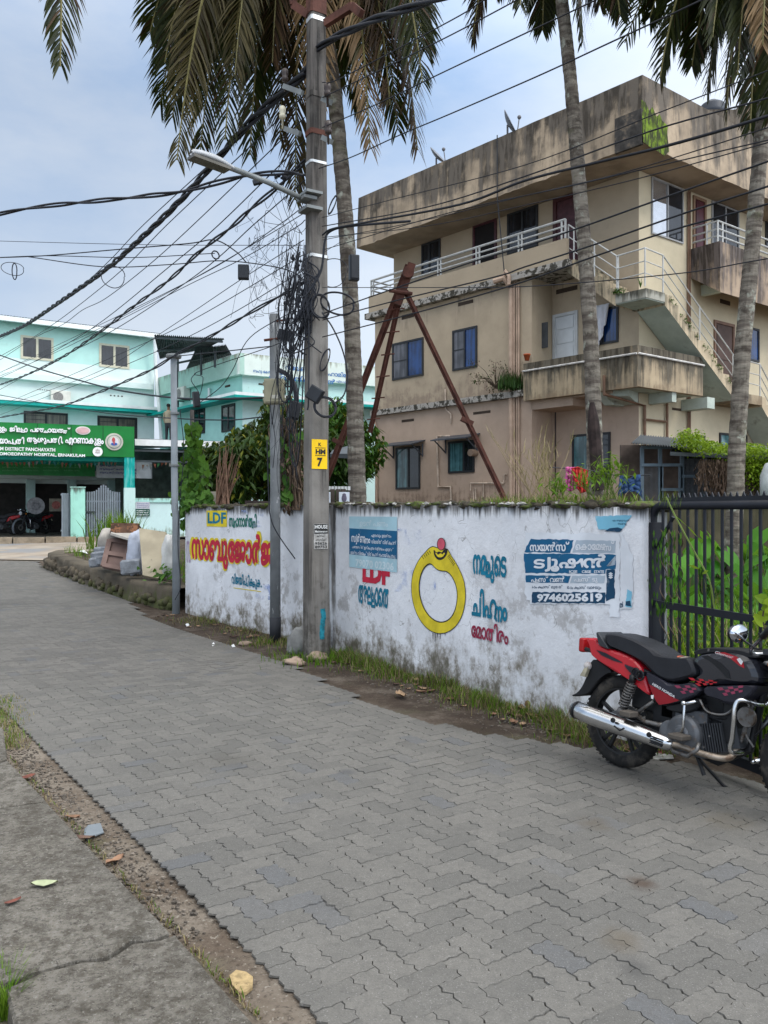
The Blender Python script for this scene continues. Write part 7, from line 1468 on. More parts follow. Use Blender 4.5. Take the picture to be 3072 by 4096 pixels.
# ================================================================ yard behind the gate
rr = random.Random(18)
mb = MB(); bkw = [P(2560, 2030, 10.6), P(3500, 2030, 10.0)]
bw = MB(); a, b = V((3.05, 10.7, 0)), V((8.5, 9.4, 0)); bw.hexa([a, b, b + V((0, .2, 0)), a + V((0, .2, 0)), a + V((0, 0, 1.75)), b + V((0, 0, 1.75)), b + V((0, .2, 1.75)), a + V((0, .2, 1.75))]); tag(bw.build('mossy_back_wall', plaster('mossy_wall', (.1, .085, .05), (.03, .028, .015), 1.9, 1.2, amount=.8, var=.4, streak=6)), 'low dark mossy wall across the yard behind the gate', 'wall')
GTARO = 'taro plants behind the gate'
def taro(x, y, h, seed, label):
    rr = random.Random(seed); b = V((x, y, 0)); t_ = thing('taro_plant', label, 'plant', b, GTARO); mb = MB(); ms = MB()
    for i in range(rr.randint(6, 9)):
        a = rr.uniform(0, 6.28); T = b + V((math.cos(a) * .3, math.sin(a) * .3, h * rr.uniform(.55, 1))); ms.tube([b, b.lerp(T, .6) + V((0, 0, .08)), T], [.012, .009, .006], 5); dr = (V((math.cos(a), math.sin(a), 0)) + V((0, 0, -rr.uniform(.4, 1.6)))).normalized(); nr = V((math.cos(a), math.sin(a), 1.4)); nr = (nr - dr * nr.dot(dr)).normalized(); s = rr.uniform(.22, .38)
        sd_ = dr.cross(nr); pts = [(0, .05, 0), (.2, -.28, -.05), (.38, -.1, -.08), (.4, .2, -.06), (.24, .6, -.05), (0, .95, -.16), (-.24, .6, -.05), (-.4, .2, -.06), (-.38, -.1, -.08), (-.2, -.28, -.05), (0, .5, .02)]
        mb.add([T + sd_ * (q[0] * s) + dr * (q[1] * s) + nr * (q[2] * s) for q in pts], [(0, 1, 2, 10), (2, 3, 10), (3, 4, 10), (4, 5, 10), (5, 6, 10), (6, 7, 10), (7, 8, 10), (8, 9, 0, 10)])
    ms.build('stalks', mat('taro_stalk', (.07, .16, .04), .6, .2), t_); mb.build('leaves', L_TARO, t_)
k = 0
for row, (y0, cnt, h) in enumerate(((9.6, 9, 1.55), (8.8, 9, 1.5), (8.1, 8, 1.3), (7.5, 6, 1.05))):
    for i in range(cnt):
        x = 2.65 + (y0 - 7.5) * .28 + i * .42 + rr.uniform(-.12, .12); k += 1; taro(x, y0 + rr.uniform(-.25, .25), h * rr.uniform(.8, 1.05), 200 + k, 'broad leaved green taro plant growing in the yard behind the black gate')
ug = MB()
for i in range(9000):
    y = rr.uniform(5.0, 10.3); s0 = .3; x = 1.95 + (6 - y) * .52 + rr.uniform(.15, 4.2) if y < 6 else 2.0 + rr.uniform(.15, 4.5)
    if yard_s(x, y) < .25: continue
    blade(ug, V((x, y, gh(x, y) - .03)), rr.uniform(.2, .7) * (1.3 if rr.random() < .1 else 1), rr.uniform(.004, .013), rr, .8, rr.choice((0, 0, 0, 1)))
for i in range(5200):
    y = rr.uniform(5.0, 8.2); x = 2.05 + max(0, (6 - y)) * .5 + rr.uniform(.1, 3.2)
    if yard_s(x, y) > .2: blade(ug, V((x, y, 0)), rr.uniform(.45, 1.15), rr.uniform(.005, .013), rr, .5, rr.choice((0, 0, 1, 2, 3)))
for i in range(330):
    y = rr.uniform(5.6, 10); x = 2.0 + rr.uniform(.2, 4.3); leaf_cloud(ug, V((x, y, rr.uniform(.1, .75))), (.28, .25, .22), 26, .1, .028, rr, 0, .1, (2, 2, 2, 1))
tag(ug.build('undergrowth', [L_GRASS, L_LIME, L_BUSH, L_DRYG]), 'thick green undergrowth and tall grass behind the black gate', 'undergrowth', kind='stuff')
# ================================================================ iron gate
gt2 = thing('iron_gate', 'dark blue black iron bar gate hung beside the white wall', 'gate', (1.99, 5.9, 0)); PG = Plane((1.98, 5.92), (.345, -.938)); M_IRON = mat('gate_iron', (.01, .012, .018), .5, .2, 4, dirt=(.1, .045, .03), dirtamt=(.66, .74), dscale=6)
def z10(x, y): return (2550 + .3164 * x, 2000 + .3164 * y)
t0 = PG.t(z10(195, 0)[0]); zT_ = PG.z(z10(400, 0)[0], z10(0, 70)[1]); tE_ = t0 + 1.75
mb = MB(); mb.pb(PG, t0 - .045, t0 + .045, -.05, zT_ - .12, -.045, .045); mb.build('hinge_post', M_IRON, gt2)
mb = MB(); mb.tube(crom([PG.p(t0, zT_ - .14, 0), PG.p(t0 + .01, zT_ - .06, 0), PG.p(t0 + .07, zT_ - .005, 0), PG.p(t0 + .2, zT_, 0)], 6) + [PG.p(tE_, zT_, 0)], .03, 12); mb.build('top_rail', M_IRON, gt2, True)
mb = MB(); n = 0; x = t0 + .13
while x < tE_: mb.prism([PG.p(x, zT_ + .02, .004), PG.p(x + .06, zT_ + .02, .004), PG.p(x + .03, zT_ + .085, .004)], V((PG.n.x, PG.n.y, 0)) * -.008); x += .055
mb.pb(PG, t0 + .1, tE_, zT_ + .015, zT_ + .055, -.006, .006); mb.build('spike_strip', M_IRON, gt2)
for px in [z10(q, 0)[0] for q in (323, 425, 532, 637, 742, 850, 952, 1073, 1190, 1312, 1430, 1555)] + [3085, 3130, 3180]: mb = MB(); t_ = PG.t(px); mb.tube([PG.p(t_, .12, 0), PG.p(t_, zT_, 0)], .0115, 8); mb.build('bar', M_IRON, gt2)
mb = MB(); zm = PG.z(z10(600, 0)[0], z10(0, 1360)[1]); mb.pb(PG, t0, tE_, zm - .024, zm + .024, .012, .03); mb.build('mid_rail', M_IRON, gt2); mb = MB(); mb.pb(PG, t0, tE_, .1, .16, -.02, .02); mb.build('bottom_rail', M_IRON, gt2); mb = MB(); mb.tube([PG.p(t0 + .05, zT_ - .3, 0), PG.p(t0 + .22, zT_ - .08, 0)], .014, 6); mb.build('brace', M_IRON, gt2)
mb = MB(); mb.box(PG.p(t0 - .09, zT_ - .55, 0), (.12, .06, .1)); mb.sphere(PG.p(t0 - .1, zT_ - .57, 0), (.06, .05, .07), 8, 6, jit=.5); mb.build('hinge', M_RUST, gt2)
# grass stalk leaning over the gate and vine on the bars
rr = random.Random(19); wd_ = thing('tall_weed', 'long seeding grass stalk leaning in front of the black gate', 'weed', PG.p(t0 + .6, .5, .12)); mb = MB(); ml = MB()
mb.tube(crom([PG.pp(*z10(970, 1370), .1), PG.pp(*z10(900, 1000), .12), PG.pp(*z10(700, 620), .13), PG.pp(*z10(470, 190), .14), PG.pp(*z10(360, -40), .15)], 6), .006, 5)
for (x, y, x2, y2, w_) in ((780, 870, 640, 820, .01), (820, 930, 900, 890, .012), (850, 1000, 870, 1180, .012), (470, 190, 640, 340, .004), (640, 340, 760, 470, .008)): a, b = PG.pp(*z10(x, y), .12), PG.pp(*z10(x2, y2), .16); s = V((0, 0, w_)); ml.add([a - s * .4, a + s * .4, a.lerp(b, .5) + s, a.lerp(b, .5) - s, b], [(0, 1, 2, 3), (3, 2, 4)])
for i in range(60): a = PG.pp(*z10(rr.uniform(250, 560), rr.uniform(-60, 120)), .13); ml.add([a, a + V((.006, 0, .02)), a + V((.012, 0, .05))], [(0, 1, 2)])
mb.build('stem', mat('green_stem', (.1, .14, .03), .8, .2), wd_); ml.build('leaves', L_LIME, wd_)
vg = thing('gate_vine', 'thin dry vine twisted around the left bars of the black gate', 'vine', PG.p(t0 + .1, .3, .05)); mb = MB(); ml = MB()
for q in (323, 425, 532): t_ = PG.t(z10(q, 0)[0]); mb.tube([PG.p(t_ + .022 * math.cos(i * .7), .4 + i * .025, .022 * math.sin(i * .7)) for i in range(48)], .004, 4); 
for i in range(90): p = PG.pp(*z10(rr.uniform(130, 560), rr.uniform(300, 1400)), rr.uniform(.02, .05)); ml.add([p, p + V((.008, 0, -.025)), p + V((0, 0, -.06)), p + V((-.008, 0, -.025))], [(0, 1, 2, 3)])
mb.build('stem', M_TWIG, vg); ml.build('leaves', L_VINE, vg)
wd_ = thing('sapling', 'young lime green leafy shoot at the right edge in front of the gate', 'plant', PG.p(PG.t(3060), .6, .15)); ml = MB(); mb = MB(); mb.tube([PG.pp(3065, 2560, .15), PG.pp(3050, 2470, .15), PG.pp(3062, 2400, .15)], .005, 4)
for (x, y) in ((3040, 2465), (3060, 2445), (3050, 2490), (3070, 2420), (3060, 2400), (3020, 2475), (3075, 2455)): dr = V((rr.uniform(-1, 1), 0, rr.uniform(-.3, .7))).normalized(); heart(ml, PG.pp(x, y, .16), dr, V((.2, -1, .3)).normalized(), .07)
mb.build('stem', M_TWIG, wd_); ml.build('leaves', L_LIME, wd_)
# ================================================================ low stone kerb wall and rubbish heap left of the white wall
SW = [V((-8.45, 21.6)), V((-8.5, 20.9)), V((-8.25, 20.3)), V((-6.3, 17.35)), V((-4.55, 14.9)), V((-3.45, 13.7))]
st = thing('stone_kerb_wall', 'low mossy rubble stone wall edging the raised bed by the lane', 'wall', (-6.3, 17.3, .2)); mb = MB(); rr = random.Random(20)
M_STW = plaster('mossy_stone', (.085, .07, .05), (.035, .03, .022), .9, .5, .1, .4, .5, .4, bcol=(.06, .07, .02)); pts = []
for a, b in zip(SW, SW[1:]):
    n = max(1, int((b - a).length / .12)); pts += [a.lerp(b, i / n) for i in range(n)]
pts.append(SW[-1]); cols = []
for i, q in enumerate(pts):
    tq = (pts[min(i + 1, len(pts) - 1)] - pts[max(0, i - 1)]).normalized(); nq = V((tq.y, -tq.x)); nq = -nq if nq.x > 0 else nq; g = gz(q.y); hh = .37 + .02 * mnoise.noise(V((i * .3, 0, 0))); c_ = []
    for k in range(7): f = k / 6; o_ = .05 * mnoise.noise(V((i * .35, f * 3.2, 4))) + .02 * mnoise.noise(V((i * 1.2, f * 8, 7))) + .05 * (1 - f); c_.append(V((q.x + nq.x * o_, q.y + nq.y * o_, g - .1 + (hh + .1) * f)))
    c_.append(V((q.x - nq.x * .35, q.y - nq.y * .35, g + hh + .01))); cols.append(c_)
mb.add([v for c_ in cols for v in c_], [(i * 8 + k, (i + 1) * 8 + k, (i + 1) * 8 + k + 1, i * 8 + k + 1) for i in range(len(cols) - 1) for k in range(7)]); mb.build('stonework', M_STW, st, True)
mb = MB()
for i in range(90): f = rr.random(); k = int(f * (len(pts) - 1)); q = pts[k]; mb.sphere(V((q.x - .03, q.y - .03, gz(q.y) + rr.uniform(.0, .2))), (rr.uniform(.05, .1), rr.uniform(.04, .08), rr.uniform(.05, .1)), 8, 6, jit=.5, seed=i)
mb.build('rubble_stones', M_STW, st, True)
bed = MB(); inn = [V((q.x + .28, q.y + .2, gz(q.y) + .37)) for q in pts[6:]]; outr = [V((q.x + 3.2, q.y + 2.4, gz(q.y) + .42)) for q in pts[6:]]; n = len(inn); bed.add(inn + outr, [(i, n + i, n + i + 1, i + 1) for i in range(n - 1)]); tag(bed.build('raised_bed', M_SOIL), kind='structure')
gb = MB()
for i in range(2300): q = rr.choice(pts[4:]); f = rr.random(); p = V((q.x + .3 + 2.2 * f, q.y + .2 + 1.7 * f, gz(q.y) + .38)); blade(gb, p, rr.uniform(.06, .25), .006, rr, .7)
for i in range(260): blade(gb, V((-6.9, 21.4, .75)) + V((rr.gauss(0, .3), rr.gauss(0, .25), 0)), rr.uniform(.5, 1.15), .02, rr, .6)
tag(gb.build('bed_grass', L_GRASS), 'green grass growing on the raised bed around the rubbish heap', 'grass', kind='stuff')
def zz(x, y): return (200 + .3496 * x, 2050 + .3496 * y)
def leaning(name, label, cat, corners, d, th, m, extra=None, dback=0):
    pts_ = [P(*zz(x, y), d + dd) for (x, y, dd) in corners]; t_ = thing(name, label, cat, pts_[0]); n3 = (pts_[1] - pts_[0]).cross(pts_[-1] - pts_[0]).normalized()
    if n3.y < 0: n3 = -n3
    mb = MB(); mb.prism(pts_, n3 * th); bevel(mb.build('panel', m, t_), .008); return t_, pts_, n3
t_, p_, n3 = leaning('cabinet_door', 'brown wooden cabinet door leaning on the rubbish heap', 'door panel', [(605, 620, 0), (840, 668, -.1), (935, 345, .5), (680, 318, .6)], 15.6, .05, mat('brown_ply', (.12, .078, .066), .8, .2, 3))
mb = MB(); L_ = lambda f, g: (p_[0].lerp(p_[1], f)).lerp(p_[3].lerp(p_[2], f), g)
for f0, g0, f1, g1 in ((.03, 0, .03, 1), (.97, 0, .97, 1), (.03, .48, .97, .48), (.03, .03, .97, .03), (.03, .97, .97, .97)): mb.beam(L_(f0, g0) - n3 * .02, L_(f1, g1) - n3 * .02, .1, .04, up=n3)
mb.build('rail', mat('brown_ply_rail', (.145, .095, .08), .8, .2, 3), t_)
leaning('stone_slab', 'tall beige stained slab leaning upright on the rubbish heap', 'slab', [(1058, 716, 0), (1262, 758, -.1), (1372, 700, .1), (1325, 220, .5), (1016, 176, .6)], 14.8, .09, mat('beige_slab', (.36, .31, .22), .9, .15, 3, dirt=(.1, .09, .075), dirtamt=(.64, .7), dscale=4)); leaning('drawer_box', 'burnt brown drawer box on top of the rubbish heap', 'box', [(686, 242, 0), (1003, 240, 0), (1012, 122, .1), (697, 116, .1)], 16.6, .3, mat('burnt_wood', (.075, .04, .025), .9, .5, 4, dirt=(.22, .1, .05), dirtamt=(.55, .62), dscale=5)); leaning('broken_board', 'pale grey board lying slanted across the rubbish heap', 'board', [(690, 262, .0), (945, 335, -.5), (1016, 300, .2), (1010, 244, .9), (690, 244, .9)], 16, .05, mat('grey_board', (.36, .34, .3), .9, .15))
def sack(label, px, py, d, r, m, seed): c_ = P(*zz(px, py), d); t_ = thing('sack', label, 'sack', c_); mb = MB(); mb.sphere(c_, r, 24, 16, jit=.25, seed=seed); mb.build('bag', m, t_, True)
sack('white plastic sack slumped between brown door and beige slab', 985, 470, 15.6, (.19, .22, .42), mat('white_sack', (.4, .43, .5), .7, .12, 8, bump=.02, bscale=9), 1); sack('white cloth sack behind the beige slab, next to the grey pole', 1360, 510, 14.7, (.13, .18, .4), mat('white_sack_cloth', (.5, .5, .48), .8, .1, 8), 2); sack('pale dusty sack at the back left of the rubbish heap', 690, 310, 16.9, (.25, .25, .25), mat('dusty_sack', (.36, .33, .29), .9, .2), 3)
for k, (x, y, d, s, lb) in enumerate(((590, 450, 16.6, .19, 'grey concrete block, upper one left of the brown door'), (560, 510, 16.4, .2, 'grey concrete block, middle one left of the brown door'), (525, 570, 16.2, .17, 'broken grey block lowest at the left of the heap'), (610, 545, 16.2, .17, 'grey block tucked against the brown door edge'), (925, 620, 15.1, .24, 'rough grey stone block in front of the brown door'))):
    c_ = P(*zz(x, y), d); mb = MB(); mb.box(c_, (s * 1.5, s, s * 1.1), (V((.95, .25, .1)).normalized(), V((-.25, .95, 0)).normalized(), V((-.1, .02, 1)).normalized())); o = mb.build('concrete_block', mat('block_grey', (.2, .215, .235), .95, .25, 8, bump=.02)); o.modifiers.new('b', 'BEVEL').width = .03; tag(o, lb, 'block')
c_ = P(*zz(1330, 740), 14.2); rr = random.Random(22); lpnt = thing('green_plant', 'small bright green plant at the foot of the beige slab', 'plant', c_); mb = MB()
for i in range(70): dr = V((rr.uniform(-1, 1), rr.uniform(-1, .2), rr.uniform(-.3, .8))).normalized(); nr = V((rr.uniform(-.3, .3), -.6, 1)); heart(mb, c_ + V((rr.gauss(0, .13), rr.gauss(0, .1), rr.uniform(-.1, .2))), dr, (nr - dr * nr.dot(dr)).normalized(), rr.uniform(.05, .1))
mb.build('leaves', L_VINE, lpnt)
# ================================================================ verge: grass, leaves, stones
rr = random.Random(23); vg_ = MB()
EDGE = LANE[14:20]
for i in range(8500):
    f = rr.random(); k = rr.randrange(len(EDGE) - 1); 
    x = rr.uniform(-.15, LC + .25); s = abs(rr.gauss(.12, .16)) + .01; p = PC.p(x, 0, s); 
    if inside(V((p.x, p.y)), LANE): continue
    dn = mnoise.noise(V((x * 1.4, s * 3, 2))); 
    if dn < -.15 and rr.random() < .8: continue
    p.z = gz(p.y) - .02; blade(vg_, p, rr.uniform(.03, .11) * (1 + .7 * (dn > .25)), .0035, rr, 1.0, rr.choice((0, 0, 1, 2)))
for i in range(2000):
    x = rr.uniform(.2, LA + .6); s = abs(rr.gauss(.15, .2)) + .01; p = PA.p(x, 0, s)
    if inside(V((p.x, p.y)), LANE) or (mnoise.noise(V((x * 1.7, s * 2, 9))) < 0 and rr.random() < .8): continue
    p.z = gz(p.y) - .02; blade(vg_, p, rr.uniform(.03, .1), .004, rr, 1.0, rr.choice((0, 1, 1, 2)))
for i in range(420): a = rr.uniform(0, 6.28); p = V((-.75 + rr.gauss(0, .3), 9.45 + rr.gauss(0, .22), -.02)); blade(vg_, p, rr.uniform(.06, .17), .005, rr, .8, 0)
for i in range(260): p = V((-1.42 + rr.gauss(0, .25), 10.6 + rr.gauss(0, .2), -.02)); blade(vg_, p, rr.uniform(.05, .14), .005, rr, .8, rr.choice((0, 1)))
for i in range(900):
    p = ground_pt(rr.gauss(30, 40), rr.uniform(2790, 3000)); blade(vg_, p, rr.uniform(.02, .06), .003, rr, 1, rr.choice((1, 1, 0)))
for i in range(240): p = ground_pt(rr.uniform(0, 45), rr.uniform(3925, 4080)); p.z = -.02; blade(vg_, p, rr.uniform(.08, .17), .003, rr, .8, 0)
for i in range(500): f = rr.random(); a = ground_pt(40 + 1000 * f, 3050 + 1040 * f + rr.uniform(-30, 10)); blade(vg_, a, rr.uniform(.01, .035), .0025, rr, 1.2, rr.choice((1, 1, 0, 2)))
tag(vg_.build('verge_grass', [L_GRASS, L_DRYG, L_DEAD]), 'patchy grass and dry stalks along the foot of the white wall', 'grass', kind='stuff')
# gravel and crumbs of soil on the two verges
gv = MB()
for i in range(4200):
    if rr.random() < .62:
        f = rr.random(); q = EL[1].lerp(EL[2], f) if f < .85 else EL[2].lerp(EL[3], (f - .85) / .15); p = V((q.x - abs(rr.gauss(0, .22)), q.y - rr.uniform(0, .25), -.006))
    else: x = rr.uniform(0, LC + .3); q = PC.p(x, 0, abs(rr.gauss(.3, .2))); p = V((q.x, q.y, -.008))
    if inside(V((p.x, p.y)), LANE): continue
    r_ = rr.uniform(.003, .010) * (1.7 if rr.random() < .06 else 1); gv.sphere(p + V((0, 0, r_ * .3)), (r_ * 1.2, r_, r_ * .7), 5, 3, jit=.5, seed=i)
tag(gv.build('gravel', mat('pebble', (.115, .098, .08), .95, .3, 30, isl=.4)), 'small pebbles and crumbs scattered on both earth verges', 'gravel', kind='stuff')
def drop_leaf(p, s, m, label, seed, cat='leaf', group='dry leaves fallen along the wall', name='dry_leaf', curl=.35):
    rr = random.Random(seed); a = rr.uniform(0, 6.28); c, sn = math.cos(a), math.sin(a); mb = MB(); prof = [(-.5, .05), (-.3, .2), (0, .27), (.3, .17), (.5, .02)]; vs = []
    for x, w_ in prof:
        for sy in (-1, 0, 1):
            X, Y = x * s, sy * w_ * s * rr.uniform(.8, 1.2); vs.append(p + V((X * c - Y * sn, X * sn + Y * c, .012 + s * curl * (abs(sy) * .35 + x * x * .9) * rr.uniform(.5, 1.2))))
    mb.add(vs, [(i * 3 + k, (i + 1) * 3 + k, (i + 1) * 3 + k + 1, i * 3 + k + 1) for i in range(4) for k in range(2)]); return tag(mb.build(name, m, smooth=True), label, cat, group)
M_DL = [mat('dry_leaf_brown', (.2, .115, .07), .8, .3, 20), mat('dry_leaf_tan', (.3, .2, .12), .8, .3, 20), mat('dry_leaf_dark', (.1, .06, .045), .8, .3, 20)]
for i in range(60):
    x = rr.uniform(.3, LC + .5); s = rr.uniform(.08, .42); p = PC.p(x, 0, s); p.z = gz(p.y) - .01
    drop_leaf(p, rr.uniform(.05, .13), M_DL[i % 3], 'curled brown dry leaf on the earth strip at the foot of the wall', 300 + i)
for i in range(26): p = PA.p(rr.uniform(-.3, LA + .6), 0, rr.uniform(.15, .6)); p.z = gz(p.y) - .01; drop_leaf(p, rr.uniform(.05, .12), M_DL[i % 3], 'curled brown dry leaf on the earth strip at the foot of the wall', 400 + i)
for k, (px, py, s, m, lb) in enumerate(((1605, 2790, .2, M_DL[1], 'largest tan dry leaf lying on the verge below the yellow ring'), (2090, 2840, .17, M_DL[1], 'broad tan dry leaf beside the green coconut'), (340, 3365, .1, M_DL[2], 'dark curled leaf at the paver edge near the blue scrap'), (115, 3118, .1, mat('dry_leaf_red', (.14, .05, .035), .8, .3, 20), 'dark red leaf beside the far footpath slab'), (290, 3280, .09, M_DL[0], 'small brown leaf in the dirt strip above the blue scrap'), (460, 3455, .1, M_DL[0], 'brown leaf caught at the slab edge'), (3030, 3070, .2, M_DL[1], 'tan dry leaf on the ground under the motorcycle front'))): p = ground_pt(px, py); drop_leaf(p, s, m, lb, 500 + k, group=None)
for (px, py, s, m, lb, nm, ct) in ((178, 3545, .11, mat('pale_leaf', (.3, .33, .2), .7, .25, 15), 'pale green torn leaf lying on the large footpath slab', 'pale_leaf', 'leaf'), (52, 3615, .07, mat('dry_leaf_red', (.14, .05, .035), .8, .3, 20), 'small dark red leaf on the large footpath slab', 'dry_leaf', 'leaf')): p = ground_pt(px, py, .09); p.z = .086; drop_leaf(p, s, m, lb, 600 + px, ct, None, nm, .25)
def scrap(name, label, cat, pix, m, seed, dz=.0, h=.012, th=.006):
    rr = random.Random(seed); pts_ = [ground_pt(x, y, dz) + V((0, 0, h * rr.uniform(0, 1.0))) for x, y in pix]; mb = MB(); mb.prism(pts_, (0, 0, th)); return tag(mb.build(name, m), label, cat)
scrap('plastic_scrap', 'blue grey scrap of plastic sheet in the dirt strip', 'litter', [(338, 3320), (352, 3312), (402, 3303), (415, 3335), (385, 3348), (350, 3368), (335, 3358)], mat('blue_scrap', (.15, .17, .185), .5, .12), 1); scrap('sponge_piece', 'crumbly yellow piece of sponge or bread by the pavers', 'litter', [(918, 3920), (945, 3898), (985, 3900), (1012, 3920), (1010, 3965), (985, 3985), (960, 3990), (930, 3955)], mat('yellow_crumb', (.3, .22, .11), .95, .3, 40, dirt=(.1, .07, .04), dirtamt=(.62, .7), dscale=25), 2, 0, .006, .012)
scrap('paper_strip', 'torn pale striped paper strip under the motorcycle', 'litter', [(2600, 3030), (2625, 3018), (2690, 3025), (2695, 3040), (2640, 3042), (2605, 3048)], mat('grey_paper', (.33, .33, .31), .8, .3, 14), 3); scrap('red_scrap', 'red brown scrap of cloth beneath the exhaust', 'litter', [(2620, 2995), (2650, 3005), (2660, 3018), (2640, 3028), (2622, 3015)], mat('red_scrap', (.22, .07, .06), .9, .3, 20), 4, 0, .03); scrap('plastic_bag', 'crumpled white plastic bag on the raised bed', 'litter', [(315, 2212), (335, 2205), (352, 2222), (340, 2220), (330, 2214)], mat('white_bag', (.7, .72, .72), .6, .1), 5, .4, .05)
for k, (px, py) in enumerate(((845, 2580), (925, 2585), (742, 2500), (2258, 2830))): scrap('paper_bit', 'small white paper bit littering the verge', 'litter', [(px, py), (px + 10, py - 6), (px + 16, py + 4), (px + 5, py + 8)], mat('white_bag', (.7, .72, .72), .6, .1), 8 + k)['group'] = 'white paper bits on the verge'
cc_ = ground_pt(2134, 2838); nut = MB(); nut.sphere(cc_ + V((.0, 0, .055)), (.075, .062, .06), 20, 14, jit=.12, seed=3); tag(nut.build('coconut', mat('green_coconut_husk', (.17, .19, .05), .55, .3, 9, dirt=(.12, .075, .03), dirtamt=(.55, .65)), smooth=True), 'green fallen coconut lying at the foot of the white wall', 'coconut')
cc_ = V((-1.0, 9.95, 0)); stn = MB(); stn.sphere(cc_ + V((0, 0, .12)), (.16, .14, .2), 14, 10, jit=.5, seed=6); tag(stn.build('boulder', mat('grey_boulder', (.2, .2, .19), .9, .3, 6, bump=.01), smooth=True), 'grey mossy stone leaning between concrete pole and wall', 'stone')
for k, (px, py, s) in enumerate(((980, 2580, .06), (1180, 2660, .09), (1270, 2640, .1))): c_ = ground_pt(px, py); stn = MB(); stn.sphere(c_ + V((0, 0, s * .3)), (s * 1.3, s, s * .6), 10, 7, jit=.5, seed=k + 9); tag(stn.build('stone', mat('tan_stone', (.27, .2, .15), .9, .3, 9), smooth=True), ('yellowish flat stone near the slim pole', 'brown stone at the paver edge left of the concrete pole', 'reddish stone at the foot of the concrete pole')[k], 'stone')
# ================================================================ motorcycle
s_local = True
BO = V((1.57, 5.47, 0)); BTH = math.radians(-55); bh = V((math.cos(BTH), math.sin(BTH), 0)); bside = V((-math.sin(BTH), math.cos(BTH), 0))   # forward, left
LEAN = math.radians(-5)
mc = thing('motorcycle', 'red and black motorcycle with chrome exhaust parked beside the black gate', 'motorcycle', (BO.x, BO.y, .012), rot=(LEAN, 0, BTH))
RM = Matrix.Rotation(BTH, 3, 'Z') @ Matrix.Rotation(LEAN, 3, 'X'); RMi = RM.transposed()
def B(zx, zy, lat=-.12):
    """bike coordinates of the crop pixel (zx, zy) on the plane lat metres left of the centre line"""
    px, py = 2200 + .5256 * zx, 2400 + .5256 * zy
    o = RMi @ (V((0, 0, HC)) - V((BO.x, BO.y, .012))); d = RMi @ V(((px - 1536) / F, 1, -(py - 2048) / F)); k = (lat - o.y) / d.y
    q = o + d * k; return V((q.x, lat, q.z))
B_RED = mat('bike_red', (.42, .008, .018), .25, .08, 3, spec=.6); B_BLK = mat('bike_gloss_black', (.012, .013, .018), .18, .15, 3, spec=.6); B_PLA = mat('bike_black_plastic', (.009, .0095, .011), .5, .2, 6); B_SEAT = mat('bike_seat_vinyl', (.013, .014, .018), .5, .2, 9, bump=.002, bscale=300)
B_CHR = mat('bike_chrome', (.62, .63, .64), .2, .08, 5, metal=1, dirt=(.2, .17, .14), dirtamt=(.62, .75), dscale=9); B_TYR = mat('tyre_rubber', (.012, .0115, .011), .85, .25, 9, dirt=(.055, .048, .04), dirtamt=(.5, .66), dscale=7); B_RIM = mat('rim_black', (.014, .014, .015), .45, .2); B_STL = mat('bike_steel', (.16, .155, .15), .5, .3, 9, metal=.7, dirt=(.09, .07, .055), dirtamt=(.5, .62), dscale=20); B_ENG = mat('engine_grey', (.095, .1, .108), .55, .3, 9, metal=.4, dirt=(.12, .09, .07), dirtamt=(.55, .7), dscale=14); B_GRY = mat('bike_dull_grey', (.03, .033, .038), .5, .2); B_PAN = mat('bike_dark_panel', (.016, .016, .024), .4, .25, 6)
def both(outl, lat0, lat1, m, name, inset=.015, smooth_it=1, root=None, keep=False):
    """side panel traced at lat0, running across the bike to lat1, edges rounded"""
    pts = smooth(outl, smooth_it) if smooth_it else outl
    q = [B(x, y, lat0) for x, y in pts]; cen = sum(q, V((0, 0, 0))) / len(q); n = len(q)
    a = [V((v.x, lat0, v.z)) for v in q]; sgn = 1 if lat1 > lat0 else -1
    def shr(k, lat): return [V((v.x + (cen.x - v.x) * k / max(.05, (cen - v).length), lat, v.z + (cen.z - v.z) * k / max(.05, (cen - v).length))) for v in a]
    R0, R1, R2, R3, R4, R5 = shr(inset, lat0), shr(inset * .3, lat0 + sgn * inset * .4), shr(0, lat0 + sgn * inset), shr(0, lat1 - sgn * inset), shr(inset * .3, lat1 - sgn * inset * .4), shr(inset, lat1)
    mbx = MB(); mbx.add(R0 + R1 + R2 + R3 + R4 + R5, [tuple(range(n)), tuple(5 * n + i for i in range(n))[::-1]] + [(k * n + i, k * n + (i + 1) % n, (k + 1) * n + (i + 1) % n, (k + 1) * n + i) for k in range(5) for i in range(n)]); return mbx.build(name, m, root or mc)
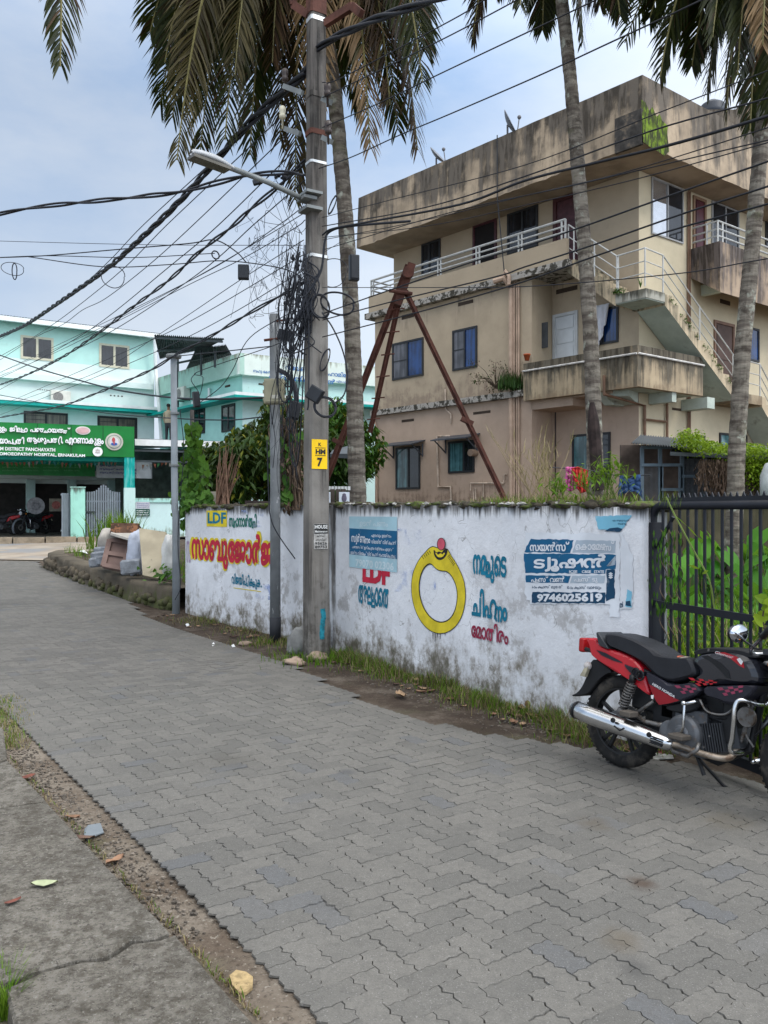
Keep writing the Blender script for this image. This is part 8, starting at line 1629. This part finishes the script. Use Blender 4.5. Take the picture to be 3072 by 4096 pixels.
def wheel(x, z, name, r=.3, yaw=0):
    w_ = MB(); prof = []
    for k in range(17): a = math.pi * (-.32 + 1.64 * k / 16); prof.append((r - .048 + .048 * math.sin(a), -.047 * math.cos(a)))
    w_.lathe(prof, (x, 0, z), 'y', 56, cap=False)
    for i in range(56):          # tread blocks
        for s_ in (-1, 1): a = 2 * math.pi * (i + (.5 if s_ > 0 else 0)) / 56; ca, sa = math.cos(a), math.sin(a); X, Z_ = V((-sa, 0, ca)), V((ca, 0, sa)); w_.box(V((x, s_ * .02, z)) + Z_ * (r - .0062), (.014, .026, .004), (X, V((0, 1, 0)), Z_))
    t_ = w_.build('tyre', B_TYR, None, True); t_.parent = name
    m_ = MB(); m_.lathe([(r - .095, -.03), (r - .062, -.034), (r - .062, .034), (r - .095, .03), (r - .082, .0), (r - .095, -.03)], (x, 0, z), 'y', 48, cap=False); m_.lathe([(.03, -.07), (.055, -.065), (.06, -.03), (.06, .03), (.055, .065), (.03, .07)], (x, 0, z), 'y', 20)
    for i in range(5):
        for e in (-.16, .16): a = 2 * math.pi * i / 5 + .3; p = V((math.cos(a), 0, math.sin(a))); q = V((math.cos(a + e), 0, math.sin(a + e))); m_.beam(V((x, 0, z)) + p * .05, V((x, 0, z)) + q * (r - .085), .022, .022, up=V((0, 1, 0)))
    o = m_.build('rim', B_RIM, None); o.parent = name
def empty_part(name, root): o = bpy.data.objects.new(name, None); COL.objects.link(o); o.parent = root; return o
rw = empty_part('rear_wheel', mc); wheel(0, .3, rw); fw = empty_part('front_wheel', mc); wheel(1.265, .3, fw)
mb = MB(); mb.lathe([(.03, .045), (.1, .045), (.1, .05), (.03, .05)], (0, 0, .3), 'y', 30); mb.build('sprocket', B_STL, mc); mb = MB(); mb.lathe([(.04, -.075), (.07, -.07), (.075, -.035), (.04, -.03)], (0, 0, .3), 'y', 24); mb.build('brake_drum', B_ENG, mc)
mb = MB(); mb.lathe([(.11, .05), (.125, .05), (.125, .055), (.11, .055)], (1.265, 0, .3), 'y', 30); mb.build('brake_disc', B_STL, mc)
# muffler and header pipe
def along(ctrl, n=12): return crom([B(*c_) for c_ in ctrl], n)
mb = MB(); a, b = B(178, 828, -.2), B(935, 1105, -.165); ax_ = (b - a).normalized(); k = [(0, .02), (.005, .048), (.035, .053), (.04, .058), (.2, .062), (.5, .06), (.75, .052), (.93, .045), (1, .03)]
mb.tube([a.lerp(b, f) for f, r_ in k], [r_ for f, r_ in k], 24); mb.build('muffler', B_CHR, mc, True)
mb = MB(); mb.tube([a.lerp(b, .033), a.lerp(b, .048)], .0605, 24); s1 = B(480, 915, -.265); 
for zx, zy in ((483, 915), (757, 1025)): p = B(zx, zy, -.255); mb.lathe([(.014, -.012), (.017, -.002), (.014, .004)], V((p.x, -.256, p.z)), 'y', 14)
up_ = V((-ax_.z, 0, ax_.x))
for i in range(4): p = B(810 + i * 18, 1050 + i * 3, -.216); f = (B(835, 1065, -.17) - a).dot(ax_); c_ = a.lerp(b, .84 + i * 0) + V((0, -.05, 0)) + up_ * (.022 - i * .013); mb.beam(c_, c_ + ax_ * .085, .012, .006, up=up_)
p0, p1, p2 = a.lerp(b, .5) + V((0, -.0585, .005)), a.lerp(b, .56) + V((0, -.058, -.012)), a.lerp(b, .595) + V((0, -.056, .012)); mb.beam(p0, p1, .008, .01, up=V((0, 1, 0))); mb.beam(p1, p2, .008, .014, up=V((0, 1, 0))); mb.build('muffler_fittings', B_PLA, mc)
mb = MB(); hp = crom([B(920, 1095, -.16), B(1000, 1115, -.15), B(1180, 1175, -.13), B(1330, 1205, -.1), B(1400, 1170, -.06), B(1440, 1060, -.02), B(1450, 970, 0)], 6); mb.tube(hp, .019, 12); mb.build('header_pipe', mat('bike_rust_pipe', (.3, .25, .2), .45, .3, 9, metal=.6, dirt=(.14, .09, .06), dirtamt=(.5, .65), dscale=12), mc, True)
# frame, swing arm, stand
mb = MB()
for s_ in (-1, 1): mb.beam(V((-.03, s_ * .075, .3)), V((.46, s_ * .07, .33)), .03, .05); mb.tube([V((.46, s_ * .07, .33)), V((.42, s_ * .07, .62)), V((.15, s_ * .09, .68)), V((-.28, s_ * .09, .74))], .014, 8)
mb.tube([V((1.02, 0, .88)), V((.95, 0, .6)), V((.9, 0, .32)), V((.7, 0, .2)), V((.46, 0, .24))], .022, 10); mb.tube([V((1.02, 0, .88)), V((.6, 0, .78)), V((.42, 0, .66))], .022, 8); mb.build('frame', B_PLA, mc)
mb = MB()
for s_ in (-1, 1):
    p, q = V((.0, s_ * .115, .3)), V((.16, s_ * .12, .66))
    if s_ < 0: p, q = B(540, 845, -.115), B(640, 600, -.125)
    mb.tube([p, q], .016, 10); 
    hel = []; L = (q - p); T = L.normalized(); N = T.cross(V((0, 1, 0))).normalized(); Bn = T.cross(N)
    for i in range(110): f = .18 + .72 * i / 109; an = i * .52; hel.append(p + L * f + (N * math.cos(an) + Bn * math.sin(an)) * .031)
    mb.tube(hel, .0055, 6); mb.lathe([(.02, -.02), (.03, 0), (.02, .02)], p, 'y', 12)
mb.build('shock_absorber', mat('shock_grey', (.12, .115, .11), .5, .2, metal=.4), mc, True)
mb = MB(); mb.tube([V((.5, .06, .2)), V((.62, .2, .02)), V((.66, .24, -.005))], .01, 8); mb.tube([B(1115, 1180, -.08), B(1150, 1270, -.1), B(1172, 1335, -.1)], .012, 8); mb.build('stand', B_PLA, mc)
# engine
mb = MB(); mb.lathe([(.06, -.15), (.1, -.148), (.115, -.13), (.12, -.06), (.12, .1), (.09, .13), (.04, .13)], B(1110, 1010, 0) * 1.0, 'y', 28); mb.lathe([(.05, -.14), (.075, -.135), (.08, -.06), (.08, .08), (.04, .1)], B(1010, 1000, 0), 'y', 22); mb.lathe([(.04, -.165), (.045, -.16), (.06, -.15), (.05, -.149)], B(1110, 1010, 0), 'y', 20); c_ = B(1110, 1000, 0); mb.box(c_ + V((.02, 0, .07)), (.22, .18, .14)); mb.box(c_ + V((0, 0, -.09)), (.26, .2, .08)); bevel(mb.build('engine_case', B_ENG, mc), .012)
mb = MB(); p = B(1300, 1040, 0); dirc = V((.97, 0, .24)).normalized(); axs = (dirc, V((0, 1, 0)), dirc.cross(V((0, 1, 0))) * -1)
for i in range(10): mb.box(p + dirc * (-.075 + i * .0165), (.006, .21, .165), axs)
mb.box(p, (.17, .14, .11), axs); mb.box(p + dirc * .12, (.08, .15, .13), axs); mb.build('cylinder', B_GRY, mc)
mb = MB(); mb.tube([B(1180, 800, -.05), B(1210, 880, -.06), B(1300, 920, -.07), B(1400, 930, -.05)], .014, 8); mb.tube([B(1190, 830, -.1), B(1250, 890, -.1), B(1340, 900, -.08)], .008, 6); mb.lathe([(.03, -.05), (.035, 0), (.03, .05)], B(1205, 905, 0), 'y', 14); mb.box(B(1160, 800, 0), (.1, .12, .1)); mb.box(B(900, 920, 0), (.14, .12, .2)); mb.box(B(1000, 840, 0), (.2, .12, .1)); mb.build('carburettor_and_hoses', B_PLA, mc)
mb = MB(); mb.box(B(1250, 830, 0), (.34, .1, .2)); mb.box(B(1420, 900, 0), (.1, .16, .3)); mb.box(B(760, 720, 0), (.2, .12, .2)); bevel(mb.build('dark_gap_filler', B_PLA, mc), .02)  # dark blocks added to fill the see-through gaps around the engine
mb = MB(); mb.tube(crom([B(1000, 1130, -.05), B(1250, 1165, -.06), B(1420, 1120, -.05), B(1500, 940, -.04), B(1560, 760, -.03)], 6), .013, 8); mb.tube(crom([B(1140, 760, -.12), B(1200, 850, -.12), B(1330, 870, -.1), B(1420, 800, -.08)], 6), .007, 6); mb.tube(crom([B(1480, 700, -.1), B(1520, 850, -.09), B(1490, 1010, -.08), B(1550, 1120, -.06)], 6), .006, 6)
for k in range(7): a = k * .9; q = B(1110, 1010, -.15); mb.lathe([(.006, -.004), (.006, 0)], V((q.x + .092 * math.cos(a), -.152, q.z + .092 * math.sin(a))), 'y', 6)
mb.lathe([(.055, -.012), (.06, 0), (.02, 0)], B(1500, 890, -.1), 'y', 16); mb.build('engine_fittings', B_STL, mc)
# bodywork
both([(400, 268), (425, 250), (520, 262), (640, 305), (760, 360), (830, 415), (900, 442), (1000, 448), (1060, 440), (1085, 470), (1115, 545), (1108, 578), (1050, 598), (950, 628), (880, 622), (800, 585), (740, 535), (690, 480), (610, 420), (500, 370), (415, 335)], -.125, .125, B_SEAT, 'seat', .03)
mb = MB()      # worn patterned inlay on top of the seat
pts = [B(660, 345, -.06), B(760, 395, -.07), B(860, 445, -.07), B(1000, 462, -.06)]
for i in range(3):
    a, b = pts[i], pts[i + 1]
    for k in range(3): p, q = a.lerp(b, k / 3), a.lerp(b, (k + .8) / 3); mb.add([V((p.x, -.095, p.z + .006)), V((q.x, -.095, q.z + .006)), V((q.x, .04, q.z + .022)), V((p.x, .04, p.z + .022))], [(0, 1, 2, 3)], (i + k) % 3)
mb.build('seat_stripes', [mat('seat_orange', (.35, .09, .05), .7, .3, 30), mat('seat_tan', (.2, .17, .14), .7, .3, 30), B_SEAT], mc)
tail = both([(268, 290), (335, 292), (348, 335), (440, 372), (540, 400), (640, 455), (690, 510), (712, 560), (735, 640), (762, 735), (700, 692), (640, 640), (560, 590), (480, 545), (400, 490), (330, 440), (300, 410), (290, 350)], -.115, .115, B_RED, 'tail_panel', .02)
mb = MB(); o_ = -.1185; q = [V((B(x, y, o_).x, o_, B(x, y, o_).z)) for x, y in ((350, 378), (420, 402), (545, 470), (552, 482), (480, 462), (390, 420))]; mb.add(q, [tuple(range(6))]); mb.build('tail_decal', B_PAN, tail)
both([(552, 486), (590, 500), (640, 520), (690, 545), (715, 560), (690, 600), (640, 585), (590, 540)], -.13, -.08, B_PAN, 'grab_cover', .01); both([(345, 250), (360, 240), (385, 280), (445, 370), (430, 375), (365, 345), (358, 300)], -.13, .13, B_GRY, 'grab_rail', .01)
side = both([(712, 548), (760, 558), (830, 598), (900, 640), (1000, 640), (1080, 625), (1155, 680), (1120, 720), (1050, 755), (980, 780), (900, 795), (825, 805), (800, 770), (770, 715), (740, 640)], -.135, .135, B_PAN, 'side_panel', .02)
def dec(outl, lat, m, nm, root): mbx = MB(); mbx.add([B(x, y, lat) for x, y in outl], [tuple(range(len(outl)))]); return mbx.build(nm, m, root)
dec([(752, 640), (800, 665), (880, 710), (985, 765), (900, 788), (830, 798), (806, 768), (778, 712)], -.1365, mat('bike_dark_red', (.2, .008, .014), .3, .15, 4), 'red_flash', side)
def checks(pts, lat, root, mts, nx_=5, ny_=3, nm='chequer_decal'):
    mbx = MB(); a, b, c_, d_ = pts
    def bl_(u, v): x = (a[0] * (1 - u) + b[0] * u) * (1 - v) + (d_[0] * (1 - u) + c_[0] * u) * v; y = (a[1] * (1 - u) + b[1] * u) * (1 - v) + (d_[1] * (1 - u) + c_[1] * u) * v; return B(x, y, lat)
    for i in range(nx_):
        for j in range(ny_):
            if (i + j) % 2 == 0: mbx.add([bl_((i + u) / nx_, (j + v) / ny_) for u, v in ((0, 0), (1, 0), (1, 1), (0, 1))], [(0, 1, 2, 3)], (i * 3 + j) % len(mts))
    return mbx.build(nm, mts, root)
CK = [mat('check_red', (.36, .012, .02), .35, .1), mat('check_pink', (.22, .035, .07), .35, .15)]
checks([(945, 650), (1100, 650), (1125, 700), (1010, 715)], -.137, side, [CK[1]], 4, 3); both([(1155, 660), (1260, 655), (1400, 650), (1570, 648), (1560, 690), (1500, 745), (1420, 800), (1340, 800), (1240, 750), (1165, 725)], -.15, .15, B_PAN, 'shroud', .02)
sh_ = [o for o in mc.children if o.name.startswith('shroud')][0]; checks([(1270, 668), (1470, 650), (1465, 700), (1330, 730)], -.152, sh_, [CK[1]], 5, 3)
tank = both([(1065, 470), (1090, 430), (1140, 405), (1230, 392), (1350, 388), (1450, 405), (1520, 440), (1560, 500), (1590, 580), (1585, 640), (1480, 650), (1330, 655), (1200, 662), (1120, 645), (1060, 615), (1112, 580), (1115, 540), (1085, 490)], -.135, .135, B_BLK, 'fuel_tank', .045)
checks([(1052, 590), (1280, 615), (1260, 640), (1130, 655)], -.138, tank, CK, 6, 3); dec([(1250, 400), (1330, 398), (1420, 430), (1470, 470), (1480, 520), (1440, 500), (1380, 450), (1320, 420)], -.137, mat('check_red', (.36, .012, .02)), 'red_swoosh', tank); dec([(1150, 430), (1200, 420), (1300, 480), (1360, 540), (1375, 600), (1340, 590), (1290, 530), (1220, 470)], -.1372, B_PLA, 'black_swoosh', tank)
both([(1080, 400), (1110, 378), (1200, 360), (1330, 365), (1480, 385), (1560, 420), (1570, 445), (1500, 430), (1400, 400), (1280, 392), (1170, 400), (1100, 420)], -.11, .11, B_PLA, 'tank_cover', .015); dec([(1200, 364), (1216, 364), (1212, 390), (1198, 390)], -.112, B_STL, 'zip', tank)
def btext(s, x0, y0, x1, y1, h, lat, m, nm, root, bold=.02):
    mbx = MB(); a, b = B(x0, y0, lat), B(x1, y1, lat); U_ = (b - a).normalized(); c_ = B(x0, y0 - h, lat); Vv = (c_ - a); Vv = (Vv - U_ * Vv.dot(U_)).normalized(); put_text(mbx, s, a, U_, Vv, (b - a).length, (c_ - a).length * .95, bold, 0, .15); return mbx.build(nm, m, root)
B_WHT = mat('bike_white_print', (.65, .65, .66), .5, .1); btext('HERO HONDA', 776, 646, 945, 746, 22, -.1385, B_WHT, 'lettering', side); btext('Glamour', 1255, 408, 1395, 448, 24, -.139, B_WHT, 'lettering', tank, .0)
dec([(1420, 450), (1445, 440), (1470, 470), (1455, 495), (1440, 480)], -.139, B_WHT, 'wing_emblem', tank); dec([(768, 725), (790, 722), (785, 755), (770, 750)], -.1385, B_WHT, 'emblem', side)
# rear mudguard, plate, lamp, front mudguard
both([(330, 445), (400, 480), (475, 545), (430, 560), (370, 610), (320, 680), (290, 720), (215, 735), (150, 733), (200, 715), (240, 660), (280, 560), (300, 480)], -.07, .07, B_PLA, 'rear_mudguard', .012)
both([(225, 575), (262, 512), (290, 505), (262, 585)], -.1, .1, mat('plate_yellowed', (.36, .33, .24), .6, .2, 20), 'number_plate', .003, 0); mb = MB(); p = B(290, 500, -.075); mb.sphere(p, (.03, .03, .028), 14, 9); mb.build('indicator', mat('clear_lens', (.45, .42, .4), .15, .1), mc, True); mb = MB(); p = B(285, 340, 0); mb.box(V((p.x + .01, 0, p.z)), (.05, .16, .1)); bevel(mb.build('tail_light', mat('tail_red', (.3, .01, .012), .2, .1), mc), .015)
mb = MB(); prof = []
for i in range(26):
    a = math.radians(-25 + 190 * i / 25 - 20); r_ = .335
    for k in range(7): f = -1 + k / 3; prof.append(V((1.265 + math.cos(a) * (r_ + .02 * (1 - f * f)), f * .06, .3 + math.sin(a) * (r_ + .02 * (1 - f * f)) - .03 * f * f)))
mb.add(prof, [(i * 7 + k, i * 7 + k + 1, (i + 1) * 7 + k + 1, (i + 1) * 7 + k) for i in range(25) for k in range(6)]); o = mb.build('front_mudguard', mat('mudguard_grey', (.12, .13, .145), .4, .1), mc, True); o.modifiers.new('s', 'SOLIDIFY').thickness = .006
# fork, handlebar, mirrors, headlight
mb = MB()
for s_ in (-1, 1): mb.tube([V((1.265, s_ * .085, .3)), V((1.13, s_ * .085, .66)), V((1.04, s_ * .085, .9))], [.024, .024, .017], 10)
mb.box(V((1.05, 0, .9)), (.08, .22, .03)); mb.box(V((1.1, 0, .74)), (.08, .22, .03)); mb.build('fork', B_GRY, mc)
mb = MB()
HB = [B(1560, 410, -.06), B(1530, 380, -.16), B(1600, 300, -.27), B(1640, 255, -.34)]
for s_ in (-1, 1): mb.tube(crom([V((1.06, s_ * .03, .9))] + [V((q.x, -s_ * q.y, q.z)) for q in HB], 5), .011, 8)
mb.build('handlebar', B_CHR, mc, True); mb = MB()
for s_ in (-1, 1): g0, g1 = [V((q.x, -s_ * q.y, q.z)) for q in (HB[2].lerp(HB[3], .5), HB[3] + (HB[3] - HB[2]) * .9)]; mb.tube([g0, g1], .018, 10); mb.tube([g0 + V((.05, 0, 0)), g1 + V((.04, 0, 0))], .005, 6)
mb.build('grip', B_PLA, mc, True)
for s_ in (-1, 1):
    mr_ = empty_part('mirror', mc); c_ = B(1440, 256, -.28); c_ = V((c_.x, s_ * .28, c_.z)); mb = MB(); mb.tube(crom([V((HB[2].x, -s_ * HB[2].y, HB[2].z)), V((HB[2].x, s_ * .28, c_.z - .07)), c_ + V((.02, 0, -.03))], 5), .006, 6); o = mb.build('stem', B_PLA, None, True); o.parent = mr_
    mb = MB(); mb.sphere(c_, (.03, .085, .052), 18, 10); o = mb.build('shell', mat('mirror_shell', (.5, .53, .58), .08, 0, metal=1), None, True); o.parent = mr_; mb = MB(); mb.sphere(c_ + V((-.024, 0, 0)), (.012, .076, .045), 18, 10); o = mb.build('glass', mat('mirror_back', (.01, .01, .012), .3, 0), None, True); o.parent = mr_
mb = MB(); mb.sphere(V((1.16, 0, .86)), (.12, .1, .12), 18, 12, jit=.1); mb.box(V((1.08, 0, .97)), (.1, .2, .08)); mb.build('headlight_cowl', B_BLK, mc, True); mb = MB(); mb.sphere(V((1.225, 0, .86)), (.06, .085, .085), 16, 10); mb.build('headlight', mat('headlight_glass', (.5, .52, .55), .1, .1), mc, True)
for s_ in (-1, 1): mb = MB(); mb.sphere(V((1.1, s_ * .15, .84)), (.03, .04, .025), 12, 8); mb.build('indicator', mat('orange_lens', (.5, .17, .02), .2, .1), mc, True)
# crash guard, kick lever, foot pegs, cables, lock
mb = MB(); mb.tube(crom([B(1625, 800, -.02), B(1560, 792, -.12), B(1470, 762, -.2), B(1425, 775, -.22), B(1405, 830, -.23), B(1398, 930, -.23), B(1385, 1050, -.22), B(1370, 1130, -.21), B(1400, 1165, -.18), B(1470, 1160, -.06)], 6), .0125, 10); mb.tube(crom([B(1625, 800, .02), V((.95, .2, .62)), V((.95, .23, .45)), V((.93, .2, .28)), V((.9, .02, .25))], 5), .0125, 8); mb.build('crash_guard', B_CHR, mc, True)
mb = MB(); mb.tube(crom([B(1024, 785, -.17), B(1020, 860, -.18), B(1010, 980, -.18), B(978, 1025, -.16)], 5), .009, 8); mb.lathe([(.012, -.02), (.014, 0), (.012, .02)], B(1024, 785, -.17), 'y', 10); mb.tube([B(1024, 792, -.17), B(1125, 768, -.13)], .011, 8); mb.build('kick_lever', B_CHR, mc, True)
mb = MB(); mb.tube([B(905, 1090, -.13), B(940, 1155, -.18), B(1050, 1190, -.22), B(1120, 1140, -.22), B(1135, 1090, -.2)], .012, 8); mb.tube([B(660, 875, -.1), B(720, 925, -.11), B(830, 950, -.1), B(930, 950, -.08)], .016, 8); mb.tube([B(660, 860, -.1), B(790, 770, -.1)], .012, 6); mb.build('subframe_tube', B_STL, mc, True)
for q, z_ in ((B(600, 865, -.2), (.085, .09, .035)), (B(985, 1040, -.22), (.1, .1, .03))): mb = MB(); mb.box(q, z_); bevel(mb.build('foot_peg', mat('peg_rubber', (.07, .06, .05), .8, .3), mc), .008)
mb = MB()
for cx, cy in ((650, 555), (685, 575)): mb.tube([B(cx + 28 * math.cos(a), cy + 36 * math.sin(a), -.145) for a in [i * .35 for i in range(19)]], .006, 6)
mb.box(B(628, 600, -.14), (.03, .03, .05)); mb.build('cable_lock', B_PLA, mc, True)
mb = MB(); mb.tube(crom([V((1.0, -.15, 1.0)), V((1.12, -.12, .95)), V((1.1, -.08, .7)), V((1.0, -.05, .5))], 6), .006, 6); mb.tube(crom([V((1.0, .1, 1.0)), V((1.2, .02, .95)), V((1.2, .06, .6)), V((1.265, .08, .32))], 6), .006, 6); mb.tube(crom([V((1.0, -.1, 1.0)), V((1.17, -.06, .9)), V((1.12, -.12, .6)), V((.98, -.1, .42))], 6), .005, 6); mb.build('control_cable', B_PLA, mc, True)
both([(870, 830), (930, 850), (1000, 870), (1090, 850), (1150, 800), (1140, 740), (1060, 760), (960, 790), (880, 805)], -.11, .11, B_PLA, 'side_cover_lower', .015)
# two motorcycles parked in the dark hospital porch are copies with their own colours and labels
for (px, py, d, rz, lb) in ((55, 2140, 33.0, -150, 'red motorcycle parked inside the dark hospital porch, left one'), (180, 2135, 34.0, -115, 'dark motorcycle parked inside the hospital porch beside the round emblem')):
    c_ = copy_tree(mc); c_.location = V(((px - 1536) / F * d, d, .79)); c_.rotation_euler = (0, 0, R(rz)); c_['label'] = lb; c_['group'] = 'motorcycles in the porch'
s_local = False
